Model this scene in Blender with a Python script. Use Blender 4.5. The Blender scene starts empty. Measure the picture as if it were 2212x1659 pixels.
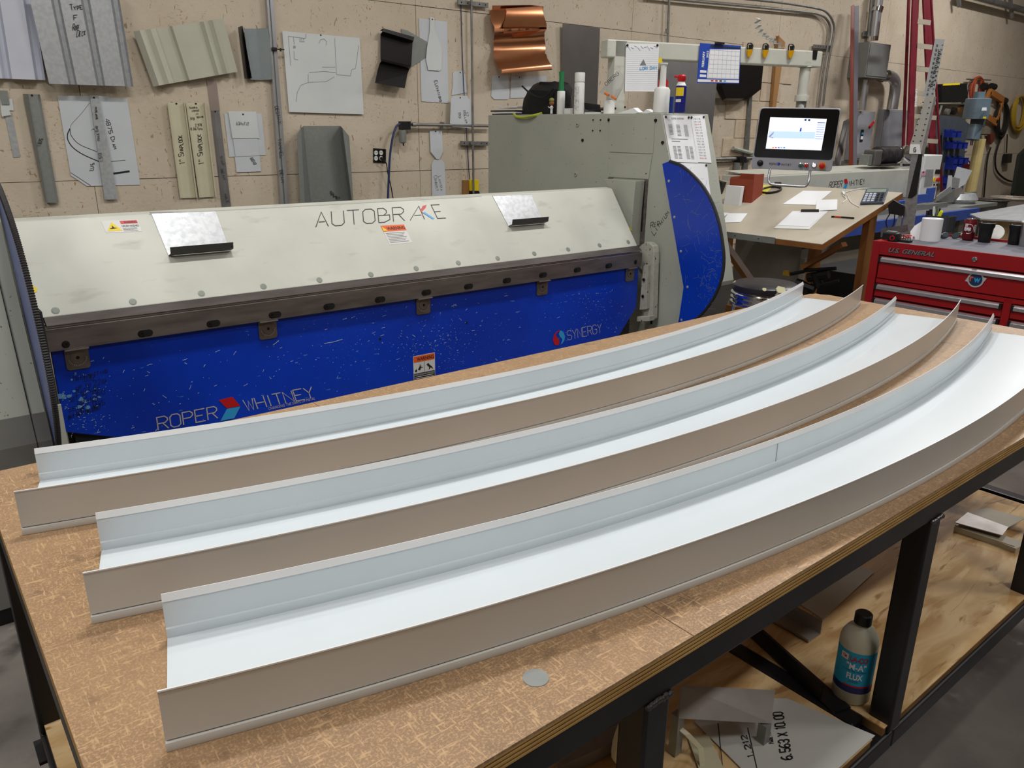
import bpy, bmesh, math, random
from mathutils import Vector, Matrix
random.seed(7)
SC = bpy.context.scene
COL = SC.collection
V = Vector
# ---------------------------------------------------------------- camera
W_, H_ = 2212.0, 1659.0
YAW, PIT, ROL, FPX = -0.679770, 0.318819, 0.009542, 1668.686
EYE = V((0, 0, 1.55))
_f = V((-math.sin(YAW)*math.cos(PIT), math.cos(YAW)*math.cos(PIT), -math.sin(PIT)))
_r0 = V((math.cos(YAW), math.sin(YAW), 0)); _u0 = _r0.cross(_f)
_r = _r0*math.cos(ROL)+_u0*math.sin(ROL); _u = -_r0*math.sin(ROL)+_u0*math.cos(ROL)
cam = bpy.data.cameras.new('camera'); camo = bpy.data.objects.new('camera', cam); COL.objects.link(camo)
camo.matrix_world = Matrix(((_r.x, _u.x, -_f.x, EYE.x), (_r.y, _u.y, -_f.y, EYE.y), (_r.z, _u.z, -_f.z, EYE.z), (0, 0, 0, 1)))
cam.sensor_width = 36; cam.lens = 36*FPX/W_; cam.clip_start = 0.05; cam.clip_end = 100
SC.camera = camo
# ---------------------------------------------------------------- light and exposure
SC.view_settings.view_transform = 'Standard'; SC.view_settings.look = 'None'
SC.view_settings.gamma = 1; SC.view_settings.use_curve_mapping = False
SC.view_settings.exposure = -0.2
wd = bpy.data.worlds.new('world'); SC.world = wd; wd.use_nodes = True
wd.node_tree.nodes['Background'].inputs[0].default_value = (1.0, 0.98, 0.95, 1)
wd.node_tree.nodes['Background'].inputs[1].default_value = 0.25
LAMPS = [  # x, y, power of each twin-tube ceiling lamp; last is fill added for the left housing
    (1.2, 2.15, 88), (4.6, 2.15, 88), (8.0, 2.9, 84), (11.8, 3.2, 135), (-2.2, 2.15, 60),
    (1.2, -1.6, 52), (4.6, -1.6, 68), (8.0, -1.6, 36), (11.8, -1.6, 20), (-2.4, 0.3, 95)]
CEIL = 4.88
for i, (x, y, pw) in enumerate(LAMPS):
    l = bpy.data.lights.new('tube_light', 'AREA'); l.shape = 'RECTANGLE'; l.size = 1.2; l.size_y = 0.22
    l.energy = pw; l.color = (1.0, 0.975, 0.94)
    o = bpy.data.objects.new('tube_light', l); COL.objects.link(o); o.location = (x, y, CEIL-0.34)
# ---------------------------------------------------------------- rays through the picture, met with real planes
def ray(px, py): return _r*((px-W_/2)/FPX) - _u*((py-H_/2)/FPX) + _f
def PX(px, py, c): d = ray(px, py); return EYE+d*((c-EYE.x)/d.x)
def PY(px, py, c): d = ray(px, py); return EYE+d*((c-EYE.y)/d.y)
def PZ(px, py, c): d = ray(px, py); return EYE+d*((c-EYE.z)/d.z)
def PD(px, py, dep): return EYE+ray(px, py)*dep
def PP(px, py, o, n): d = ray(px, py); return EYE+d*((o-EYE).dot(n)/d.dot(n))
def mpp(p): return (p-EYE).dot(_f)/FPX          # metres per pixel at a point
WALL = 5.55
def PW(px, py, off=0): return PY(px, py, WALL-off)
# ---------------------------------------------------------------- materials
def lin(c):
    c = c/255.0
    return c/12.92 if c <= 0.04045 else ((c+0.055)/1.055)**2.4
_M = {}
def mat(name, rgb, rough=0.6, metal=0.0, var=0.08, scale=6.0, bump=0.0, bscale=None, rgb2=None, stretch=(1, 1, 1),
        emit=None, estr=1.0, alpha=None, trans=0.0, coat=0.0, spec=0.5, thresh=None, rvar=0.08, ior=1.45):
    if name in _M: return _M[name]
    m = bpy.data.materials.new(name); m.use_nodes = True; _M[name] = m
    nt = m.node_tree; N = nt.nodes; L = nt.links; b = N['Principled BSDF']
    c1 = tuple(lin(v) for v in rgb)+(1,)
    if rgb2: c2 = tuple(lin(v) for v in rgb2)+(1,)
    else: c2 = tuple(max(0, v*(1-var*2.2)) for v in c1[:3])+(1,)
    b.inputs['Roughness'].default_value = rough; b.inputs['Metallic'].default_value = metal
    b.inputs['Specular IOR Level'].default_value = spec; b.inputs['Coat Weight'].default_value = coat
    b.inputs['Transmission Weight'].default_value = trans; b.inputs['IOR'].default_value = ior
    if alpha is not None: b.inputs['Alpha'].default_value = alpha
    ge = N.new('ShaderNodeNewGeometry'); mp = N.new('ShaderNodeMapping'); mp.inputs['Scale'].default_value = stretch
    L.new(ge.outputs['Position'], mp.inputs[0])
    no = N.new('ShaderNodeTexNoise'); no.inputs['Scale'].default_value = scale; no.inputs['Detail'].default_value = 6
    L.new(mp.outputs[0], no.inputs['Vector'])
    rp = N.new('ShaderNodeValToRGB'); lo, hi = thresh or (0.35, 0.72)
    rp.color_ramp.elements[0].position = lo; rp.color_ramp.elements[1].position = hi
    rp.color_ramp.elements[0].color = c1; rp.color_ramp.elements[1].color = c2
    L.new(no.outputs[0], rp.inputs[0]); L.new(rp.outputs[0], b.inputs['Base Color'])
    if rvar:
        mr = N.new('ShaderNodeMapRange'); mr.inputs[3].default_value = max(0.02, rough-rvar); mr.inputs[4].default_value = min(1, rough+rvar)
        L.new(no.outputs[0], mr.inputs[0]); L.new(mr.outputs[0], b.inputs['Roughness'])
    if bump:
        n2 = N.new('ShaderNodeTexNoise'); n2.inputs['Scale'].default_value = bscale or scale*4; n2.inputs['Detail'].default_value = 4
        L.new(mp.outputs[0], n2.inputs['Vector'])
        bp = N.new('ShaderNodeBump'); bp.inputs['Strength'].default_value = bump; bp.inputs['Distance'].default_value = 0.01
        L.new(n2.outputs[0], bp.inputs['Height']); L.new(bp.outputs[0], b.inputs['Normal'])
    if emit:
        b.inputs['Emission Color'].default_value = tuple(lin(v) for v in emit)+(1,); b.inputs['Emission Strength'].default_value = estr
    return m
def add_flecks(m, rgb, scale, lo, hi, stretch=(1, 1, 1), detail=3, rot=(0, 0, 0), dist=0.0, mask=None):
    """mixes a second colour (scratches, strands, stains) over a material's base colour"""
    nt = m.node_tree; N = nt.nodes; L = nt.links; b = N['Principled BSDF']
    src = b.inputs['Base Color'].links[0].from_socket
    ge = N.new('ShaderNodeNewGeometry'); mp = N.new('ShaderNodeMapping'); mp.inputs['Scale'].default_value = stretch; mp.inputs['Rotation'].default_value = rot
    L.new(ge.outputs['Position'], mp.inputs[0])
    no = N.new('ShaderNodeTexNoise'); no.inputs['Scale'].default_value = scale; no.inputs['Detail'].default_value = detail; no.inputs['Distortion'].default_value = dist
    L.new(mp.outputs[0], no.inputs['Vector'])
    mr = N.new('ShaderNodeMapRange'); mr.inputs[1].default_value = lo; mr.inputs[2].default_value = hi; L.new(no.outputs[0], mr.inputs[0])
    fac = mr.outputs[0]
    if mask:
        n3 = N.new('ShaderNodeTexNoise'); n3.inputs['Scale'].default_value = mask[0]; L.new(ge.outputs['Position'], n3.inputs['Vector'])
        m3 = N.new('ShaderNodeMapRange'); m3.inputs[1].default_value = mask[1]; m3.inputs[2].default_value = mask[2]; L.new(n3.outputs[0], m3.inputs[0])
        mu = N.new('ShaderNodeMath'); mu.operation = 'MULTIPLY'; L.new(fac, mu.inputs[0]); L.new(m3.outputs[0], mu.inputs[1]); fac = mu.outputs[0]
    mx = N.new('ShaderNodeMix'); mx.data_type = 'RGBA'; L.new(fac, mx.inputs[0]); L.new(src, mx.inputs[6])
    mx.inputs[7].default_value = tuple(lin(v) for v in rgb)+(1,)
    L.new(mx.outputs[2], b.inputs['Base Color'])
    return m
# ---------------------------------------------------------------- mesh building
ORG = {}
class MB:
    def __init__(s): s.v = []; s.f = []
    def add(s, vs, fs):
        n = len(s.v); s.v += [V(p) for p in vs]; s.f += [tuple(i+n for i in f) for f in fs]; return s
    def box(s, c, d, R=None):
        c = V(c); h = V(d)/2; vs = []
        for i in range(8):
            p = V((h.x*(1 if i & 1 else -1), h.y*(1 if i & 2 else -1), h.z*(1 if i & 4 else -1)))
            if R: p = R @ p
            vs.append(c+p)
        return s.add(vs, [(0, 2, 3, 1), (4, 5, 7, 6), (0, 1, 5, 4), (2, 6, 7, 3), (0, 4, 6, 2), (1, 3, 7, 5)])
    def b2(s, a, b):
        a = V(a); b = V(b); return s.box((a+b)/2, [abs(x) for x in (b-a)])
    def prism(s, pts, vec):
        pts = [V(p) for p in pts]; vec = V(vec); n = len(pts)
        return s.add(pts+[p+vec for p in pts], [tuple(range(n))[::-1], tuple(range(n, 2*n))]+[(i, (i+1) % n, n+(i+1) % n, n+i) for i in range(n)])
    def tube(s, path, r, n=8, cap=True):
        path = [V(p) for p in path]; rs = r if isinstance(r, (list, tuple)) else [r]*len(path)
        t = (path[1]-path[0]).normalized(); up = V((0, 0, 1)) if abs(t.z) < 0.9 else V((1, 0, 0))
        a = t.cross(up).normalized(); vs = []; fs = []
        for k, p in enumerate(path):
            if k == 0: t = path[1]-path[0]
            elif k == len(path)-1: t = path[-1]-path[-2]
            else: t = (path[k+1]-p).normalized()+(p-path[k-1]).normalized()
            if t.length < 1e-9: t = path[-1]-path[0]
            t.normalize(); a = (a-t*a.dot(t))
            if a.length < 1e-6: a = t.orthogonal()
            a.normalize(); b = t.cross(a)
            for i in range(n):
                an = 2*math.pi*i/n; vs.append(p+(a*math.cos(an)+b*math.sin(an))*rs[k])
        for k in range(len(path)-1):
            for i in range(n): fs.append((k*n+i, k*n+(i+1) % n, (k+1)*n+(i+1) % n, (k+1)*n+i))
        if cap: fs.append(tuple(range(n))[::-1]); fs.append(tuple(range((len(path)-1)*n, len(path)*n)))
        return s.add(vs, fs)
    def lathe(s, prof, c, ax=(0, 0, 1), n=24, sx=1.0):
        c = V(c); ax = V(ax).normalized(); a = ax.orthogonal().normalized(); b = ax.cross(a); vs = []; fs = []
        for (r, z) in prof:
            for i in range(n):
                an = 2*math.pi*i/n; vs.append(c+ax*z+(a*math.cos(an)*sx+b*math.sin(an))*max(r, 1e-5))
        for k in range(len(prof)-1):
            for i in range(n): fs.append((k*n+i, k*n+(i+1) % n, (k+1)*n+(i+1) % n, (k+1)*n+i))
        fs.append(tuple(range(n))[::-1]); fs.append(tuple(range((len(prof)-1)*n, len(prof)*n)))
        return s.add(vs, fs)
    def grid(s, rows, th=None):
        """rows of points -> surface; th = offset vector gives it thickness"""
        nr, nc = len(rows), len(rows[0]); top = [V(p) for r in rows for p in r]
        fs = [(i*nc+j, i*nc+j+1, (i+1)*nc+j+1, (i+1)*nc+j) for i in range(nr-1) for j in range(nc-1)]
        if th is None: return s.add(top, fs)
        th = V(th); k = nr*nc; vs = top+[p+th for p in top]
        fs += [tuple(x+k for x in f[::-1]) for f in fs]
        rim = [j for j in range(nc)]+[i*nc+nc-1 for i in range(1, nr)]+[(nr-1)*nc+j for j in range(nc-2, -1, -1)]+[i*nc for i in range(nr-2, 0, -1)]
        fs += [(rim[(i+1) % len(rim)], rim[i], rim[i]+k, rim[(i+1) % len(rim)]+k) for i in range(len(rim))]
        return s.add(vs, fs)
    def obj(s, name, m, parent=None, label=None, bevel=0, smooth=False, kind=None, cat=None, group=None, at=None, seg=2):
        if parent is not None: org = ORG[parent.name]
        elif at is not None: org = V(at)
        else:
            xs = [p.x for p in s.v]; ys = [p.y for p in s.v]; zs = [p.z for p in s.v]
            org = V(((min(xs)+max(xs))/2, (min(ys)+max(ys))/2, min(zs)))
        me = bpy.data.meshes.new(name); me.from_pydata([tuple(p-org) for p in s.v], [], s.f); me.validate()
        bm = bmesh.new(); bm.from_mesh(me); bmesh.ops.recalc_face_normals(bm, faces=bm.faces); bm.to_mesh(me); bm.free()
        me.materials.append(m)
        if smooth: me.shade_smooth(); me.set_sharp_from_angle(angle=math.radians(38))
        o = bpy.data.objects.new(name, me); COL.objects.link(o)
        if parent is not None: o.parent = parent
        else: o.location = org
        ORG[o.name] = org
        if bevel:
            bv = o.modifiers.new('bevel', 'BEVEL'); bv.width = bevel; bv.segments = seg; bv.limit_method = 'ANGLE'; bv.angle_limit = math.radians(40); bv.harden_normals = False
        if label: o['label'] = label
        if kind: o['kind'] = kind
        if cat: o['category'] = cat
        if group: o['group'] = group
        return o
def thing(name, label, cat, loc, group=None, kind=None):
    o = bpy.data.objects.new(name, None); COL.objects.link(o); o.location = V(loc); ORG[o.name] = V(loc)
    o.empty_display_size = 0.1
    if label: o['label'] = label
    if cat: o['category'] = cat
    if group: o['group'] = group
    if kind: o['kind'] = kind
    return o
def arc(c, r, a0, a1, n, U, Vv):
    return [V(c)+V(U)*(r*math.cos(math.radians(a0+(a1-a0)*i/n)))+V(Vv)*(r*math.sin(math.radians(a0+(a1-a0)*i/n))) for i in range(n+1)]
def rrect(O, U, Vv, w, h, r, n=4):
    """rounded rectangle, centred at O"""
    P = []
    for cx, cy, a in ((w/2-r, h/2-r, 0), (-w/2+r, h/2-r, 90), (-w/2+r, -h/2+r, 180), (w/2-r, -h/2+r, 270)):
        P += arc(V(O)+V(U)*cx+V(Vv)*cy, r, a, a+90, n, U, Vv)
    return P
def sag(a, b, drop, n=10):
    a = V(a); b = V(b); return [a.lerp(b, i/n)-V((0, 0, drop*4*(i/n)*(1-i/n))) for i in range(n+1)]
def curve(pts, n=6):
    """Catmull-Rom through points"""
    P = [V(p) for p in pts]; Q = [P[0]*2-P[1]]+P+[P[-1]*2-P[-2]]; out = []
    for i in range(1, len(Q)-2):
        for k in range(n):
            t = k/n; a, b, c, d = Q[i-1], Q[i], Q[i+1], Q[i+2]
            out.append(0.5*((2*b)+(-a+c)*t+(2*a-5*b+4*c-d)*t*t+(-a+3*b-3*c+d)*t**3))
    return out+[P[-1]]
# ---------------------------------------------------------------- stroke lettering (4 x 6 grid)
G = {'A': '00 26 40;12 32', 'B': '00 06 26 35 34 23 03;23 43 42 41 20 00', 'C': '45 36 16 05 01 10 30 41', 'D': '00 06 26 45 41 20 00', 'E': '46 06 00 40;03 33', 'F': '46 06 00;03 33',
 'G': '45 36 16 05 01 10 30 41 43 23', 'H': '00 06;40 46;03 43', 'I': '20 26', 'J': '46 41 30 10 01', 'K': '00 06;46 03 40', 'L': '06 00 40', 'M': '00 06 23 46 40', 'N': '00 06 40 46', 'O': '10 01 05 16 36 45 41 30 10',
 'P': '00 06 36 45 44 33 03', 'Q': '10 01 05 16 36 45 41 30 10;22 40', 'R': '00 06 36 45 44 33 03;23 40', 'S': '45 36 16 05 04 13 33 42 41 30 10 01', 'T': '06 46;26 20', 'U': '06 01 10 30 41 46', 'V': '06 20 46',
 'W': '06 10 25 30 46', 'X': '00 46;06 40', 'Y': '06 23 46;23 20', 'Z': '06 46 00 40', '0': '10 01 05 16 36 45 41 30 10', '1': '15 26 20', '2': '05 16 36 45 44 00 40', '3': '05 16 36 45 44 33 42 41 30 10 01;13 33',
 '4': '30 36 02 42', '5': '46 06 03 33 42 41 30 10 01', '6': '46 26 04 01 10 30 41 42 33 13 02', '7': '06 46 10', '8': '13 04 05 16 36 45 44 33 13 02 01 10 30 41 42 33', '9': '00 20 42 45 36 16 05 04 13 33 44',
 '.': '10 11', ',': '10 01', '-': '03 33', '/': '00 46', '"': '16 14;36 34', "'": '26 24', '+': '03 43;21 25', '&': '40 04 05 16 25 24 01 10 20 43', '!': '26 22;20 21', '#': '10 16;30 36;02 42;04 44', '>': '00 33 06', ':': '21 22;24 25'}
def strokes(mb, s, O, U, Vv, Nn, h, w, wid, gap=0.35, jit=0.0, small=None, aspect=0.62):
    """O baseline start, U along, Vv up (unit-ish), Nn out; h cap height; w stroke width; wid total width or None"""
    O = V(O); adv = h*aspect; x = 0; glyphs = []
    for ch in s:
        k = 0.68 if (ch.islower()) else 1.0
        g = G.get(ch.upper())
        if ch == ' ': x += adv*0.8; continue
        glyphs.append((x-(adv*k*0.22 if ch.upper() in 'I1.' else 0), g, k)); x += adv*(k if ch.upper() not in 'I1.' else 0.55)+adv*gap
    total = x-adv*gap; sx = (wid/total) if wid else 1.0
    for gx, g, k in glyphs:
        if not g: continue
        jx, jy = random.uniform(-jit, jit)*h, random.uniform(-jit, jit)*h
        for st in g.split(';'):
            P = []
            for q in st.split():
                u = (gx+adv*k*int(q[0])/4+jx)*sx+random.uniform(-jit, jit)*h*0.5; v = h*k*int(q[1])/6+jy+random.uniform(-jit, jit)*h*0.5
                P.append((u, v))
            ribbon(mb, P, O, U, Vv, Nn, w)
def ribbon(mb, P, O, U, Vv, Nn, w):
    """flat polyline of width w on the plane O,U,Vv with mitred joints"""
    O = V(O); n = len(P); L = []; R = []
    for i, (x, y) in enumerate(P):
        a = P[max(i-1, 0)]; b = P[min(i+1, n-1)]
        d1 = (x-a[0], y-a[1]); d2 = (b[0]-x, b[1]-y); l1 = math.hypot(*d1) or 1e9; l2 = math.hypot(*d2) or 1e9
        if i == 0: t = (d2[0]/l2, d2[1]/l2); k = 1
        elif i == n-1: t = (d1[0]/l1, d1[1]/l1); k = 1
        else:
            t = (d1[0]/l1+d2[0]/l2, d1[1]/l1+d2[1]/l2); tl = math.hypot(*t)
            if tl < 0.2: t = (d1[0]/l1, d1[1]/l1); k = 1
            else: k = min(1.6, 2/tl); t = (t[0]/tl, t[1]/tl)
        nx, ny = -t[1]*w/2*k, t[0]*w/2*k
        L.append(O+U*(x+nx)+Vv*(y+ny)); R.append(O+U*(x-nx)+Vv*(y-ny))
    vs = L+R; mb.add(vs, [(i, i+1, n+i+1, n+i) for i in range(n-1)])
def write(parent, s, pl, p1, p2, p3, w, m, name='lettering', jit=0.0, off=0.0012, label=None, gap=0.35, aspect=0.62):
    """lettering from pixel p1 to p2 on a plane function pl; p3 = pixel of the top of the first letter"""
    a, b, c = pl(*p1), pl(*p2), pl(*p3); U = (b-a); wid = U.length; U = U.normalized(); Vv = c-a; h = Vv.length; Vv = Vv.normalized()
    Nn = U.cross(Vv).normalized()
    if Nn.dot(EYE-a) < 0: Nn = -Nn
    mb = MB(); strokes(mb, s, a+Nn*off, U, Vv, Nn, h, w, wid, jit=jit, gap=gap, aspect=aspect)
    return mb.obj(name, m, parent, label=label)
def wpoly(parent, pts, pl, m, name, off=0.001, th=0.0008, label=None):
    """flat piece given by pixels on a plane, lifted off it"""
    P = [pl(*p) for p in pts]; n = (P[1]-P[0]).cross(P[2]-P[0]).normalized()
    if n.dot(EYE-P[0]) < 0: n = -n
    return MB().prism([p+n*off for p in P], n*th).obj(name, m, parent, label=label)
def font(parent, s, O, U, Vv, h, m, name='lettering', wid=None, label=None, ex=0.0006, bold=0.0, align='LEFT', shear=0.0):
    """printed lettering in the built-in face as a mesh"""
    cu = bpy.data.curves.new('t', 'FONT'); cu.body = s; cu.size = 1; cu.offset = bold; cu.shear = shear; cu.resolution_u = 3
    to = bpy.data.objects.new('t', cu); COL.objects.link(to); dg = bpy.context.evaluated_depsgraph_get(); dg.update()
    me = bpy.data.meshes.new_from_object(to.evaluated_get(dg)); bpy.data.objects.remove(to)
    xs = [v.co.x for v in me.vertices]; ys = [v.co.y for v in me.vertices]; x0, x1, y0, y1 = min(xs), max(xs), min(ys), max(ys)
    U = V(U).normalized(); Vv = V(Vv).normalized(); ky = h/(y1-y0); kx = (wid/(x1-x0)) if wid else ky
    org = ORG[parent.name] if parent is not None else V((0, 0, 0)); O = V(O)
    for v in me.vertices: v.co = O+U*((v.co.x-x0)*kx)+Vv*((v.co.y-y0)*ky)-org
    me.name = name; me.materials.clear(); me.materials.append(m)
    o = bpy.data.objects.new(name, me); COL.objects.link(o); o.parent = parent; ORG[o.name] = org
    if label: o['label'] = label
    return o
def pfont(parent, s, pl, p1, p2, p3, m, name='lettering', off=0.0012, label=None, bold=0.0, shear=0.0):
    a, b, c = pl(*p1), pl(*p2), pl(*p3); U = b-a; n = U.cross(c-a).normalized()
    if n.dot(EYE-a) < 0: n = -n
    return font(parent, s, a+n*off, U, c-a, (c-a).length, m, name, wid=U.length, label=label, bold=bold, shear=shear)
def copy_tree(o, parent=None):
    c = o.copy(); COL.objects.link(c)
    if parent is not None: c.parent = parent
    for ch in [x for x in COL.objects if x.parent == o]: copy_tree(ch, c)
    return c
# shared materials
ink = mat('black_marker_ink', (28, 28, 30), 0.6, var=0)
inkg = mat('pencil_grey', (120, 124, 124), 0.7, var=0)
steel = mat('mill_steel', (134, 126, 122), 0.42, 0.65, rgb2=(100, 93, 90), scale=5, stretch=(1, 6, 6))
galv = mat('galvanised_sheet', (190, 193, 196), 0.42, 0.5, rgb2=(174, 178, 182), scale=45, thresh=(0.4, 0.62))
galvd = mat('dull_galvanised_sheet', (146, 149, 146), 0.45, 0.45, rgb2=(137, 141, 139), scale=40)
chrome = mat('chrome', (225, 225, 228), 0.12, 1.0, var=0.02)
blackp = mat('black_plastic', (22, 22, 23), 0.45, var=0.1)
blackm = mat('black_painted_metal', (26, 24, 24), 0.4, 0.2, var=0.15)
white = mat('white_paper', (232, 234, 238), 0.8, var=0.03)
whitep = mat('white_plastic', (226, 228, 226), 0.45, var=0.03)
pale = mat('pale_grey_template_sheet', (204, 210, 215), 0.55, var=0.05, scale=3)
palew = mat('pale_white_template_sheet', (214, 218, 219), 0.55, var=0.05, scale=3)
greyp = mat('grey_conduit_metal', (150, 150, 148), 0.4, 0.6, rgb2=(120, 120, 118), scale=12)
machw = mat('machine_off_white_paint', (196, 198, 188), 0.42, rgb2=(184, 186, 177), scale=3, thresh=(0.45, 0.7))
machg = mat('machine_pale_grey_paint', (172, 176, 166), 0.5, rgb2=(164, 168, 158), scale=4)
blue = mat('machine_blue_paint', (10, 62, 196), 0.3, rgb2=(8, 50, 172), scale=2.5)
bolt = mat('dark_bolt_steel', (60, 58, 58), 0.35, 0.8)
yellow = mat('warning_yellow', (232, 206, 30), 0.5, var=0.04)
orange = mat('warning_orange', (232, 98, 42), 0.5, var=0.04)
redm = mat('signal_red', (196, 26, 34), 0.4, var=0.05)
skyb = mat('logo_light_blue', (52, 160, 222), 0.4, var=0.03)
wood = mat('pine_wood', (176, 132, 82), 0.6, rgb2=(140, 98, 56), scale=4, stretch=(1, 1, 0.1))
# ================================================================ the room
conc = mat('concrete_floor', (118, 112, 106), 0.36, rgb2=(72, 68, 66), scale=2.2, bump=0.15, bscale=40, rvar=0.15)
add_flecks(conc, (58, 54, 52), 5, 0.5, 0.66, detail=8, mask=(0.6, 0.45, 0.6))
add_flecks(conc, (170, 164, 158), 14, 0.60, 0.70, detail=9, mask=(1.2, 0.5, 0.6))
fl = MB()
fl.b2((-6, -7, -0.1), (20, WALL+0.1, 0)); floor = fl.obj('floor', conc, kind='structure', label='worn grey concrete floor with dark stains')
# OSB board wall, every 4 x 8 ft sheet a piece
osb = mat('painted_strand_board', (204, 191, 172), 0.75, rgb2=(194, 180, 160), scale=3, bump=0.25, bscale=38, thresh=(0.4, 0.75))
add_flecks(osb, (168, 144, 118), 42, 0.61, 0.67, stretch=(1, 1, 2.2), detail=2, rot=(0, 0.6, 0), dist=0.7, mask=(7, 0.5, 0.62))
add_flecks(osb, (160, 132, 104), 24, 0.66, 0.70, stretch=(2.2, 1, 0.8), detail=3, rot=(0, -0.5, 0), dist=0.5)
blkm = mat('painted_concrete_block', (206, 190, 168), 0.85, rgb2=(190, 172, 150), scale=9, bump=0.4, bscale=60)
back = MB().b2((-6, WALL+0.016, 0), (20, WALL+0.12, CEIL)).obj('wall_back', mat('wall_studs_dark', (70, 58, 46), 0.9), kind='structure', label='painted strand board wall of the workshop', at=(0, WALL, 0))
XJ = 1.09; SW = 2.41; SH = 1.2205
src = None
for i in range(-3, 8):
    for j in range(4):
        x0 = XJ+SW*i; z0 = SH*j
        g = random.uniform(0.0012, 0.0028)
        m = MB().b2((x0+g, WALL, z0+g), (x0+SW-g, WALL+0.014, z0+SH-g))
        o = m.obj('board', osb, back)
# concrete block stretch showing behind the console, proud of the boards
for j in range(12):
    for i in range(3):
        w0 = 7.46+0.41*i+(0.2 if j % 2 else 0)
        if w0+0.4 > 8.75: continue
        MB().b2((w0, WALL-0.012, 0.08+0.2*j), (w0+0.395, WALL-0.0005, 0.08+0.2*j+0.192)).obj('block', blkm, back)
MB().b2((-6.1, -7, 0), (-6, WALL, CEIL)).obj('wall_left', osb, kind='structure')
MB().b2((20, -7, 0), (20.1, WALL, CEIL)).obj('wall_right', osb, kind='structure')
MB().b2((-6, -7.1, 0), (20, -7, CEIL)).obj('wall_front', osb, kind='structure')
MB().b2((-6, -7, CEIL), (20, WALL+0.1, CEIL+0.1)).obj('ceiling', mat('white_ceiling', (214, 212, 205), 0.9), kind='structure')
tubem = mat('lamp_tube', (255, 250, 240), 0.5, emit=(255, 248, 235), estr=6)
f0 = None
for (x, y, pw) in LAMPS:
    t = thing('ceiling_lamp', ['twin tube ceiling lamp above the folding machine', 'twin tube ceiling lamp above the drafting table', 'twin tube ceiling lamp above the long shear', 'twin tube ceiling lamp above the drill press', 'twin tube ceiling lamp left of the folding machine', 'twin tube ceiling lamp behind the camera', 'twin tube ceiling lamp in front of the tool chest', 'twin tube ceiling lamp in the open shop front', 'twin tube ceiling lamp at the far right shop front', 'made-up fill lamp left of the work table, added to brighten the left housing'][LAMPS.index((x, y, pw))], 'lamp', (x, y, CEIL-0.32), 'ceiling lamps')
    MB().prism([(x-0.62, y-0.14, CEIL-0.32), (x-0.62, y+0.14, CEIL-0.32), (x-0.62, y+0.07, CEIL-0.24), (x-0.62, y-0.07, CEIL-0.24)], (1.24, 0, 0)).obj('housing', whitep, t)
    for s in (-1, 1):
        MB().tube([(x-0.5, y, CEIL-0.24), (x-0.5+0.001, y, CEIL)] if s < 0 else [(x+0.5, y, CEIL-0.24), (x+0.501, y, CEIL)], 0.006, 6).obj('rod', greyp, t)
# ================================================================ the work table
TX0, TX1, TY0, TY1, TZ = 0.06, 3.14, 0.55, 1.77, 0.88
hard = mat('brown_hardboard', (154, 125, 95), 0.40, rgb2=(138, 111, 82), scale=4, thresh=(0.35, 0.75), rvar=0.1)
add_flecks(hard, (180, 146, 110), 300, 0.48, 0.66, detail=4, dist=0.5)
add_flecks(hard, (108, 86, 68), 30, 0.55, 0.76, detail=9, mask=(5, 0.42, 0.62))
add_flecks(hard, (186, 154, 116), 170, 0.62, 0.72, stretch=(0.25, 1.6, 1), detail=1, rot=(0, 0, 0.9), dist=0.3)
add_flecks(hard, (186, 154, 116), 180, 0.62, 0.72, stretch=(1.6, 0.25, 1), detail=1, rot=(0, 0, 0.5), dist=0.3)
ply = mat('plywood_face', (212, 178, 126), 0.55, rgb2=(190, 150, 98), scale=5, stretch=(.6, 2.2, 1), thresh=(0.4, 0.6))
add_flecks(ply, (226, 196, 148), 7, 0.45, 0.6, stretch=(.6, 2.2, 1), detail=4, dist=1.0)
add_flecks(ply, (168, 126, 78), 9, 0.60, 0.68, stretch=(.5, 2.4, 1), detail=5, dist=1.6)
add_flecks(ply, (112, 84, 54), 5, 0.58, 0.72, stretch=(1.4, 1, 1), detail=8, dist=0.3, mask=(2.2, 0.5, 0.62))
plye = mat('plywood_edge_light', (196, 158, 96), 0.7, rgb2=(168, 130, 74), scale=12, stretch=(1, 1, 4))
plyd = mat('plywood_edge_dark', (128, 94, 52), 0.75, rgb2=(96, 68, 38), scale=14, stretch=(1, 1, 4))
blk = mat('black_square_tube', (40, 40, 44), 0.38, 0.35, rgb2=(28, 27, 28), scale=5)
tb = thing('work_table', 'long work table with brown hardboard top on black square tube frame', 'table', (1.6, 1.16, 0))
JX = 0.775
for a, b in ((TX0, JX-0.0008), (JX+0.0008, TX1)):
    P = [(a, TY0, TZ-0.004), (b, TY0, TZ-0.004), (b, TY1, TZ-0.004), (a, TY1, TZ-0.004)]
    if b == TX1: P = [(a, TY0, TZ-0.004), (b, TY0, TZ-0.004), (b, TY1-0.06, TZ-0.004), (b-0.045, TY1, TZ-0.004), (a, TY1, TZ-0.004)]
    MB().prism(P, (0, 0, 0.004)).obj('hardboard_sheet', hard, tb)
zz = TZ-0.004
for k in range(7):
    t = 0.0032
    MB().b2((TX0, TY0+(0.001 if k % 2 else 0), zz-t), (TX1, TY1, zz)).obj('ply_layer', plyd if k % 2 else plye, tb); zz -= t
for (x, y, r) in ((0.545, 0.62, 0.017),):
    MB().lathe([(r, 0), (r, 0.0008)], (x, y, TZ)).obj('paint_spot', galvd, tb, label='grey paint spot')
FT = zz; tw = 0.051
def rail(a, b, nm='rail', m=blk, p=tb): return MB().b2(a, b).obj(nm, m, p, bevel=0.005)
rail((TX0, TY0+0.004, FT-tw), (TX1, TY0+0.004+tw, FT)); rail((TX0, TY1-tw, FT-tw), (TX1, TY1, FT))
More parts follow.
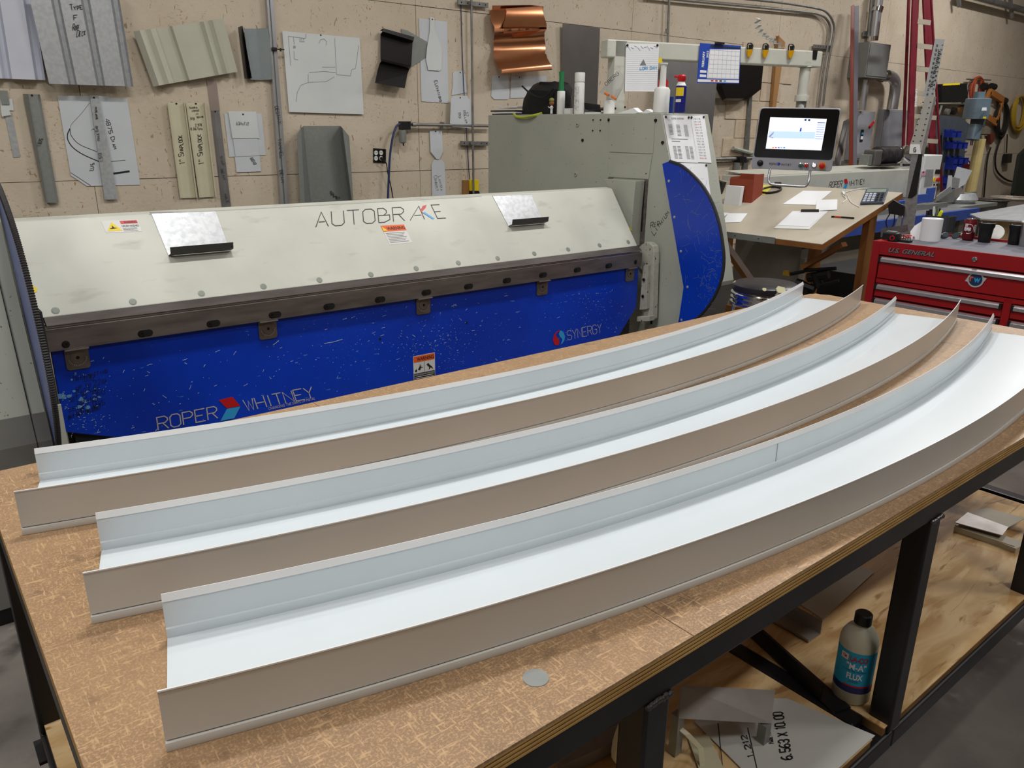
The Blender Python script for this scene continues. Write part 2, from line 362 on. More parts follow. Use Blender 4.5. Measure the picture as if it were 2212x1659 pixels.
rail((TX0, TY0+tw, FT-tw), (TX0+tw, TY1-tw, FT)); rail((TX1-tw, TY0+tw, FT-tw), (TX1, TY1-tw, FT))
SZ = 0.29       # shelf
legx = [0.06, 0.69, 1.543, 2.36, TX1-tw]
LB = 0.02
for i, x in enumerate(legx):
    for y in ((TY0+0.004, TY1-tw)):
        rail((x, y, SZ-0.024), (x+tw, y+tw, FT-tw), 'leg')
    rail((x, TY0+0.004+tw, SZ-0.075), (x+tw, TY1-tw, SZ-0.024), 'cross_rail')
for y in (TY0+0.004, TY1-tw):
    for a, b in zip(legx[:-1], legx[1:]): rail((a if a < .1 else a+tw/2, y, SZ-0.075), (b+(tw if b > 3 else tw/2), y+tw, SZ-0.0245))
for x in (legx[0], legx[-1]):
    for y in (TY0+0.03, TY1-0.03):
        MB().box((x+tw/2, y, SZ-0.08), (0.08, 0.08, 0.008)).obj('caster_plate', blk, tb); MB().prism([(x+tw/2-.02, y-.03, SZ-.085), (x+tw/2+.02, y-.03, SZ-.085), (x+tw/2+.05, y-.03, .06), (x+tw/2+.01, y-.03, .05)], (0, .06, 0)).obj('caster_fork', galvd, tb); MB().lathe([(.06, -.02), (.06, .02)], (x+tw/2+.03, y, .061), (0, 1, 0), n=24).obj('caster_wheel', blackp, tb)
weld = mat('weld_bead', (96, 94, 92), 0.25, 0.9)
for x in legx[1:4]:
    m = MB()
    for k in range(9):
        m.lathe([(0.0012, -0.005), (0.005, -0.003), (0.006, 0), (0.005, 0.003), (0.0012, 0.005)], (x+0.003+k*0.0056, TY0+0.003, FT-tw-0.002+random.uniform(-0.002, 0.002)), ax=(0, 1, 0.6), n=8)
    m.obj('weld', weld, tb, smooth=True)
# lower plywood shelf: two sheets butted
for a, b in ((TX0+0.01, 1.475), (1.528, 3.0)):
    MB().b2((a, TY0+0.012, SZ-0.024), (b, TY1+0.1 if a > 1 else TY1-0.02, SZ-0.003)).obj('shelf_board', plyd, tb)
    MB().b2((a, TY0+0.010, SZ-0.003), (b, TY1+0.1 if a > 1 else TY1-0.02, SZ)).obj('shelf_face', ply, tb)
rail((1.477, TY0+0.056, SZ-0.03), (1.526, TY1-0.06, SZ+0.003), 'cross_rail')
# ================================================================ the three curved gutters
guti = mat('gloss_white_coil_finish', (209, 217, 222), 0.3, var=0.02, coat=0.3, rvar=0.04)
guto = mat('primer_grey_coil_back', (206, 204, 200), 0.34, rgb2=(198, 196, 190), scale=3, stretch=(1, 1, 1))
gutt = mat('hem_edge_highlight', (226, 227, 228), 0.35, var=0.03)  # edge highlight put into the colour, paler than the sheet
def sweep(mb, prof, c, a0, a1, n=72):
    """closed (r, z) section swept about the vertical axis through c"""
    rows = []
    for i in range(n+1):
        a = a0+(a1-a0)*i/n
        rows.append([V((c[0]+r*math.sin(a), c[1]-r*math.cos(a), z)) for r, z in prof]+[V((c[0]+prof[0][0]*math.sin(a), c[1]-prof[0][0]*math.cos(a), prof[0][1]))])
    k = len(prof)+1; base = len(mb.v); mb.grid(rows); mb.f += [tuple(range(base, base+k-1)), tuple(range(base+n*k, base+n*k+k-1))]
    return mb
Z0 = TZ+0.0005
def gutter(label, c, Rf, w, xl, xr, loc):
    g = thing('curved_gutter', label, 'gutter', loc, 'three curved sheet metal gutters on the table')
    a0 = math.asin((xl-c[0])/Rf); a1 = math.asin((xr-c[0])/Rf); t = 0.0012; Rb = Rf-w
    H1, H2 = 0.081, 0.068
    sweep(MB(), [(Rb, Z0), (Rf, Z0), (Rf, Z0+t), (Rb, Z0+t)], c, a0, a1).obj('web', guti, g, smooth=True)
    # tall near flange, its lower hem standing proud with a groove above it
    sweep(MB(), [(Rf+0.0018, Z0+0.0140), (Rf+0.003, Z0+0.0140), (Rf+0.003, Z0+H1-0.006), (Rf+0.0045, Z0+H1), (Rf+0.0035, Z0+H1), (Rf+0.0018, Z0+H1-0.006)], c, a0, a1).obj('near_flange', guto, g, smooth=True)
    sweep(MB(), [(Rf-0.0006, Z0+t), (Rf, Z0+t), (Rf, Z0+0.013), (Rf+0.0017, Z0+0.0145), (Rf+0.0017, Z0+H1-0.006), (Rf+0.0008, Z0+H1-0.006), (Rf-0.0006, Z0+0.0145)], c, a0, a1).obj('flange_lining', guti, g, smooth=True)
    sweep(MB(), [(Rf, Z0), (Rf+0.0055, Z0), (Rf+0.0068, Z0+0.006), (Rf+0.0055, Z0+0.0115), (Rf, Z0+0.012)], c, a0, a1).obj('bottom_hem', guto, g, smooth=True)
    sweep(MB(), [(Rf+0.0033, Z0+H1), (Rf+0.0050, Z0+H1-.0006), (Rf+0.0050, Z0+H1+0.0014), (Rf+0.0028, Z0+H1+0.0014)], c, a0, a1).obj('top_edge', gutt, g, smooth=True)
    # far flange with a rolled foot ridge and a folded top strip
    sweep(MB(), [(Rb, Z0+t), (Rb+0.0025, Z0+t), (Rb+0.0035, Z0+0.008), (Rb+0.0025, Z0+0.0155), (Rb+0.0005, Z0+0.017), (Rb+0.0005, Z0+H2-0.009), (Rb, Z0+H2-0.009)], c, a0, a1).obj('far_flange', guti, g, smooth=True)
    sweep(MB(), [(Rb+0.0018, Z0+H2-0.010), (Rb-0.003, Z0+H2), (Rb-0.004, Z0+H2), (Rb-0.0004, Z0+H2-0.010)], c, a0, a1).obj('top_fold', gutt, g, smooth=True)
    sweep(MB(), [(Rb-0.0012, Z0+t), (Rb-0.0002, Z0+t), (Rb-0.0002, Z0+H2-0.012), (Rb-0.0012, Z0+H2-0.012)], c, a0, a1).obj('flange_back', guto, g, smooth=True)
    return g
gutter('curved white-lined metal gutter nearest the folding machine, at the back of the table', (1.435, 6.457), 5.19, 0.228, 0.089, 3.06, (1.43, 1.27, TZ))
gutter('curved white-lined metal gutter in the middle of the three', (1.497, 6.118), 5.204, 0.212, 0.126, 3.075, (1.5, 0.92, TZ))
g3 = gutter('curved white-lined metal gutter along the front edge, nearest the camera', (1.575, 5.795), 5.21, 0.216, 0.139, 3.06, (1.6, 0.58, TZ))

aj = math.asin((PZ(1692, 990, TZ+.03).x-1.575)/(5.21-.216))
sweep(MB(), [(5.21-.216+.0006, Z0+.003), (5.21-.216+.0014, Z0+.003), (5.21-.216+.0014, Z0+.058), (5.21-.216+.0006, Z0+.058)], (1.575, 5.795), aj, aj+.0003, 1).obj('lap_joint', mat('dark_joint_line', (158, 164, 168), .5), g3)
# ================================================================ the folding machine
LY, SX = 3.1, 3.6
A_ = V((0.4, 3.12, 0.899)); B_ = V((0.4, 3.35, 1.215))                 # nose: lower and upper crease
NN = V((1, 0, 0)).cross(B_-A_).normalized()
if NN.y > 0: NN = -NN
def PN(px, py): return PP(px, py, A_, NN)
def PL(px, py): return PY(px, py, LY)
def PSd(px, py): return PX(px, py, SX)
mc = thing('folding_machine', 'large blue and pale grey sheet metal folding machine behind the work table', 'machine', (1.95, 3.4, 0))
def MP(name, mb, m, parent=mc, **k): return mb.obj(name, m, parent, **k)
XL, XR = 0.385, 3.468
add_flecks(blue, (96, 140, 205), 120, 0.70, 0.76, detail=1, stretch=(1, 1, 1), mask=(1.6, 0.5, 0.62))
add_flecks(blue, (70, 116, 196), 60, 0.72, 0.75, detail=1, stretch=(0.3, 1, 1.4), rot=(0, 0.5, 0))
add_flecks(machw, (176, 174, 166), 7, 0.6, 0.75, detail=6, stretch=(1, 3, 3))
add_flecks(machg, (112, 110, 104), 70, 0.73, 0.77, detail=1)
# leaf
leaf = [(XL, LY, 0.47), (0.547, LY, 0.409), (0.86, LY, 0.30), (3.25, LY, 0.30), (3.34, LY, 0.389), (XR, LY, 0.53), (XR, LY, 0.785), (XL, LY, 0.785)]
MP('bending_leaf', MB().prism(leaf, (0, 0.02, 0)), blue, bevel=0.002)
MP('leaf_base', MB().b2((XL+0.03, LY+0.021, 0.20), (XR-0.03, LY+0.20, 0.85)), mat('machine_dark_recess', (38, 38, 40), 0.7))
MP('foot_beam', MB().b2((XL+0.02, LY+0.06, 0.02), (XR+0.1, LY+0.3, 0.20)), machg)
# bend bar and the strips over it
bar = MB().b2((XL-0.01, LY-0.022, 0.783), (XR, LY-0.001, 0.864)); BAR = MP('bend_bar', bar, steel, bevel=0.0015)
def PB(px, py): return PY(px, py, LY-0.022)
MP('bar_edge_strip', MB().b2((XL-0.01, LY-0.006, 0.865), (XR, LY+0.04, 0.870)), mat('worn_bright_steel', (186, 182, 180), 0.3, 0.8))
nb = [(XL, 3.119, 0.900), (XL, 3.085, 0.877), (XL, 3.10, 0.872), (XL, 3.18, 0.89)]
MP('nose_bar', MB().prism(nb, (XR-XL, 0, 0)), mat('dark_nose_steel', (92, 86, 84), 0.5, 0.6, rgb2=(70, 64, 62), scale=4, stretch=(1, 6, 6)))
MP('nose_lip', MB().prism([(XL, 3.084, 0.877), (XL, 3.084, 0.8745), (XL, 3.11, 0.874), (XL, 3.11, 0.877)], (XR-XL, 0, 0)), mat('worn_bright_steel', (0, 0, 0)))
# upper beam
ub = [(XL-0.05, 3.12, 0.899), (XL-0.05, 3.35, 1.215), (XL-0.05, 3.40, 1.222), (XL-0.05, 3.80, 0.90)]
MP('upper_beam', MB().prism(ub, (XR-XL+0.05, 0, 0)), machw, bevel=0.004)
MP('beam_seam', MB().prism([PN(322, 462)+NN*0.0004, PN(1040, 423)+NN*0.0004, PN(1040, 425)+NN*0.0004, PN(322, 464)+NN*0.0004], NN*0.0003), machg)
plug = mat('grey_screw_plug', (132, 138, 130), 0.5, 0.2)
for q in [(120, 671), (287, 652), (435, 634), (569, 619), (690, 605), (801, 593), (899, 580), (990, 568), (1075, 558), (1154, 548), (1227, 539), (1295, 530), (1357, 523)]:
    MP('screw_plug', MB().lathe([(0.0135, -0.001), (0.0135, 0.001), (0.009, 0.0015)], PN(*q), NN, n=16), plug)
# bend bar screws in slots
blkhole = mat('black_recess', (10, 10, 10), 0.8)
for i, q in enumerate([(142, 744), (314, 720), (461, 699), (594, 680), (711, 662), (821, 647), (921, 632), (1012, 619), (1095, 606), (1173, 594), (1247, 583), (1315, 574), (1373, 566)]):
    c = PB(*q)+V((0, -0.0006, 0)); L = 0.0 if i in (0, 12) else 0.028
    sl = arc(c+V((L/2, 0, 0)), 0.0135, -90, 90, 6, V((1, 0, 0)), V((0, 0, 1)))+arc(c-V((L/2, 0, 0)), 0.0135, 90, 270, 6, V((1, 0, 0)), V((0, 0, 1)))
    s_ = MP('screw_slot', MB().prism(sl, (0, 0.0005, 0)), blkhole, BAR)
    MP('socket_screw', MB().lathe([(0.0095, 0.0), (0.0095, 0.0035), (0.005, 0.0036), (0.0048, 0.0015), (0.0001, 0.0015)], c-V((L/2 if L else 0, 0, 0)), (0, -1, 0), n=14), bolt, BAR, smooth=True)
    if i in (3, 6, 9): pass
dialm = mat('worn_bronze_plate', (132, 122, 114), 0.38, 0.6, rgb2=(108, 98, 90), scale=20)
engr = mat('engraved_pale_marks', (214, 206, 196), 0.5)
for (px0, px1, py0, py1) in [(136, 203, 757, 804), (557, 606, 695, 733), (900, 936, 643, 677), (1162, 1189, 604, 634), (1352, 1378, 578, 601)]:
    a = PY(px0, (py0+py1)/2, LY-0.02); b = PY(px1, (py0+py1)/2, LY-0.02); cx = (a.x+b.x)/2; w = 0.078; top = 0.783; h = 0.082
    if px0 > 1300: w = 0.072
    d = MP('dial_plate', MB().prism(rrect((cx, LY-0.006, top-h/2), (1, 0, 0), (0, 0, 1), w, h, 0.012), (0, 0.005, 0)), dialm)
    MP('dial_lip', MB().b2((cx-w/2, LY-0.03, top-0.004), (cx+w/2, LY-0.006, top-0.001)), mat('worn_bright_steel', (0, 0, 0)), d)
    cc = V((cx+0.001, LY-0.0065, top-h*0.46))
    MP('dial_disc', MB().lathe([(0.024, 0), (0.024, 0.0012), (0.022, 0.0016)], cc, (0, -1, 0), n=24), dialm, d)
    MP('dial_hole', MB().lathe([(0.0062, 0.0012), (0.0062, 0.0022)], cc, (0, -1, 0), n=14), blkhole, d)
    m = MB()
    for k in range(15):
        an = math.radians(190+k*160/14*1.0+5); r0, r1 = 0.027, 0.032
        u = V((math.cos(an), 0, math.sin(an))); t = V((-u.z, 0, u.x))*0.0005; p = cc+V((0, -0.0004, 0))
        m.add([p+u*r0-t, p+u*r1-t, p+u*r1+t, p+u*r0+t], [(0, 1, 2, 3)])
    MP('dial_marks', m, engr, d)
for q in [(821, 732), (1008, 697)]:
    MP('screw_hole', MB().lathe([(0.006, 0), (0.006, 0.0015)], PL(*q), (0, -1, 0), n=12), blkhole)
# scratches on the leaf
scr = mat('bare_scratch', (178, 196, 222), 0.5, var=0)
rr = random.Random(3); ms = MB()
def scratch(m, px, py, ln, an, w, pl=PL, off=0.0008, n=None):
    c = pl(px, py); a = pl(px+4, py-0.6); U = (a-c).normalized(); Vv = (pl(px, py-4)-c); Vv = (Vv-U*Vv.dot(U)).normalized(); N = U.cross(Vv)
    if N.dot(EYE-c) < 0: N = -N
    P = [(0, 0)]; x = y = 0
    for k in range(2): x += math.cos(an)*ln/2; y += math.sin(an)*ln/2; an += rr.uniform(-0.4, 0.4); P.append((x, y))
    ribbon(m, P, c+N*off, U, Vv, N, w)
for k in range(900):
    t = rr.random(); cl = rr.random()
    if cl < 0.30: px, py = rr.gauss(935, 60), rr.gauss(745, 45)
    elif cl < 0.42: px, py = rr.gauss(1290, 40), rr.gauss(655, 35)
    elif cl < 0.52: px, py = rr.gauss(185, 30), rr.gauss(890, 45)
    else: px, py = rr.uniform(125, 1370), rr.uniform(600, 960)
    top = 766-(px-111)*0.1502+14; bot = min(960, 950-(px-250)*0.225*0.95)
    if not (top < py < bot) or px < 128 or px > 1372: continue
    ln = rr.choice([0.002, 0.002, 0.003, 0.004, 0.006, 0.012, 0.02]) if cl > 0.5 else rr.choice([0.0015, 0.002, 0.003, 0.004, 0.008])
    scratch(ms, px, py, ln, rr.choice([0.1, 0.2, 0.3, 0.15, 2.4, 1.0]), rr.uniform(0.0012, 0.0024))
for (px, py, ln, an) in [(700, 742, 0.09, 0.02), (980, 658, 0.02, -0.5), (975, 662, 0.03, 0.3), (590, 745, 0.03, 0.5), (1070, 775, 0.02, -0.6), (740, 690, 0.02, 0.1), (1095, 735, 0.02, 0.1)]:
    scratch(ms, px, py, ln, an, 0.0026)
MP('paint_scratches', ms, scr, kind='stuff')
chip = mat('pale_blue_paint_chip', (104, 160, 214), 0.5, var=0.1)
m = MB()
for (px, py, r) in [(126, 853, 7), (136, 858, 9), (148, 856, 5), (176, 862, 6), (182, 868, 5), (170, 880, 6), (160, 845, 4), (205, 862, 4), (215, 858, 4), (190, 880, 5), (206, 840, 3), (155, 820, 3), (163, 806, 3)]:
    c = PL(px, py)+V((0, -0.0007, 0)); k = r*mpp(c); n = 7
    m.add([c+V((math.cos(i*6.283/n)*k*rr.uniform(0.5, 1.4), 0, math.sin(i*6.283/n)*k*rr.uniform(0.3, 1.0))) for i in range(n)], [tuple(range(n))])
MP('paint_chips', m, chip, kind='stuff')
# lettering on the leaf
silver = mat('silver_lettering', (186, 180, 184), 0.5, var=0)
write(mc, 'ROPER', PL, (342, 929), (470, 903), (338, 902), 0.0045, silver, aspect=0.72, gap=0.25)
write(mc, 'WHITNEY', PL, (533, 888), (680, 858), (524, 864), 0.0045, silver, aspect=0.66, gap=0.2)
pfont(mc, 'CHANGING THE SHAPE OF METAL', PL, (580, 886), (681, 863), (579, 880), silver)
wpoly(mc, [(472, 864), (502, 857), (519, 877), (490, 882)], PL, redm, 'logo_top', label='red half of the chevron logo')
wpoly(mc, [(490, 883), (519, 878), (506, 903), (476, 909)], PL, skyb, 'logo_bottom', label='light blue half of the chevron logo')
write(mc, 'SYNERGY', PL, (1226, 735), (1300, 718), (1224, 715), 0.003, silver, aspect=0.66, gap=0.2)
def drop(cx, cy, pts, m, nm):
    wpoly(mc, [(cx+x, cy+y) for x, y in pts], PL, m, nm)
drop(1207, 729, [(3, -16), (-5, -13), (-11, -4), (-13, 5), (-10, 14), (-6, 17), (-1, 16), (1, 11), (0, 4), (-5, -1), (-7, -6), (-3, -12), (2, -13)], redm, 'logo_drop')
drop(1207, 729, [(5, -15), (10, -11), (13, -3), (12, 6), (7, 13), (4, 15), (7, 7), (7, 3), (2, -2), (0, -7), (1, -12)], skyb, 'logo_drop')
inkb = mat('black_marker_on_blue', (16, 22, 50), 0.5, var=0)
for (s, x0, y0, x1, y1) in [('Main setting', 158, 824, 232, 805), ('.032', 178, 826, 204, 820), ('up to 22ga', 165, 843, 231, 826), ('.040 Alum', 160, 856, 212, 842), ('set to .060', 150, 868, 226, 850),
                            ('for steel', 168, 876, 214, 864), ('set at .045', 150, 889, 226, 874), ('.125 alum', 158, 898, 208, 885), ('but set to .050', 148, 905, 216, 884)]:
    write(mc, s, PL, (x0, y0), (x1, y1), (x0-0.5, y0-12), 0.0018, inkb, jit=0.06, name='marker_writing')
# lettering and decals on the nose
dk = mat('black_vinyl_lettering', (44, 46, 46), 0.5, var=0)
write(mc, 'AUTOBR', PN, (682, 491), (874, 477), (680, 459), 0.0042, dk, aspect=0.78, gap=0.3)
write(mc, 'A', PN, (886, 476), (917, 474), (889, 446), 0.0040, dk, aspect=0.8)
write(mc, 'E', PN, (945, 472), (963, 471), (931, 443), 0.0042, dk, aspect=0.62)
wpoly(mc, [(913, 445), (921, 443), (919, 449), (911, 457), (916, 463), (910, 458), (908, 455)], PN, redm, 'logo_stroke')
wpoly(mc, [(913, 460), (917, 458), (938, 472), (935, 474)], PN, skyb, 'logo_stroke')
def decal(pl, quad, m, name, label, parent=mc):
    P = [pl(*q) for q in quad]; n = (P[1]-P[0]).cross(P[2]-P[0]).normalized()
    if n.dot(EYE-P[0]) < 0: n = -n
    o = MB().prism([p+n*0.0004 for p in P], n*0.0004).obj(name, m, parent, label=label)
    def at(u, v):
        a = P[0].lerp(P[1], u); b = P[3].lerp(P[2], u); return a.lerp(b, v)+n*0.0011
    return o, at, n
def dpoly(par, at, n, uv, m, nm, k=0): return MB().prism([at(*q)+n*0.0003*k for q in uv], n*0.0002).obj(nm, m, par)
def dtext(par, at, n, s, u0, v0, u1, h, m, k=1, bold=0.0):
    a = at(u0, v0)+n*0.0003*k; return font(par, s, a, at(u1, v0)-at(u0, v0), at(u0, v0-h)-at(u0, v0), (at(u0, v0-h)-at(u0, v0)).length, m, wid=(at(u1, v0)-at(u0, v0)).length, bold=bold)
vin = mat('white_vinyl', (214, 214, 212), 0.5, var=0.04)
d, at, n = decal(PN, [(218, 478), (296, 474), (307, 500), (229, 503)], vin, 'warning_label', 'white crush hazard label with yellow triangle')
dpoly(d, at, n, [(0.26, 0.12), (0.48, 0.88), (0.06, 0.88)], yellow, 'triangle')
dpoly(d, at, n, [(0.24, 0.4), (0.28, 0.6), (0.36, 0.66), (0.18, 0.72), (0.14, 0.66), (0.22, 0.6)], ink, 'hand_mark', 1)
dpoly(d, at, n, [(0.50, 0.06), (0.98, 0.06), (0.98, 0.32), (0.50, 0.32)], redm, 'banner')
dtext(d, at, n, 'WARNING', 0.60, 0.28, 0.95, 0.17, ink, 2, 0.01); dtext(d, at, n, 'CRUSH HAZARD', 0.50, 0.58, 0.98, 0.16, ink, 1, 0.01)
for v in (0.68, 0.78, 0.9): dpoly(d, at, n, [(0.5, v), (0.9, v), (0.9, v+0.025), (0.5, v+0.025)], ink, 'text_line')
d, at, n = decal(PN, [(822, 488), (872, 485), (891, 524), (842, 529)], vin, 'warning_label', 'white warning label with orange band')
dpoly(d, at, n, [(0, 0), (1, 0), (1, 0.32), (0, 0.32)], orange, 'banner'); dpoly(d, at, n, [(0.03, 0.05), (0.2, 0.28), (0.02, 0.28)], yellow, 'triangle', 1)
dtext(d, at, n, 'WARNING', 0.2, 0.26, 0.97, 0.18, ink, 2, 0.02)
for k in range(7): dpoly(d, at, n, [(0.06, 0.4+k*0.08), (0.88-0.06*(k % 3), 0.4+k*0.08), (0.88-0.06*(k % 3), 0.425+k*0.08), (0.06, 0.425+k*0.08)], inkg, 'text_line')
d, at, n = decal(PL, [(892, 770), (939, 761), (940, 815), (894, 824)], vin, 'warning_label', 'white warning label with two pictograms of a struck person')
dpoly(d, at, n, [(0.02, 0.02), (0.98, 0.02), (0.98, 0.26), (0.02, 0.26)], orange, 'banner'); dtext(d, at, n, 'WARNING', 0.16, 0.22, 0.95, 0.15, ink, 2, 0.02)
dpoly(d, at, n, [(0.49, 0.28), (0.51, 0.28), (0.51, 0.68), (0.49, 0.68)], inkg, 'divider')
dpoly(d, at, n, [(0.02, 0.70), (0.98, 0.70), (0.98, 0.98), (0.02, 0.98)], ink, 'banner'); dtext(d, at, n, 'KNOCKDOWN HAZARD', 0.05, 0.79, 0.95, 0.06, vin, 2)
for v in (0.83, 0.9): dpoly(d, at, n, [(0.06, v), (0.92, v), (0.92, v+0.02), (0.06, v+0.02)], vin, 'text_line', 1)
dpoly(d, at, n, [(0.60, 0.42), (0.68, 0.36), (0.74, 0.44), (0.86, 0.54), (0.92, 0.66), (0.8, 0.56), (0.7, 0.66), (0.72, 0.54)], ink, 'pictogram')
dpoly(d, at, n, [(0.06, 0.58), (0.14, 0.52), (0.16, 0.62), (0.09, 0.66)], ink, 'pictogram')
dpoly(d, at, n, [(0.2, 0.56), (0.28, 0.44), (0.3, 0.34), (0.34, 0.46), (0.46, 0.50), (0.34, 0.5), (0.3, 0.6)], ink, 'pictogram')
wpoly(mc, [(70, 617), (80, 622), (80, 631), (73, 632)], PN, yellow, 'label_scrap', off=0.0005)
# lean-on sheet rests hooked over the nose
for k, (a, b, c, d_, lip) in enumerate([((327, 462), (466, 457), (492, 530), (364, 553), ((363, 536), (506, 528), (505, 539), (364, 552))), ((1064, 424), (1147, 421), (1169, 471), (1098, 489), ((1108, 478), (1185, 470), (1185, 480), (1106, 488)))]):
    P = [PN(*q)+NN*0.0012 for q in (a, b, c, d_)]
    g = thing('sheet_rest', ['galvanised rest plate on the machine nose left of the large lettering', 'shiny galvanised rest plate on the machine nose at the right end'][k], 'plate', P[3])
    m = MB().prism(P, NN*0.0012); m.obj('plate', galv, g)
    MB().prism([P[0]+NN*0.0012, P[1]+NN*0.0012, P[1]+V((0, 0.03, 0.003)), P[0]+V((0, 0.03, 0.003))], (0, 0, 0.001)).obj('top_hook', galv, g)
    U = (P[2]-P[3]).normalized(); up = (P[0]-P[3]).normalized(); wdt = (P[2]-P[3]).length
    o = P[3]+NN*0.001; X = V((1, 0, 0)); e = wdt*1.02
    outv = (NN*0.9-up*0.25).normalized()*0.030
    m = MB().prism([o, o+X*e, o+X*e+outv, o+outv], up*0.0012)
    m.prism([o+outv, o+X*e+outv, o+X*e+outv+V((0, -0.004, 0.026)), o+outv+V((0, -0.004, 0.026))], NN*0.0012); m.obj('lip', mat('dark_bent_lip', (86, 86, 84), 0.4, 0.4), g)
# ---------------------------------------------------------------- right side housing
prof = [(4.76, 1.645), (3.12, 1.645), (3.03, 1.38), (2.82, 0.68), (2.88, 0.47), (2.88, 0.03), (4.76, 0.03)]
prof = [(y, z) for y, z in prof]
def house(x0, x1, y1=4.76):
    m = MB().prism([(x0, min(y, y1), z) for y, z in prof], (x1-x0, 0, 0)); return m
hs = MP('side_housing', house(SX, 4.03), machg, bevel=0.003, label='pale grey right side housing')
lowg = mat('machine_dark_grey_paint', (112, 112, 108), 0.45)
MP('housing_base', MB().prism([(SX+0.002, 2.815, 0.66), (SX+0.002, 2.874, 0.468), (SX+0.002, 2.874, 0.03), (SX+0.002, 2.95, 0.03), (SX+0.002, 2.95, 0.66)], (0.436, 0, 0)), lowg)
hp = mat('machine_pale_grey_paint', (0, 0, 0))
def sidepl(q, th, m=machg, nm='cover_plate', x=SX, par=mc, **k):
    P = [PX(a, b, x) for a, b in q]; return MB().prism(P, (-th, 0, 0)).obj(nm, m, par, **k)
sidepl([(1317, 249), (1416, 251), (1411, 332), (1317, 328)], 0.004, bevel=0.001)
sidepl([(1317, 331), (1410, 335), (1402, 387), (1315, 382)], 0.006, bevel=0.001)
sidepl([(1326, 386), (1394, 390), (1383, 505), (1382, 530), (1380, 498)], 0.085, bevel=0.002, nm='end_cheek')
sidepl([(1314, 384), (1325, 384), (1325, 406), (1314, 408)], 0.003, m=steel, nm='guide_strip')
sidepl([(1393, 388), (1401, 389), (1392, 523), (1382, 532), (1384, 500)], 0.004, m=steel, nm='guide_strip')
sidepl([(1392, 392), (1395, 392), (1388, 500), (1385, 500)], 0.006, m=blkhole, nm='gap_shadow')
wpoly(mc, [(1345, 477), (1367, 498), (1349, 497)], lambda a, b: PX(a, b, SX-0.09), yellow, 'label_triangle', off=0.001)
sidepl([(1359, 502), (1379, 500), (1373, 520)], 0.088, m=blkhole, nm='dark_opening')
for q in [(1282, 259), (1298, 259), (1281, 282), (1297, 282), (1316, 259), (1417, 260), (1432, 308), (1259, 303), (1397, 375)]:
    r = 0.004 if q in ((1282, 259), (1298, 259), (1281, 282), (1297, 282), (1397, 375)) else 0.009
    MP('bolt_hole', MB().lathe([(r, 0), (r, 0.007)], PSd(*q), (-1, 0, 0), n=12), blkhole)
for q in [(1248, 269), (1244, 376), (1417, 625)]:
    MP('cap_screw', MB().lathe([(0.014, 0), (0.014, 0.006), (0.006, 0.0065)], PSd(*q), (-1, 0, 0), n=16), machg, smooth=True)
    MP('screw_socket', MB().lathe([(0.005, 0), (0.005, 0.0072)], PSd(*q), (-1, 0, 0), n=10), blkhole)
write(mc, 'Red', PSd, (1405, 494), (1424, 485), (1405, 482), 0.003, ink, jit=0.05, name='marker_writing')
write(mc, 'Lithium', PSd, (1413, 509), (1446, 461), (1407, 500), 0.003, ink, jit=0.05, name='marker_writing')
# pivot arm hanging in front of the housing
PAx = 3.53
pv = mat('chipped_white_paint', (188, 188, 178), 0.5, rgb2=(160, 158, 148), scale=12)
add_flecks(pv, (70, 66, 62), 60, 0.66, 0.7, detail=2)
def PA(px, py): return PX(px, py, PAx)
MP('pivot_disc', MB().lathe([(0.088, 0), (0.09, 0.012), (0.085, 0.02)], PX(1402, 556, SX), (-1, 0, 0), n=32), pv, smooth=True)
arm = [(1383, 533), (1392, 523), (1402, 524), (1411, 532), (1413, 545), (1409, 690), (1390, 697), (1386, 560)]
MP('pivot_arm', MB().prism([PA(*q) for q in arm], (0.05, 0, 0)), pv, bevel=0.006)
MP('arm_block', MB().prism([PX(*q, 3.50) for q in [(1388, 575), (1399, 572), (1396, 668), (1381, 670)]], (0.03, 0, 0)), pv, bevel=0.003)
MP('arm_foot', MB().prism([PX(*q, 3.49) for q in [(1376, 684), (1403, 683), (1402, 694), (1375, 695)]], (0.05, 0, 0)), pv, bevel=0.003)
for q in [(1391, 604), (1389, 640), (1388, 690)]: MP('socket_screw', MB().lathe([(0.009, 0), (0.009, 0.006), (0.004, 0.0062), (0.004, 0.003)], PX(*q, 3.497), (-1, 0, 0), n=12), bolt)
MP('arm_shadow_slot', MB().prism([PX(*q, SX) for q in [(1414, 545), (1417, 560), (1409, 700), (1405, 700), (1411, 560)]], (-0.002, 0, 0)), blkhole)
# blue swing guards: D shaped plates with a rubber edge, one at each end
rubber = mat('ribbed_black_rubber', (40, 38, 38), 0.55)
gb = mat('guard_blue_paint', (12, 62, 190), 0.3, rgb2=(8, 50, 166), scale=2)

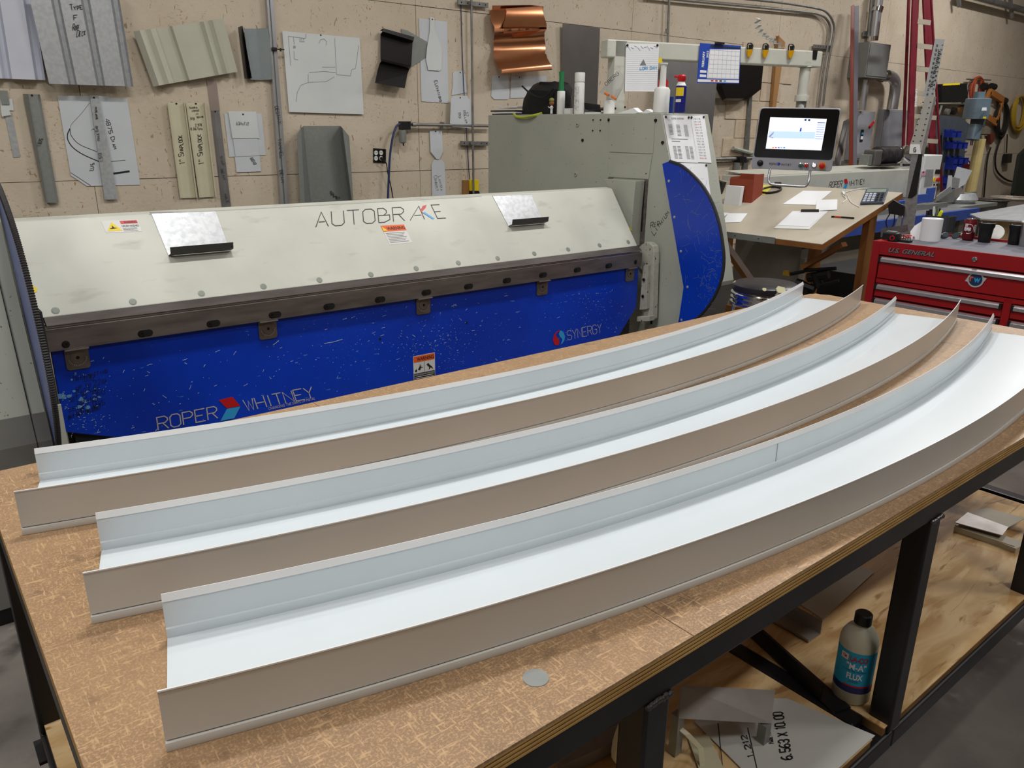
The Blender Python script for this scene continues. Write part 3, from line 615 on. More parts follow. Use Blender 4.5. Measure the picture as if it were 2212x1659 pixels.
crv = [(1447, 348), (1476, 360), (1513, 395), (1537, 434), (1553, 480), (1562, 530), (1564, 566), (1559, 602), (1547, 634), (1530, 662), (1510, 684), (1490, 697)]
Cy = [PX(*q, SX-0.03) for q in crv]; chord = [(1466, 696), (1477, 620), (1431, 354)]
Cc = curve([(0, p.y, p.z) for p in Cy], 4)
def guard(x, lab, side):
    g = MP('swing_guard', MB().prism([(x, p.y, p.z) for p in Cc]+[(x, PX(*q, SX-0.03).y, PX(*q, SX-0.03).z) for q in chord], (0.004, 0, 0)), gb if side else mat('guard_blue_with_reflection', (104, 116, 170), 0.3), label=lab)  # left guard greyer: the housing's reflection is put into its colour
    path = [V((x+0.002, p.y, p.z)) for p in Cc]; n = 170 if not side else 1
    if side: MP('rubber_edge', MB().tube(path, 0.0085, 8), rubber, g, smooth=True)
    else:
        # ribbed bead
        L = [0]
        for a, b in zip(path, path[1:]): L.append(L[-1]+(b-a).length)
        def pos(s):
            for i in range(len(path)-1):
                if s <= L[i+1]+1e-9: return path[i].lerp(path[i+1], (s-L[i])/max(1e-9, L[i+1]-L[i]))
            return path[-1]
        q = [pos(L[-1]*i/300) for i in range(301)]; MP('rubber_edge', MB().tube(q, [0.0095 if i % 2 else 0.007 for i in range(301)], 8), rubber, g)
    return g
g = guard(SX-0.032, 'blue D shaped guard plate at the right end', 1)
for q in [(1445, 391), (1457, 469), (1471, 543), (1485, 620), (1472, 691)]:
    MP('guard_screw', MB().lathe([(0.008, 0), (0.008, 0.002), (0.004, 0.004)], PX(*q, SX-0.032), (-1, 0, 0), n=12), galv, g, smooth=True)
scg = mat('grey_scratch', (112, 128, 156), 0.5, var=0); m = MB()
def PG(a, b): return PX(a, b, SX-.032)
for k in range(110):
    px, py = rr.uniform(1440, 1558), rr.uniform(365, 680)
    if px > 1450+112*math.sqrt(max(0, 1-((py-540)/190)**2)) or px < 1436+(py-352)*.16 or (py > 620 and px > 1545): continue
    scratch(m, px, py, rr.choice([.01, .02, .03, .05, .07]), rr.uniform(-1.6, 1.6), rr.uniform(.0008, .0016), pl=PG)
for k in range(120):
    px, py = rr.gauss(1535, 14), rr.gauss(600, 40)
    if px > 1450+108*math.sqrt(max(0, 1-((py-540)/190)**2)) or py > 660: continue
    scratch(m, px, py, rr.choice([.004, .006, .012, .03]), rr.uniform(-1.6, 1.6), .0012, pl=PG)
m.obj('paint_scratches', scg, g, kind='stuff')
guard(0.303, 'blue guard plate with ribbed rubber edge at the left end', 0)
# left side housing
def lprof(z, o=0.0):
    P = [(0.0, 2.69), (0.585, 2.728), (1.148, 2.922), (1.60, 3.08)]
    for (z0, a), (z1, b) in zip(P, P[1:]):
        if z <= z1: return a+(b-a)*(z-z0)/(z1-z0)-o
    return P[-1][1]-o
def lhouse(x0, x1, z0, z1, o, back): 
    zs = [z for z in (z0, .585, 1.148, z1) if z0 <= z <= z1]; zs = sorted(set(zs))
    return MB().prism([(x0, lprof(z, o), z) for z in zs]+[(x0, back if back else lprof(z1)+.01, z1), (x0, back if back else lprof(z0)+.01, z0)], (x1-x0, 0, 0))
MP('side_housing', lhouse(-0.25, 0.295, 0.06, 1.60, 0, 4.7), machg, label='pale grey left side housing')
MP('housing_base', lhouse(-0.252, 0.2965, 0.06, 0.672, .003, None), lowg)
MP('housing_plinth', MB().b2((-0.25, 2.70, 0.0), (0.29, 4.7, 0.06)), blackm)
MP('housing_seam', lhouse(0.2535, 0.2555, 0.06, 1.59, .0045, None), blkhole)
MP('left_pivot_arm', MB().b2((0.309, 3.04, 0.2), (0.374, 3.2, 0.94)), mat('machine_dark_recess', (0, 0, 0)), bevel=.004)
MP('arm_plate', MB().b2((0.340, 3.032, 0.44), (0.378, 3.039, 0.60)), machw)
# ================================================================ things on the back wall
def W(off): return lambda a, b: PW(a, b, off)
def sheet(name, label, cat, pts, off, m, th=0.0015, group=None, nail=None):
    P = [PW(*p, off) for p in pts]; o = MB().prism(P, (0, -th, 0)).obj(name, m, label=label, cat=cat, group=group)
    if nail: MB().lathe([(0.006, 0), (0.005, 0.002)], PW(*nail, off+th), (0, -1, 0), n=8).obj('nail', blackm, o)
    return o
def folded(name, label, cat, cols, m, th=0.0012, group=None, nail=None):
    """strip folded along its length: columns of (top pixel, bottom pixel, distance off the wall)"""
    r0 = [PW(*c[0], c[2]) for c in cols]; r1 = [PW(*c[1], c[2]) for c in cols]
    o = MB().grid([r0, r1], (0, -th, 0)).obj(name, m, label=label, cat=cat, group=group)
    if nail: MB().lathe([(0.006, 0), (0.005, 0.003)], PW(nail[0], nail[1], nail[2]+th), (0, -1, 0), n=8).obj('nail', blackm, o)
    return o
def L2(a, b, t): return (a[0]+(b[0]-a[0])*t, a[1]+(b[1]-a[1])*t)
deckw = mat('white_deck_sheet', (206, 210, 224), 0.45, var=0.04)
def deck(name, label, tl, tr, bl, br, n, m, base):
    cols = []
    for k in range(n):
        for f, off in ((0.0, 0.05), (0.70, 0.05), (0.78, 0.012), (0.92, 0.012)):
            t = (k+f)/n; cols.append((L2(tl, tr, t), L2(bl, br, t), base+off))
    cols.append((tr, br, base+0.05)); return folded(name, label, 'sheet', cols, m, 0.0012)
deck('ribbed_deck_sheet', 'white ribbed roof deck sheet, leftmost on the wall', (-75, -20), (68, -20), (-45, 168), (98, 173), 2, deckw, 0.01)
dk_ = deck('ribbed_deck_sheet', 'galvanised ribbed deck sheet with marker writing, top left of the wall', (60, -20), (255, -20), (106, 181), (288, 187), 3, galv, 0.06)
for s, p1, p2, p3 in (('Type', (152, 22), (178, 20), (150, 10)), ('F', (160, 44), (168, 43), (159, 33)), ('Roof', (157, 66), (171, 63), (158, 52)), ('Deck', (165, 80), (184, 76), (167, 66))):
    write(dk_, s, W(0.113), p1, p2, p3, 0.0032, ink, jit=0.05, name='marker_writing')
# ribbed greenish beige panel
c = [(0, .02), (.07, .055), (.13, .035), (.19, .055), (.245, .04), (.25, .015), (.40, .015), (.43, .04), (.70, .045), (.74, .02), (.78, .045), (.83, .02), (.88, .045), (.92, .02), (1, .03)]
gb_ = mat('greenish_beige_coil', (192, 192, 176), 0.42, rgb2=(184, 184, 168), scale=5)
folded('ribbed_wall_panel', 'greenish beige ribbed metal panel sample hung tilted', 'panel', [(L2((288, 68), (482, 40), t), L2((331, 187), (513, 155), t), 0.02+o) for t, o in c], gb_, nail=(397, 57, 0.05))
bz = mat('dark_bronze_coil', (26, 22, 22), 0.35, 0.2, var=0.2)
t = thing('corner_flashing', 'grey folded flashing sample with black hemmed edge', 'flashing', PW(550, 172, 0.02))
MB().grid([[PW(527, 62, .03), PW(555, 62, .012), PW(579, 60, .05)], [PW(541, 172, .03), PW(566, 173, .012), PW(592, 171, .05)]], (0, -.0012, 0)).obj('grey_flashing', mat('grey_green_coil', (138, 148, 150), 0.45), t)
MB().grid([[PW(514, 59, .02), PW(519, 57, .08), PW(524, 56, .04), PW(528, 80, .06)], [PW(528, 170, .02), PW(534, 170, .08), PW(538, 170, .04), PW(544, 169, .06)]], (0, -.0012, 0)).obj('black_flashing', bz, t)
# aluminium rail held by a clamp
al = mat('aluminium', (196, 198, 204), 0.32, 0.85, var=0.04)
r = thing('aluminium_rail', 'long aluminium rail standing against the wall with marker writing', 'rail', PW(612, 446, 0.02))
T = [(572, -10), (576, -10), (580, -10), (587, -10)]; B = [(606, 470), (611, 470), (616, 470), (624, 470)]
for (i, j, o, th) in ((0, 1, .02, .03), (1, 2, .02, .012), (2, 3, .02, .02)):
    MB().prism([PW(*T[i], o), PW(*T[j], o), PW(*B[j], o), PW(*B[i], o)], (0, -th, 0)).obj('flange' if i != 1 else 'groove', al if i != 1 else galvd, r)
for s, a, b in (('DESTINY', (594, 230), (601, 268)), ('TAMMEL', (600, 300), (605, 342)), ('BEAM', (604, 368), (607, 394))):
    write(r, s, W(.052), a, b, (a[0]+7, a[1]-1), 0.0027, ink, jit=0.04, name='marker_writing')
cl = thing('spring_clamp', 'small black spring clamp on the aluminium rail', 'clamp', PW(598, 108, .05))
MB().prism([PW(586, 102, .045), PW(596, 103, .045), (PW(596, 111, .045)), PW(586, 109, .045)], (0, -.02, 0)).obj('jaw', blackp, cl, bevel=0.002)
MB().tube([PW(594, 106, .06), PW(606, 107, .06), PW(614, 107, .06)], 0.004, 8).obj('bar', blackm, cl)
MB().tube([PW(606, 104, .06), PW(606, 111, .06)], 0.006, 8).obj('grip', blackp, cl)
# white template sheet with line drawing
pc = mat('pencil_line', (150, 156, 158), 0.7, var=0)
d = sheet('drawing_board', 'large pale square sheet with a faint pencil drawing', 'board', [(609, 67), (776, 82), (785, 247), (624, 242)], 0.012, palew, 0.006, nail=(693, 76))
m = MB()
def pline(m, pts, pl, w):
    P = [pl(*p) for p in pts]
    for a, b in zip(P, P[1:]):
        t = (b-a).normalized(); s = t.cross(V((0, 1, 0))).normalized()*w/2; m.add([a-s, b-s, b+s, a+s], [(0, 1, 2, 3)])
for pts in ([(622, 78), (660, 83), (661, 73)], [(623, 78), (628, 142)], [(634, 80), (636, 96)], [(635, 110), (636, 128), (644, 129)], [(648, 82), (648, 90), (658, 90)], [(723, 82), (727, 161), (757, 164)], [(757, 164), (760, 150), (768, 148), (772, 120), (775, 98)], [(668, 157), (700, 154), (725, 157)], [(666, 160), (666, 178), (705, 176), (722, 166)], [(666, 178), (650, 184), (642, 200), (640, 220)], [(696, 145), (724, 145)], [(689, 94), (692, 86), (700, 84), (706, 90), (704, 98)]):
    pline(m, pts, W(0.0192), 0.0035)
m.obj('pencil_drawing', pc, d, kind='stuff')
for s, a, b, c_ in (('17', (650, 88), (657, 88), (650, 83)), ('8', (634, 104), (638, 104), (634, 99))): write(d, s, W(.0192), a, b, c_, 0.003, pc)
# black gutter sample
t = thing('gutter_sample', 'black ribbed gutter profile sample hung on the wall', 'gutter', PW(845, 185, .02))
rows = []
for (a, b, o) in [((821, 66), (890, 85), .02), ((828, 61), (895, 80), .07), ((826, 68), (893, 88), .075), ((822, 74), (891, 92), .02), ((822, 127), (888, 142), .03), ((824, 132), (886, 147), .07), ((820, 137), (884, 150), .03), ((816, 150), (880, 160), .03), ((810, 179), (874, 191), .09)]:
    rows.append([PW(*a, o), PW(*b, o)])
MB().grid(rows, (0, -.0015, 0)).obj('profile', bz, t)
sheet('backing_plate', 'small dull grey plate tucked behind the black gutter sample', 'plate', [(866, 62), (880, 66), (922, 90), (925, 122), (905, 134), (886, 146)], .006, galvd)
# hanging templates
s1 = sheet('tall_template', 'tall pale sheet lettered elevations under a bottle shaped template', 'template', [(904.7, 39), (965.6, 47), (969, 223), (910.5, 219)], 0.004, pale, nail=(933, 46))
sheet('bottle_shaped_template', 'bottle shaped pale template hanging over the tall sheet', 'template', [(929, 36), (937, 37), (938, 60), (955, 108), (953, 150), (949, 153), (925, 151), (920, 128), (922, 105), (928, 70)], 0.014, palew, nail=(934, 42))
write(s1, 'Elevations', W(.0065), (938, 175), (950, 220), (945, 174), 0.0032, ink, jit=0.06, name='marker_writing')
sheet('wavy_template', 'small wavy-edged grey template left of the vertical conduit', 'template', [(979, 155), (1002, 153), (1009, 200), (975, 206), (978, 184), (977, 175)], .004, pale, nail=(994, 157))
s2 = sheet('notched_template', 'notched pale template hanging over the horizontal pipe', 'template', [(978, 207), (1010, 207), (1011, 213), (1016, 215), (1019, 274), (1012, 276), (977, 274), (972, 266), (974, 214)], .055, pale, nail=(994, 211))
for s, a, b in (('8', (990, 244), (991, 249)), ('9', (990, 250), (991, 255)), ('Roller', (1000, 240), (1006, 266)), ('57', (1006, 243), (1007, 252))): write(s2, s, W(.058), a, b, (a[0]+5, a[1]-1), 0.0021, ink, jit=0.05)
sheet('arrow_template', 'grey arrow-ended template over the conduit duct one', 'template', [(928, 282), (954, 281), (957, 327), (949, 344), (943, 344), (930, 328)], .012, pale, nail=(941, 284))
s3 = sheet('duct_template', 'long pale template with marker writing, just above the machine', 'template', [(937, 345), (954, 345), (960, 353), (964, 450), (934, 450), (932, 356)], .006, pale)
write(s3, 'Lavista', W(.0085), (946, 382), (952, 412), (952, 380), 0.0028, inkg, jit=0.06); write(s3, 'Conduct', W(.0085), (937, 380), (943, 412), (943, 378), 0.0028, inkg, jit=0.06)
# copper cornice samples
cu = mat('polished_copper', (240, 168, 124), 0.24, 1.0, rgb2=(222, 148, 106), scale=4, rvar=0.06)
def cornice(label, rws, base):
    rows = [[PW(*L2(a, b, k/6), base+o) for k in range(7)] for a, b, o in rws]
    return MB().grid(rows, (0, -.001, 0)).obj('copper_cornice', cu, label=label, cat='cornice', smooth=True, group='copper cornice samples')
cornice('larger copper cornice sample with its deep cove, hung lower', [((1092, 18), (1172, 13), .05), ((1094, 26), (1172, 24), .05), ((1091, 40), (1176, 38), .07), ((1087, 52), (1180, 50), .10), ((1086, 58), (1181, 57), .115), ((1088, 62), (1181, 60), .095), ((1088, 72), (1180, 64), .095), ((1068, 74), (1176, 70), .06), ((1066, 86), (1176, 82), .03), ((1067, 100), (1178, 96), .02), ((1066, 112), (1178, 106), .03), ((1065, 121), (1177, 116), .055), ((1068, 126), (1180, 117), .06), ((1072, 136), (1182, 126), .09), ((1076, 148), (1189, 138), .13), ((1084, 151), (1193, 144), .14), ((1083, 160), (1192, 151), .14)], .02)
cornice('smaller copper cornice sample hung behind and left of the larger one', [((1063, 12), (1148, 11), .04), ((1063, 20), (1174, 14), .03), ((1057, 26), (1172, 30), .06), ((1062, 48), (1176, 44), .09), ((1068, 58), (1180, 54), .11), ((1068, 70), (1180, 62), .11)], .005)
# notched templates under the copper
sheet('stair_template', 'pale notched template lettered by hand, below the copper', 'template', [(1063, 163), (1099, 163), (1100, 210), (1097, 215), (1068, 215), (1061, 208)], .004, pale, nail=(1078, 166))
sheet('stair_template', 'pale notched template half hidden by the black bag', 'template', [(1104, 165), (1180, 164), (1180, 210), (1102, 212)], .004, pale, nail=(1122, 167))
# galvanised splash pan standing behind the machine
t = thing('splash_pan', 'galvanised sheet pan with folded side flanges standing on its end', 'pan', PW(700, 450, .003))
MB().grid([[PW(655, 272, .003), PW(735, 272, .003)], [PW(675, 470, .003), PW(762, 470, .003)]], (0, -.0015, 0)).obj('pan_base', galvd, t)
MB().grid([[PW(641, 292, .13), PW(650, 277, .12), PW(655, 273, .003)], [PW(650, 470, .13), PW(660, 470, .12), PW(675, 470, .003)]], (0, -.0015, 0)).obj('side_flange', galvd, t)
MB().grid([[PW(735, 272, .003), PW(740, 277, .12), PW(754, 294, .13)], [PW(762, 470, .003), PW(764, 470, .12), PW(765, 470, .13)]], (0, -.0015, 0)).obj('side_flange', galvd, t)
write(t, 'Splash', W(.006), (728, 432), (712, 415), (734, 428), 0.0032, ink, jit=0.05, name='marker_writing'); write(t, 'Pan', W(.006), (718, 427), (712, 418), (722, 424), 0.0027, ink, jit=0.05, name='marker_writing')
# quad outlet
t = thing('quad_outlet', 'black four-way wall outlet with a plug in one socket', 'outlet', PW(820, 352, .01))
MB().prism([PW(806, 320, 0.001), PW(833, 322, 0.001), PW(833, 352, 0.001), (PW(806, 351, .001))], (0, -.006, 0)).obj('box', blackm, t)
for a, b in ((812, 330), (823, 330), (812, 342), (823, 342)):
    o = MB().lathe([(0.017, 0), (0.017, 0.003)], PW(a, b, .007), (0, -1, 0), n=16).obj('socket', whitep, t)
    for dx in (-2, 2): MB().prism([PW(a+dx-.5, b-2, .0102), PW(a+dx+.5, b-2, .0102), PW(a+dx+.5, b+1, .0102), PW(a+dx-.5, b+1, .0102)], (0, -.0004, 0)).obj('slot', blackm, o)
MB().tube([PW(824, 342, .01), PW(825, 343, .05)], 0.012, 10).obj('plug', blackp, t)
MB().tube(curve([PW(825, 344, .05), PW(834, 352, .05), PW(838, 375, .04), (PW(845, 405, .03)), PW(851, 440, .03)]), 0.004, 6).obj('cord', blackp, t)
# air regulator with hose
t = thing('air_filter', 'black and grey air filter on the wall pipe with a blue hose', 'filter', PW(870, 314, .06))
MB().prism([PW(860, 262, .03), PW(879, 262, .03), PW(879, 280, .03), PW(861, 280, .03)], (0, -.06, 0)).obj('regulator_head', blackp, t, bevel=0.003)
MB().lathe([(0.012, -.01), (0.028, 0), (0.03, 0.03), (0.03, 0.085), (0.026, 0.09)], PW(870, 307, .06), (0, 0, 1), n=16).obj('bowl', galvd, t, smooth=True)
MB().tube([PW(871, 309, .06), PW(872, 315, .06)], 0.005, 8).obj('drain', blackm, t)
hose = mat('blue_air_hose', (36, 52, 100), 0.5)
MB().tube(curve([PW(864, 268, .07), PW(856, 274, .07), PW(848, 298, .08), (PW(842, 340, .08)), PW(840, 380, .08), PW(837, 445, .08)]), 0.0085, 8).obj('hose', hose, t, smooth=True)
# pipe and conduits
pp = thing('air_pipe', 'horizontal grey air pipe running behind the machine', 'pipe', PW(960, 272, .02))
MB().tube([PW(880, 269, .05), PW(890, 269, .05)], 0.008, 8).obj('nipple', bolt, pp)
MB().tube([PW(890, 269, .05), PW(898, 269, .05)], 0.017, 10).obj('coupling', greyp, pp)
MB().tube([PW(896, 269, .05), PW(1060, 272, .05)], 0.0125, 10).obj('pipe', greyp, pp, smooth=True)
for x in (955,): MB().box(PW(x, 271, .035), (0.012, 0.05, 0.05)).obj('strap', greyp, pp)
cd = thing('vertical_conduit', 'thin vertical conduit on strut brackets left of the copper samples', 'conduit', PW(1022, 430, .03))
MB().tube([PW(1018, -15, .06), PW(1023, 440, .06)], 0.0095, 10).obj('pipe', greyp, cd, smooth=True)
def strut(par, a, b, w=.034):
    A, Bq = PW(*a, .02), PW(*b, .02); U = (Bq-A).normalized(); m = MB()
    Zv = V((0, 0, 1)); m.prism([A-Zv*w/2, Bq-Zv*w/2, Bq+Zv*w/2, A+Zv*w/2], (0, -.02, 0)); o = m.obj('strut', greyp, par, bevel=.001)
    L = (Bq-A).length; k = int(L/.05)
    for i in range(k): MB().lathe([(0.006, 0), (0.006, 0.001)], A+U*(L*(i+.5)/k)+V((0, -.0201, 0)), (0, -1, 0), n=8).obj('slot', blkhole, o)
strut(cd, (987, 5), (1052, 12)); strut(cd, (994, 309), (1054, 310))
for y in (9, 309): MB().prism(rrect(PW(1021, y, .06), (1, 0, 0), (0, 0, 1), .05, .026, .01), (0, -.012, 0)).obj('pipe_clip', greyp, cd)
MB().tube(curve([PW(995, -10, .01), PW(997, 60, .01), PW(1000, 150, .01), PW(1006, 260, .02), PW(1013, 370, .02), PW(1020, 425, .02)]), .0035, 6).obj('thin_blue_wire', hose, label='thin blue wire hanging beside the vertical conduit', cat='wire')
t = thing('wall_switch_block', 'yellow box on a small wood block at the foot of the vertical conduit', 'switch', PW(1010, 425, .01))
MB().prism([PW(998, 389, .001), PW(1014, 389, .001), PW(1015, 424, .001), PW(998, 423, .001)], (0, -.02, 0)).obj('wood_block', wood, t)
MB().prism([PW(1012, 388, .02), PW(1031, 388, .02), PW(1031, 412, .02), PW(1013, 412, .02)], (0, -.025, 0)).obj('yellow_box', yellow, t, bevel=.002)
MB().prism([PW(1014, 412, .02), PW(1030, 412, .02), PW(1034, 422, .02), PW(1012, 422, .02)], (0, -.03, 0)).obj('black_foot', blackp, t)
# left group
t = thing('tag_bundle', 'small bundle of pale and grey tags at the left edge of the wall', 'tags', PW(10, 250, .01))
MB().prism([PW(0, 212, .006), PW(26, 214, .006), PW(30, 239, .006), PW(2, 238, .006)], (0, -.001, 0)).obj('tag', palew, t)
MB().prism([PW(-4, 195, .012), PW(16, 196, .012), PW(21, 226, .012), PW(4, 226, .012)], (0, -.001, 0)).obj('tag', galvd, t, label='dark galvanised tag')
MB().prism([PW(2, 236, .016), PW(20, 238, .016), PW(24, 248, .016), PW(4, 252, .016)], (0, -.001, 0)).obj('tag', palew, t)
MB().prism([PW(10, 246, .003), PW(25, 244, .003), PW(44, 339, .003), PW(29, 340, .003)], (0, -.001, 0)).obj('long_tag', galv, t)
g1 = folded('flashing_strip', 'long galvanised folded strip marked 1.875, left of the octagonal sheets', 'flashing', [((49, 203), (98, 436), .01), ((58, 203), (99, 437), .05), ((60, 203), (101, 438), .03), ((81, 204), (121, 438), .03), ((86, 204), (127, 437), .015)], galvd, nail=(69, 206, .032))
write(g1, '1.875', W(.034), (87, 316), (93, 300), (80, 315), .0027, ink, jit=.04, name='marker_writing')
s4 = sheet('octagonal_template', 'large pale sheet with cut corner and a hand drawn arc, behind a grey strip', 'template', [(124, 207), (232, 207), (238, 211), (275, 213), (303, 399), (188, 402), (153, 379)], .004, pale)
m = MB()
def cv(q): return [(p.x, p.y) for p in curve([(x, y, 0) for x, y in q], 5)]
pline(m, cv([(194, 222), (175, 246), (155, 268), (151, 278)]), W(.0065), .0015); pline(m, cv([(151, 278), (146, 290), (147, 303), (158, 319), (180, 334), (214, 349)]), W(.0065), .0055); pline(m, cv([(151, 278), (154, 293), (172, 312), (210, 328)]), W(.0065), .0035)
pline(m, [(238, 349), (271, 346)], W(.0065), .003); pline(m, [(245, 375), (280, 370)], W(.0065), .012); pline(m, [(153, 373), (196, 401)], W(.0065), .003)
m.obj('drawn_lines', ink, s4, kind='stuff')
for s, a, b in (('4875 Diam', (227, 257), (246, 322)), ('12', (204, 275), (197, 281)), ('9/12', (196, 354), (194, 370))):
    write(s4, s, W(.0065), a, b, (a[0]+8, a[1]-2), .0032, ink, jit=.05, name='marker_writing')
g2 = folded('flashing_strip', 'grey strip lettered male end, hanging over the octagonal sheets', 'flashing', [((194, 206), (226, 431), .02), ((205, 206), (240, 431), .026), ((213, 206), (255, 430), .02)], galv, nail=(203, 211, .024))
for s, a, b in (('snap seam', (211, 257), (209, 231)), ('Male End', (216, 303), (210, 272)), ('1.513', (222, 348), (218, 330))): write(g2, s, W(.029), a, b, (a[0]-6, a[1]+1), .0027, ink, jit=.05, name='marker_writing')
# snap lock panels
sn = mat('cream_coil', (204, 198, 172), 0.5, var=.04)
for k, (a, b, c_, d_, lab) in enumerate([((361, 222), (397, 222), (389, 428), (424, 427), 'left cream panel of the snaplock pair, marked by hand'), ((401, 222), (441, 222), (430, 427), (465, 425), 'right cream panel of the snaplock pair, with small notes at its top')]):
    o = folded('snaplock_panel', lab, 'panel', [(a, c_, .035), ((a[0]+1, a[1]), (c_[0]+1, c_[1]), .012), ((b[0]-1, b[1]), (d_[0]-1, d_[1]), .012), (b, d_, .04), ((b[0]+3, b[1]), (d_[0]+3, d_[1]), .03)], sn, nail=((a[0]+b[0])/2+2, a[1]+2, .013))
    write(o, '1" Snaplock', W(.0145), ((399, 353) if k == 0 else (440, 353)), ((393, 292) if k == 0 else (434, 290)), ((388, 355) if k == 0 else (429, 355)), .0035, ink, jit=.05, name='marker_writing', gap=.2)
for s, a, b in (('Material', (409, 235), (427, 234)), ('usage', (415, 241), (430, 240)), ('in', (423, 248), (428, 248)), ('seams', (425, 255), (439, 254)), ('.978', (409, 259), (420, 259)), ('2.978', (422, 273), (436, 272)), ('8.316 Total', (412, 281), (438, 280))):
    write(o, s, W(.0145), a, b, (a[0]-.4, a[1]-5), .0021, ink, jit=.05, name='marker_writing')
folded('flashing_strip', 'dull pinkish strip above the thin marked strip', 'flashing', [((446, 171), (455, 239), .004), ((467, 172), (475, 239), .004)], mat('dull_pink_zinc', (160, 144, 136), .5, .4), group=None)
o = folded('flashing_strip', 'thin folded strip marked snap beam male, right of the cream panels', 'flashing', [((455, 239), (480, 455), .004), ((463, 239), (490, 455), .02), ((474, 240), (500, 455), .012)], mat('zinc_strip', (150, 146, 146), .42, .6, rgb2=(120, 120, 122)), nail=(465, 241, .02))
for s, a, b in (('SNAP', (475, 338), (479, 357)), ('BEAM', (476, 366), (483, 388)), ('MALE', (484, 420), (490, 438))): write(o, s, W(.024), a, b, (a[0]+5, a[1]-1), .0021, ink, jit=.05, name='marker_writing')
# stack of square templates
for k, (pts, off, lab) in enumerate([([(484, 245), (565, 245), (574, 335), (495, 339)], .004, 'widest pale sheet at the back of the stack of square templates'),
    ([(507, 337), (561, 336), (564, 370), (511, 372)], .007, 'lowest pale sheet of the stack of square templates, marked 8818'),
    ([(503, 300), (556, 299), (561, 336), (509, 338)], .010, 'middle pale sheet in the stack of square templates'),
    ([(493, 240), (553, 241), (560, 298), (502, 299)], .014, 'topmost pale sheet of the square templates, marked with two sizes')]):
    o = sheet('square_template', lab, 'template', pts, off, palew if k == 3 else pale, group='stack of square templates', nail=(525, 247) if k == 3 else None)
    if k == 3:
        write(o, '6 3/4 x 7 1/2', W(.0175), (511, 270), (537, 271), (511, 263), .0021, ink, jit=.04)
    if k == 1: write(o, '8818', W(.0105), (540, 342), (548, 356), (546, 340), .0027, ink, jit=.04)
MB().prism([PW(1212, 235, .012), PW(1215, 50, .04), PW(1296, 61, .04), PW(1287, 300, .012), PW(1212, 300, .012)], (0, -.0015, 0)).obj('steel_sheet', mat('bare_steel_sheet', (150, 146, 144), .38, .85, rgb2=(128, 124, 122), scale=3), label='plain steel sheet leaning on the wall right of the copper samples', cat='sheet')
MB().prism([PW(1432, 126, .10), PW(1552, 136, .10), PW(1530, 370, .30), PW(1445, 370, .30)], (0, -.002, 0)).obj('steel_sheet', mat('bare_steel_sheet_dark', (112, 110, 110), .42, .8, rgb2=(96, 94, 95), scale=3), label='large dark steel sheet behind the console arm, under the calendar', cat='sheet')
t = thing('black_duct_boot', 'black folded sheet metal scupper on the wall right of the calendar', 'scupper', PW(1600, 215, .02))
MB().prism([PW(1560, 128, .03), PW(1635, 131, .03), PW(1629, 193, .03), PW(1600, 216, .03), PW(1561, 216, .03), PW(1549, 185, .03)], (0, -.09, 0)).obj('body', bz, t)
MB().prism([PW(1628, 191, .12), PW(1600, 217, .12), PW(1560, 217, .12), PW(1550, 190, .12)], (0, -.05, .02)).obj('lip', bz, t)
MB().prism([PW(1676, 78, .02), PW(1690, 92, .02), PW(1670, 232, .02), (PW(1662, 232, .02)), PW(1669, 150, .02)], (0, -.038, 0)).obj('timber_stud', wood, label='rough timber stud fixed to the wall behind the console', cat='stud')
t = thing('grey_conduit', 'grey conduit rising above the console arm', 'conduit', PW(1438, 160, .03))
MB().tube([PW(1446, -15, .05), PW(1439, 180, .05)], .012, 10).obj('pipe', greyp, t, smooth=True); MB().tube([PW(1441, 62, .05), PW(1441, 72, .05)], .016, 10).obj('coupling', greyp, t)
MB().prism([PW(1622, 208, .02), PW(1616, 208, .02), PW(1600, 400, .02), (PW(1610, 400, .02))], (0, -.02, 0)).obj('strut_rail', greyp, label='vertical strut rail on the block wall behind the console', cat='rail')
for k, (pts, lab) in enumerate([([(1395, -8), (1500, 3), (1640, 16), (1740, 26), (1768, 31), (1784, 40), (1793, 58), (1792, 80), (1786, 110), (1776, 170), (1769, 230)], 'outer of the two bent conduits at top right'), ([(1500, -10), (1640, 4), (1700, 11), (1765, 22), (1785, 32), (1797, 52), (1798, 75), (1790, 120), (1782, 170), (1775, 232)], 'inner of the two bent conduits, set further back')]):
    if k: pts = [(a+3, b-3) for a, b in pts]
    MB().tube(curve([PW(*p, .05+.03*k) for p in pts], 4), .013, 8).obj('bent_conduit', greyp, label=lab, cat='conduit', smooth=True, group='bent conduits')
t = thing('conduit_strut', 'short strut bracket holding the bent conduits', 'bracket', PW(1775, 103, .01)); strut(t, (1756, 100), (1794, 103), .04)
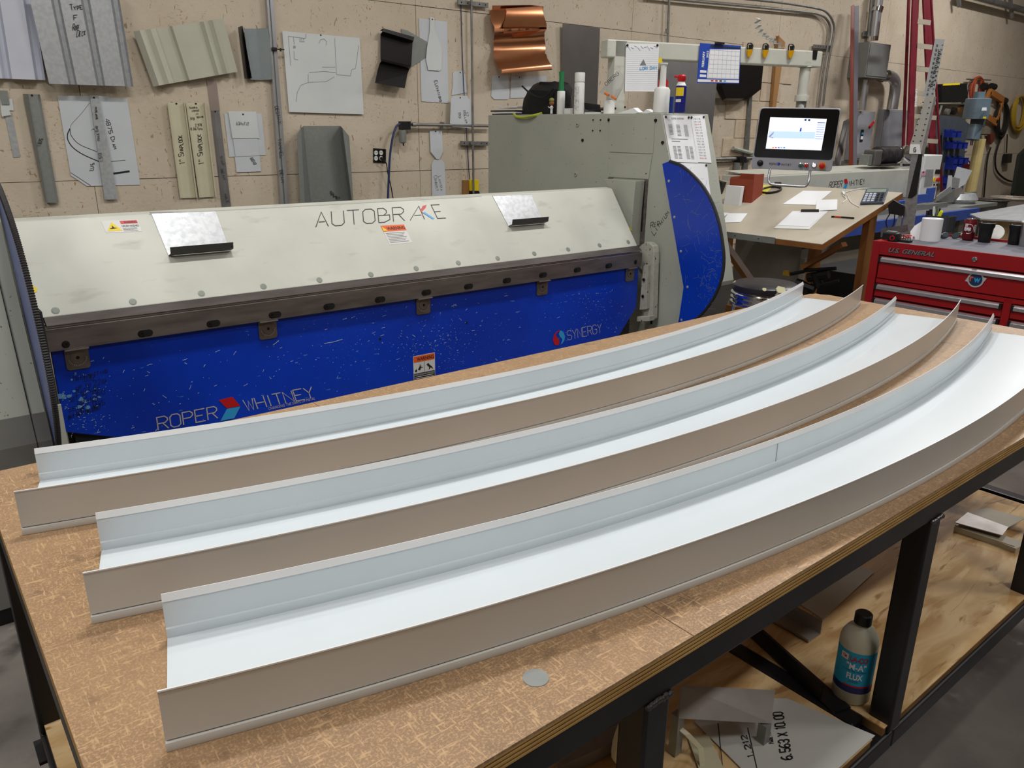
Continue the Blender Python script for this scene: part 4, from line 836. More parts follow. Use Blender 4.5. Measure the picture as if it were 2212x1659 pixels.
# ================================================================ on top of the folding machine
HZ = 1.646; HX = 3.68
def cyl(prof, c, m, name, parent=None, n=24, **k): return MB().lathe(prof, c, (0, 0, 1), n).obj(name, m, parent, smooth=True, **k)
def HT(px, x=HX): p = PX(px, 247, x); return V((p.x, p.y, HZ))
def sc(p): return mpp(p)
bagm = mat('black_nylon', (20, 20, 22), 0.7, var=.3, bump=.3, bscale=40)
t = thing('tool_bag', 'slumped black zip bag on top of the folding machine', 'bag', HT(1155, 3.78))
rows = []
for (px0, px1, py) in [(1110, 1207, 247), (1111, 1208, 232), (1116, 1209, 212), (1122, 1208, 195), (1130, 1204, 182), (1142, 1190, 177)]:
    a = PX(px0, py, 3.70); b = PX(px1, py, 3.70); mid = (a+b)/2; hw = (a-b).length/2; ring = []
    dn = (b-a).normalized(); nd = 16
    for k in range(nd+1):
        an = 2*math.pi*k/nd; wob = 1+.06*math.sin(an*5+py)
        ring.append(mid+dn*(-math.cos(an)*hw*wob)+V((1, 0, 0))*(0.09+0.09*math.sin(an)*wob*(1 if py > 190 else .5))-V((0, 0, 0)))
    zc = max(HZ, mid.z); ring = [V((p.x, p.y, zc+(.006*math.sin(k*2.1) if py < 240 else 0))) for k, p in enumerate(ring)]; rows.append(ring)
m = MB().grid(rows); m.f.append(tuple(range(len(m.v)-17, len(m.v)-1))); m.obj('body', bagm, t, smooth=True)
MB().tube(curve([PX(1128, 186, 3.69), PX(1150, 205, 3.66), PX(1175, 210, 3.66), PX(1196, 190, 3.69)]), .006, 6).obj('zip_flap', bagm, t, smooth=True)
MB().tube(curve([HT(1110, 3.62)+V((0, 0, .006)), PX(1117, 253, 3.59), PX(1135, 253, 3.58), PX(1155, 249, 3.59), HT(1170, 3.64)+V((0, 0, .006))]), .009, 6).obj('lime_strap', mat('lime_strap', (176, 190, 60), .6), label='lime green webbing strap hanging over the machine edge beside the black bag', cat='strap', smooth=True)
mg = mat('dark_magazine', (60, 60, 62), .6)
for k, (a, b, z) in enumerate([(1063, 1112, 0), (1068, 1114, .012), (1060, 1110, .024), (1074, 1116, .05)]):
    A, B = HT(a, 3.70), HT(b, 3.70); MB().prism([A, B, B+V((.16, .02, 0)), A+V((.16, .03, 0))], (0, 0, .010)).obj('clipboard' if k == 3 else 'magazine', mg if k % 2 == 0 else white, label=['lowest dark magazine of the pile beside the black bag', 'white magazine in the pile beside the black bag', 'upper dark magazine of the pile beside the black bag', 'black clipboard leaning into the black bag'][k], cat='clipboard' if k == 3 else 'magazine', group=None if k == 3 else 'magazine pile on the machine').location.z += z
# small toy figure (generic)
p = HT(1191, 3.66); t = thing('toy_figure', 'small toy baseball player figure before the black bag', 'figurine', p)
cyl([(.014, 0), (.014, .004)], p, blackm, 'stand', t); skin = mat('figure_skin', (196, 142, 110), .6)
for s in (-1, 1): MB().tube([p+V((0, s*.005, .004)), p+V((0, s*.005, .03))], .0045, 8).obj('leg', white, t)
cyl([(.006, .03), (.010, .036), (.010, .05), (.004, .056)], p, white, 'torso', t)
cyl([(.004, .054), (.014, .064), (.016, .075), (.012, .088), (.002, .092)], p, mat('figure_beard', (150, 104, 52), .7), 'head', t); cyl([(.017, .086), (.016, .096), (.008, .104), (.001, .105)], p, mat('figure_cap', (140, 142, 62), .6), 'cap', t)
for s in (-1, 1): MB().tube([p+V((0, s*.009, .05)), p+V((-.004, s*.018, .042)), p+V((-.012, s*.02, .05))], .0035, 6).obj('arm', white, t)
def bottle(px, x, hw, hpx, name, label, mt, prof, cat='bottle', extra=None):
    p = HT(px, x); s = sc(p); r = hw*s; h = hpx*s; t = thing(name, label, cat, p)
    cyl([(a*r, b*h) for a, b in prof], p, mt, 'body', t); return t, p, r, h
lab = mat('white_label', (222, 222, 222), .6)
t, p, r, h = bottle(1211, 3.66, 8.5, 47, 'glue_bottle', 'white squeeze bottle with a tall green nozzle cap', whitep, [(.95, 0), (1, .02), (1, .97), (.9, 1)])
cyl([(r*.7, h), (r*.62, h+.04), (r*.55, h+.08), (r*.68, h+.112), (r*.68, h+.118)], p, mat('green_cap', (30, 126, 74), .5), 'green_cap', t)
p = HT(1228, 3.66); MB().box(p+V((0, 0, .018)), (.03, .055, .036)).obj('white_box', whitep, label='small low white box between the two white containers', cat='box', bevel=.003)
t, p, r, h = bottle(1250, 3.68, 11, 65, 'spray_can', 'white aerosol can with white cap and red side label', whitep, [(.9, 0), (1, .03), (1, .95), (.85, 1)])
cyl([(r*1.0, h), (r*1.0, h+.05), (r*.94, h+.056)], p, whitep, 'cap', t)
MB().grid([[p+V((-r*1.01*math.sin(a), r*1.01*math.cos(a), z)) for a in (.1, .4, .7, 1.0)] for z in (.01, h*.75)]).obj('red_label', redm, t)
MB().grid([[p+V((-r*1.012*math.sin(a), r*1.012*math.cos(a), z)) for a in (1.1, 1.5, 1.9, 2.3)] for z in (.02, h*.85)]).obj('text_label', mat('grey_small_print', (176, 178, 180), .6, rgb2=(216, 216, 216), scale=60, thresh=(.45, .5)), t)
for k, (a, b) in enumerate(((1262, 1296), (1270, 1304))):
    A, B = HT(a, 3.72), HT(b, 3.72); o = MB().prism([A, B, B+V((.2, 0, .02 if k else 0)), A+V((.2, 0, .02 if k else 0))], (0, 0, .012)).obj('binder_clip_book' if 0 else 'notebook', blackp if k else white, label='black notebook leaning on the spray can' if k else 'white papers under the black notebook', cat='notebook' if k else 'papers'); o.location.z += k*.02
MB().prism([PX(1262, 222, 3.74), PX(1294, 226, 3.74), PX(1296, 243, 3.74), PX(1264, 236, 3.74)], (.01, 0, 0)).obj('black_wallet', blackp, label='black folder standing behind the notebook', cat='folder')
t, p, r, h = bottle(1315, 3.74, 12, 28, 'paper_stack_box', 'small white carton under the zip bag', whitep, [(1, 0), (1, 1)], cat='carton')
zp = mat('clear_plastic', (225, 228, 230), .25, trans=.75, var=0, alpha=.45)
t = thing('zip_bag', 'clear zip bag with marker writing and two orange plugs', 'bag', PX(1320, 215, 3.70))
MB().grid([[PX(1294, 200, 3.71), PX(1315, 175, 3.70), PX(1337, 152, 3.70)], [PX(1312, 208, 3.69), PX(1330, 195, 3.68), PX(1348, 165, 3.69)], [PX(1318, 212, 3.69), PX(1332, 210, 3.67), PX(1344, 190, 3.69)], [PX(1326, 220, 3.7), PX(1330, 218, 3.69), PX(1336, 205, 3.7)]], (.004, 0, 0)).obj('bag', zp, t, smooth=True)
om = mat('orange_plug', (236, 128, 48), .5)
for a, b in (((1307, 201), (1315, 206)), ((1322, 208), (1330, 214))): MB().tube([PX(*a, 3.68), PX(*b, 3.68)], .008, 8).obj('orange_plug', om, t, smooth=True)
write(t, 'OBERG', lambda a, b: PX(a, b, 3.675), (1310, 186), (1338, 160), (1306, 180), .003, ink, jit=.04)
for k, q in enumerate([[(1330, 246), (1368, 233), (1380, 243), (1352, 249)], [(1385, 246), (1396, 236), (1410, 243)], [(1345, 249), (1395, 244), (1412, 249)]]):
    P = [PX(*a, 3.66+.02*k) for a in q]; MB().prism(P, (.04, 0, .002)).obj('crumpled_paper', white, label=['crumpled white paper left of the wash bottle', 'small folded paper touching the wash bottle', 'flat white paper under the crumpled one'][k], cat='paper', group='loose papers on the machine')
t, p, r, h = bottle(1427, 3.66, 17, 53, 'wash_bottle', 'white plastic bottle with long narrow neck', whitep, [(.95, 0), (1, .02), (1, .88), (.8, .97), (.42, 1.0)])
cyl([(r*.42, h), (r*.36, h+.09), (r*.36, h+.115), (r*.5, h+.12), (r*.5, h+.128)], p, whitep, 'neck', t)
p = HT(1428, 3.80); cyl([(.03, 0), (.03, .14), (.03, .19)], p, redm, 'red_can', label='red topped can hidden behind the white bottle', cat='can')
t, p, r, h = bottle(1467, 3.68, 12, 55, 'spray_can', 'blue and yellow aerosol can with red nozzle', mat('spray_blue', (26, 34, 120), .35), [(.9, 0), (1, .02), (1, .97), (.85, 1)], cat='can')
cyl([(r*.9, h), (r*.7, h+.012), (r*.55, h+.02)], p, whitep, 'collar', t); cyl([(r*.55, h+.02), (r*.75, h+.03), (r*.75, h+.05), (r*.5, h+.058)], p, redm, 'red_nozzle', t)
MB().tube([p+V((-.01, .012, h+.045)), p+V((-.015, .04, h+.05))], .006, 8).obj('spout', redm, t)
def onsurf(p, r, a0, a1, z0, z1, n=8): return [[p+V((-r*math.sin(a0+(a1-a0)*i/n), r*math.cos(a0+(a1-a0)*i/n), z)) for i in range(n+1)] for z in (z0, z1)]
MB().grid(onsurf(p, r*1.015, 1.3, 2.8, h*.62, h*.93)).obj('yellow_shield', yellow, t)
font(t, 'WD', p+V((-r*1.03*math.sin(1.45), r*1.03*math.cos(1.45), h*.74)), (V((-math.cos(1.9), -math.sin(1.9), 0))), (0, 0, 1), .02, ink, wid=.026, bold=.02)
MB().grid(onsurf(p, r*1.015, 1.4, 2.4, h*.40, h*.5)).obj('white_panel', lab, t)
p = HT(1447, 3.72); MB().tube([p, p+V((0, 0, .09))], .016, 10).obj('blue_can', mat('blue_can', (30, 62, 140), .4), label='short blue container between the white bottle and the spray can', cat='can', smooth=True)
# ================================================================ console arm
AY = 3.66
ar = thing('console_arm', 'off-white boom arm standing on the machine and carrying the control panel', 'arm', V((3.88, AY, HZ)))
O = V((3.86, PX(1330, 200, 3.86).y, 2.06)); D = V((.958, -.287, 0)).normalized(); SD = V((D.y, -D.x, 0))
pw_ = .075
top = PX(1330, 88, O.x).z; bh = .105; zc = top-bh/2
R_ = Matrix((D, SD.cross(D) if 0 else V((-D.y, D.x, 0)), V((0, 0, 1)))).transposed()
# length of the beam: where its end falls in the picture
best = min(range(60, 400), key=lambda k: abs((lambda q: (W_/2+FPX*(q-EYE).dot(_r)/(q-EYE).dot(_f)))(O+D*(k/100))-1766)); BLn = best/100
MB().box(V((O.x, O.y, 0))+D*(BLn/2-.05)+V((0, 0, zc)), (BLn+.1, .09, bh), R_).obj('beam', machw, ar, bevel=.008)
MB().box(V((O.x, O.y, (HZ+top)/2)), (.09, .09, top-HZ-.001), R_).obj('post', machw, ar, bevel=.006)
MB().box(V((O.x, O.y, 0))+D*(BLn+.001)+V((0, 0, zc)), (.006, .05, bh*.7), R_).obj('end_cap', blackp, ar)
ECP = V((O.x, O.y, zc))+D*(BLn+.02)
E_ = V((O.x, O.y, 0))+D*(BLn-.10)
def zat(base, py):   # height above base where the picture row py is met
    lo, hi = .5, 2.6
    for _ in range(40):
        z = (lo+hi)/2; q = V((base.x, base.y, z)); y = H_/2-FPX*(q-EYE).dot(_u)/(q-EYE).dot(_f)
        if y < py: hi = z
        else: lo = z
    return (lo+hi)/2
E2 = E_; rr0 = .036
cyl([(rr0, zat(E2, 216)), (rr0, zat(E2, 140)), (rr0*1.35, zc-bh/2)], E2, machw, 'drop_tube', ar)
cyl([(rr0*1.35, zat(E2, 219)), (rr0*1.38, zat(E2, 208)), (rr0*1.35, zat(E2, 206))], E2, machw, 'flange', ar)
MB().box(V((E2.x, E2.y, zat(E2, 227))), (.05, .05, .05), R_).obj('bracket', galvd, ar)
# sheet of lined paper, calendar, glasses: they hang on the beam's near face
fn = SD if SD.dot(EYE-O) > 0 else -SD; FO = V((O.x, O.y, 0))+fn*.047
def PF(px, py, off=0): return PP(px, py, FO+fn*off, fn)
MB().prism([PF(*q, -.001) for q in [(1756, 108), (1766, 109), (1763, 129), (1755, 128)]], fn*.003).obj('end_window', blackp, ar)
pp_ = thing('lined_paper', 'lined note paper with pencil sketches hung on the boom arm', 'paper', PF(1385, 198))
MB().prism([PF(1352, 94, .004), PF(1424, 95, .004), PF(1419, 198, .004), PF(1350, 197, .004)], fn*.0008).obj('sheet', white, pp_)
m = MB()
for k in range(22):
    y = 104+k*4.2; a, b = PF(1353, y, .0052), PF(1422, y, .0052); m.add([a, b, b+V((0, 0, .0012)), a+V((0, 0, .0012))], [(0, 1, 2, 3)])
m.obj('ruled_lines', mat('rule_blue', (176, 186, 206), .7, var=0), pp_, kind='stuff')
MB().prism([PF(1382, 141, .0055), PF(1390, 128, .0055), PF(1396, 141, .0055)], fn*.0004).obj('sketch', inkg, pp_)
m = MB()
for k in range(9):
    a = PF(1356+k*7, 100+(k % 2)*3, .0055); b = PF(1362+k*7, 110-(k % 3)*4, .0055); m.add([a, b, b+V((0, 0, .003)), a+V((0, 0, .003))], [(0, 1, 2, 3)])
m.obj('scribble', inkg, pp_, kind='stuff')
write(pp_, 'LORI DAN', lambda a, b: PF(a, b, .0056), (1382, 151), (1418, 149), (1382, 145), .003, skyb, jit=.05)
for q in ((1355, 98), (1420, 98)): MB().lathe([(.008, 0), (.007, .005)], PF(*q, .005), fn, n=10).obj('magnet', blackp, pp_)
MB().prism([PF(1421, 125, .003), PF(1430, 125, .003), PF(1430, 136, .003), PF(1421, 136, .003)], fn*.001).obj('sticky_note', yellow, label='small yellow sticky note beside the lined paper', cat='note')
cal = thing('wall_calendar', 'blue bordered February 2022 calendar hung on the boom arm', 'calendar', PF(1555, 180))
cq = [(1512, 93), (1600, 99), (1596, 181), (1505, 179)]
Pq = [PF(*q, .006) for q in cq]; cbl = mat('calendar_blue', (36, 72, 176), .5)
MB().prism(Pq, fn*.003).obj('backing', cbl, cal)
def ca(u, v): a = Pq[0].lerp(Pq[1], u); b = Pq[3].lerp(Pq[2], u); return a.lerp(b, v)+fn*.0035
def cp(uv, m, nm, k=0): return MB().prism([ca(*q)+fn*.0004*k for q in uv], fn*.0003).obj(nm, m, cal)
cp([(.24, .14), (.985, .10), (.985, .88), (.22, .88)], white, 'page'); cp([(.01, .905), (.99, .905), (.99, .975), (.01, .975)], white, 'footer')
cp([(.26, .03), (.98, .05), (.98, .09), (.24, .09)], mat('calendar_dark', (40, 44, 60), .6), 'header')
cp([(.05, .67), (.20, .68), (.20, .74), (.05, .74)], white, 'note_box'); cp([(.05, .78), (.20, .79), (.20, .85), (.05, .85)], white, 'note_box')
m = MB(); gl = mat('calendar_grid', (150, 156, 172), .7, var=0)
for k in range(8):
    u = .25+k*.104; a, b = ca(u, .14), ca(u, .86); w_ = (ca(1, 0)-ca(0, 0)).normalized()*.0008; m.add([a-w_, a+w_, b+w_, b-w_], [(0, 1, 2, 3)])
for k in range(7):
    v = .16+k*.117; a, b = ca(.25, v), ca(.98, v); w_ = V((0, 0, .0008)); m.add([a-w_, b-w_, b+w_, a+w_], [(0, 1, 2, 3)])
for p_ in range(len(m.v)): m.v[p_] = m.v[p_]+fn*.0006
m.obj('grid_lines', gl, cal, kind='stuff')
font(cal, 'FEBRUARY', ca(.13, .60)+fn*.001, ca(.13, .2)-ca(.13, .6), ca(0, .5)-ca(.1, .5), .018, white, wid=(ca(.13, .2)-ca(.13, .60)).length, bold=.03)
font(cal, '2022', ca(.215, .36)+fn*.001, ca(.2, .2)-ca(.2, .36), ca(0, .5)-ca(.1, .5), .015, white, wid=(ca(.2, .18)-ca(.2, .36)).length, bold=.03)
for k, c_ in enumerate((redm, redm, ink, skyb)): cp([(.32+k*.1, .92), (.38+k*.1, .92), (.38+k*.1, .955), (.32+k*.1, .955)], c_, 'sponsor_mark', 1)
MB().prism([PF(1544, 91, .01), PF(1563, 92, .01), PF(1563, 96, .01), PF(1544, 96, .01)], fn*.012).obj('clip', blackp, cal)
yl = mat('amber_lens', (226, 170, 20), .2, trans=.3, var=.05)
for k, x in enumerate((1617, 1651, 1706)):
    yy = 93+k*1.2; t = thing('safety_glasses', ['leftmost amber safety glasses hooked over the boom arm', 'middle amber safety glasses hooked over the boom arm', 'amber safety glasses nearest the boom end'][k], 'glasses', PF(x, yy+30, .01), 'safety glasses on the boom arm')
    MB().prism([PF(x-5, yy+14, .006), PF(x+8, yy+14, .006), PF(x+4, yy+26, .006), PF(x-1, yy+32, .006), PF(x-4, yy+30, .006)], fn*.012).obj('lens', yl, t, bevel=.003)
    MB().tube(curve([PF(x-3, yy+16, .01), PF(x-2, yy+3, .008), PF(x+4, yy, 0), PF(x+9, yy+5, .008), PF(x+7, yy+16, .01)]), .0045, 6).obj('frame', blackp, t, smooth=True)
    MB().prism([PF(x, yy+4, .004), PF(x+8, yy+3, .004), PF(x+8, yy+12, .004), PF(x+1, yy+14, .004)], fn*.006).obj('side_arm', blackp, t)
# concertina strip of scrap metal on the arm
pts = [(1632, 38), (1640, 42), (1628, 50), (1640, 54), (1630, 62), (1644, 63), (1637, 71), (1650, 71), (1645, 79), (1656, 77), (1653, 85), (1664, 82), (1663, 90), (1672, 87), (1672, 95), (1684, 92), (1680, 103), (1694, 101)]
P = [PF(x, y, -.02) for x, y in pts]; MB().grid([[p for p in P], [p+V((.0, 0, 0))+D*.03+fn*-.01 for p in P]], fn*.001).obj('folded_scrap', galv, label='concertina folded strip of bare metal standing on the boom arm', cat='scrap')
# ================================================================ control panel
MO = PD(1722, 300, 4.48); mn = (EYE-MO); mn.z = 0; mn.normalize(); mn = V((mn.x, mn.y, -.06)).normalized()
mx = V((0, 0, 1)).cross(mn).normalized(); rot = Matrix.Rotation(math.radians(-2.4), 3, mn); mx = rot @ mx; my = mn.cross(mx).normalized()
def PM(px, py, off=0): return PP(px, py, MO+mn*off, mn)
mo = thing('control_panel', 'black and grey touch screen control panel on the boom arm', 'monitor', MO-my*.2)
alg = mat('silver_grey_panel', (172, 174, 182), .4, .2, var=.03)
q = [(1642, 232), (1818, 234), (1796, 371), (1622, 364)]
def rounded(qs, off, r=.12, n=4):
    P = [PM(*a, off) for a in qs]; out = []
    for i in range(4):
        a, b, c_ = P[i-1], P[i], P[(i+1) % 4]; d1 = (a-b).normalized()*.02; d2 = (c_-b).normalized()*.02
        for k in range(n+1):
            t_ = k/n; out.append((b+d1)*(1-t_)**2+b*2*t_*(1-t_)+(b+d2)*t_*t_)
    return out
MB().prism(rounded(q, 0), -mn*.035).obj('housing', alg, mo, bevel=.003)
gls = mat('black_glass', (8, 9, 12), .12, var=0, spec=.6)
MB().prism(rounded([(1644, 234), (1815, 236.5), (1797, 346), (1628, 339)], .0015), -mn*.002).obj('glass', gls, mo)
MB().prism([PM(1664, 253, .002), PM(1786, 257, .002), PM(1774, 325, .002), PM(1654, 321, .002)], -mn*.001).obj('screen', mat('lit_screen', (240, 244, 250), .4, emit=(238, 244, 255), estr=1.0, var=0), mo)
def lit(nm, c_, e=.8): return mat(nm, c_, .5, emit=c_, estr=e, var=0)
def mpoly(pts, m_, nm, off=.0028): return MB().prism([PM(*a, off) for a in pts], -mn*.0004).obj(nm, m_, mo)
mpoly([(1661, 283), (1762, 285), (1760, 300), (1659, 298)], lit('screen_pale_blue', (190, 216, 234), .9), 'screen_band')
mpoly([(1660, 295), (1672, 284), (1671, 288), (1664, 296), (1671, 297), (1670, 299)], lit('screen_violet', (150, 140, 190)), 'screen_icon', .0033)
mpoly([(1729, 276), (1732, 276), (1731, 284), (1727, 284)], lit('screen_blue', (40, 70, 190)), 'screen_icon')
for k in range(8): mpoly([(1766-k*.8, 264+k*5), (1783-k*.8, 264.5+k*5), (1783-k*.8, 266+k*5), (1766-k*.8, 265.5+k*5)], lit('screen_blue', (0, 0, 0)) if k < 1 else lit('screen_mid_blue', (150, 170, 214)), 'screen_line')
for k, c_ in enumerate(((236, 130, 60), (220, 60, 90), (60, 110, 200), (150, 160, 200), (60, 120, 200))): mpoly([(1668+k*6, 317.5), (1672+k*6, 317.7), (1672+k*6, 320.5), (1668+k*6, 320.3)], lit('screen_icon%d' % k, c_), 'screen_icon')
for a, b in ((1738, 256.5), (1746, 257)): mpoly([(a, b), (a+4.5, b+.1), (a+4, b+4.5), (a-.5, b+4.4)], lit('screen_slate', (50, 70, 110)), 'screen_icon')
write(mo, 'ROPER', lambda a, b: PM(a, b, .001), (1662, 356), (1680, 357), (1662.5, 351.5), .0014, dk, aspect=.7); write(mo, 'WHITNEY', lambda a, b: PM(a, b, .001), (1687, 357.5), (1709, 358.5), (1687.5, 353), .0014, dk, aspect=.7)
mpoly([(1679, 351), (1684, 351.5), (1686, 354), (1683, 357.5), (1679, 357), (1682, 354)], blue, 'logo', .0012)
for (a, b, r_, c1, nm) in [(1642, 352, .0135, blackp, 'black_knob'), (1730, 357, .011, mat('green_button', (50, 104, 66), .4), 'green_button'), (1741.5, 357.5, .011, redm, 'red_button'), (1758.5, 357, .011, mat('white_lamp_button', (240, 240, 240), .3, emit=(255, 255, 255), estr=.6), 'white_button')]:
    MB().lathe([(r_*1.3, 0), (r_*1.3, .004), (r_, .006)], PM(a, b, .0005), mn, n=20).obj('button_ring', chrome if c1 != blackp else blackp, mo, smooth=True)
    MB().lathe([(r_*.95, .004), (r_*.95, .012), (r_*.6, .015)], PM(a, b, .0005), mn, n=20).obj(nm, c1, mo, smooth=True)
MB().lathe([(.021, 0), (.021, .004)], PM(1775.5, 358, .0005), mn, n=24).obj('yellow_ring', mat('estop_yellow', (228, 160, 30), .5), mo)
MB().lathe([(.008, 0), (.010, .012), (.016, .018), (.016, .026), (.008, .03)], PM(1775.5, 357.5, .001), mn, n=20).obj('stop_button', redm, mo, smooth=True)
MB().tube(curve([PM(1664, 364, -.01), PM(1661, 378, .02), PM(1660, 390, .03), PM(1664, 397, .035), PM(1672, 399, .035), PM(1700, 401, .035), PM(1735, 403, .035), PM(1743, 399, .035), PM(1747, 390, .03), (PM(1750, 369, -.01))]), .0075, 10).obj('handle', al, mo, smooth=True)
MB().tube([V((E2.x, E2.y, zat(E2, 231))), MO+my*.12-mn*.03], .022, 12).obj('swivel_tube', galvd, ar, smooth=True)
# ================================================================ papers pinned to the machine's sloped face
yA = V((SX, 3.12, 1.645)); fN = V((0, -(1.645-1.38), -(3.12-3.03)*-1)); fN = V((0, 3.03-1.38*0-3.12, 0)) if 0 else V((0, -(1.645-1.38), (3.12-3.03))).normalized()*-1
dirS = V((0, 3.03-3.12, 1.38-1.645)).normalized(); fN = V((1, 0, 0)).cross(dirS).normalized()
if fN.dot(EYE-yA) < 0: fN = -fN
def PS(px, py, off=0): return PP(px, py, yA+fN*off, fN)
for k, (q, lab_) in enumerate([([(1432, 249), (1491, 250), (1508, 352), (1450, 349)], 'left paper chart of bend tables pinned to the machine'), ([(1490, 250), (1521, 249), (1537, 352), (1506, 350)], 'right paper chart with a column of fractions'), ([(1470, 352), (1527, 354), (1537, 440), (1500, 430)], 'lower paper chart partly behind the blue guard')]):
    g = thing('paper_chart', lab_, 'chart', PS(*q[3], .002), 'paper charts pinned to the machine')
    P = [PS(*a, .002) for a in q]; MB().prism(P, fN*.0006).obj('sheet', white, g); n_ = fN
    def at(u, v, P=P): a = P[0].lerp(P[1], u); b = P[3].lerp(P[2], u); return a.lerp(b, v)+fN*.0012
    if k == 0:
        m = MB()
        for (u0, v0, n1, n2, du) in [(.12, .2, 1, 8, .14), (.4, .2, 1, 9, .14), (.68, .2, 1, 9, .14), (.15, .5, 1, 1, .6), (.15, .55, 1, 1, .3), (.15, .66, 2, 10, .12), (.6, .66, 2, 10, .12)]:
            for c1 in range(n1):
                for r1 in range(n2):
                    u, v = u0+c1*.16, v0+r1*.028; m.add([at(u, v), at(u+du, v), at(u+du, v+.012), at(u, v+.012)], [(0, 1, 2, 3)])
        m.obj('printed_tables', inkg, g, kind='stuff'); font(g, 'ROPER WHITNEY', at(.28, .09), at(1, .09)-at(.28, .09), at(.28, 0)-at(.28, .1), .012, inkg, wid=(at(.75, .09)-at(.28, .09)).length)
    elif k == 1:
        for r1, s in enumerate(('1/16 = .06', '1/8 = .125', '3/16 = .19', '1/4 = .25', '5/16 = .31', '3/8 = .375', '7/16 = .44', '1/2 = .5', '9/16 = .56', '5/8 = .625', '11/16 = .69', '3/4 = .75', '13/16 = .81', '7/8 = .875', '15/16 = .94')):
            v = .09+r1*.06; font(g, s, at(.22, v), at(1, v)-at(.22, v), at(.22, v-.1)-at(.22, v), .010, redm if r1 in (2, 14) else inkg, wid=(at(.68, v)-at(.22, v)).length)
    for u, v in ((.08, .04), (.92, .04)) if k < 2 else ((.95, .04),): MB().lathe([(.007, 0), (.007, .004)], at(u, v), fN, n=10).obj('magnet', bolt, g)
# ================================================================ shop stool
c = V((3.73, 2.40, 0)); zs = .762
st = thing('shop_stool', 'round shop stool with torn black seat and chrome ribbed rim', 'stool', c)
vinyl = mat('worn_black_vinyl', (40, 38, 44), .35, var=.2)
add_flecks(vinyl, (190, 186, 170), 9, .66, .68, detail=5)
R0 = .178
cyl([(R0*.98, zs-.045), (R0, zs-.03), (R0*.985, zs-.012), (R0*.9, zs-.002), (R0*.5, zs+.004), (.001, zs+.005)], c, vinyl, 'seat_cushion', st, n=40)
pr = [(R0*.9, zs-.125)]
for k in range(3): z = zs-.12+k*.025; pr += [(R0*.97, z), (R0*1.03, z+.006), (R0*1.03, z+.014), (R0*.97, z+.021)]
cyl(pr+[(R0*.97, zs-.045)], c, chrome, 'chrome_rim', st, n=48)
foam = mat('exposed_foam', (204, 198, 164), .9, var=.1)
for a, r_ in ((-2.1, .03), (-2.6, .013), (2.2, .012)):
    u = V((math.cos(a), math.sin(a), 0)); cc = c+u*(R0*.93)+V((0, 0, zs-.012)); n = 9
    MB().prism([cc+V((-u.y, u.x, 0))*(r_*math.cos(i*.698)*random.uniform(.7, 1.2))+(u*.6+V((0, 0, -.7)))*(r_*math.sin(i*.698)*random.uniform(.6, 1)) for i in range(n)], u*.006+V((0, 0, .006))).obj('torn_foam', foam, st)
for k in range(4):
    a = .5+k*math.pi/2; u = V((math.cos(a), math.sin(a), 0)); MB().tube(curve([c+u*.12+V((0, 0, zs-.115)), c+u*.15+V((0, 0, zs-.14)), c+u*.165+V((0, 0, zs-.2)), c+u*.2+V((0, 0, .01))]), .0125, 10).obj('leg', chrome, st, smooth=True)
MB().tube(arc(c+V((0, 0, .25)), .185, 0, 360, 32, (1, 0, 0), (0, 1, 0)), .009, 8).obj('foot_ring', chrome, st, smooth=True)
# ================================================================ drafting table
DA = V((4.40, 2.48, .907)); dz = .286; nD = V((-dz, 0, 1)).normalized(); sl = V((1, 0, dz)).normalized(); LD = .965
def PDr(px, py, off=0): return PP(px, py, DA+nD*off, nD)
dt = thing('drafting_table', 'tilted wooden drafting table with beige top behind the stool', 'table', V((4.9, 3.2, 0)))
top_m = mat('beige_board_cover', (184, 177, 162), .5, rgb2=(172, 164, 146), scale=4); orw = mat('orange_brown_wood', (166, 112, 58), .55, rgb2=(134, 84, 40), scale=6, stretch=(1, 1, .15))
YL = 4.0
q0 = DA; q1 = DA+sl*LD; q2 = q1+V((0, YL-2.48, 0)); q3 = q0+V((0, YL-2.48, 0))
MB().prism([q0, q1, q2, q3], -nD*.004).obj('board_cover', top_m, dt)
MB().prism([p-nD*.0045 for p in (q0, q1, q2, q3)], -nD*.034).obj('board', orw, dt)
a, b = PDr(1559, 487), PDr(1722, 517)
MB().prism([V((4.397, 2.80, .912)), V((4.397, YL, .912)), V((4.397, YL, .872)), V((4.397, 2.80, .872))], (-.004, 0, 0)).obj('pencil_ledge', galvd, dt)
for y in (2.92, 3.1, 3.3): MB().lathe([(.004, 0), (.004, .001)], (4.3925, y, .892), (-1, 0, 0), n=8).obj('ledge_screw', blackm, dt)
def beam(a, b, w, m_, nm, par):
    a, b = V(a), V(b); t_ = (b-a).normalized(); s = t_.cross(V((0, 1, 0)) if abs(t_.y) < .9 else V((1, 0, 0))).normalized(); u = t_.cross(s)
    return MB().prism([a+s*w/2+u*w/4, a-s*w/2+u*w/4, a-s*w/2-u*w/4, a+s*w/2-u*w/4], b-a).obj(nm, m_, par)
beam((4.75, 2.72, 0), (4.75, 2.72, .96), .09, orw, 'leg', dt); beam((5.1, 2.56, 0), (5.1, 2.56, 1.07), .09, orw, 'leg', dt)
beam((4.75, 3.7, 0), (4.75, 3.7, .96), .09, orw, 'leg', dt); beam((5.15, 3.7, 0), (5.15, 3.7, 1.07), .09, orw, 'leg', dt)
beam((4.72, 3.55, .90), (4.72, 2.85, .25), .07, orw, 'brace', dt); beam((4.70, 2.76, .70), (4.70, 2.5, .88), .06, orw, 'brace', dt); beam((4.75, 2.6, .93), (4.75, 3.8, .93), .07, orw, 'rail', dt); beam((4.75, 2.75, .3), (4.75, 3.7, .3), .07, orw, 'rail', dt)
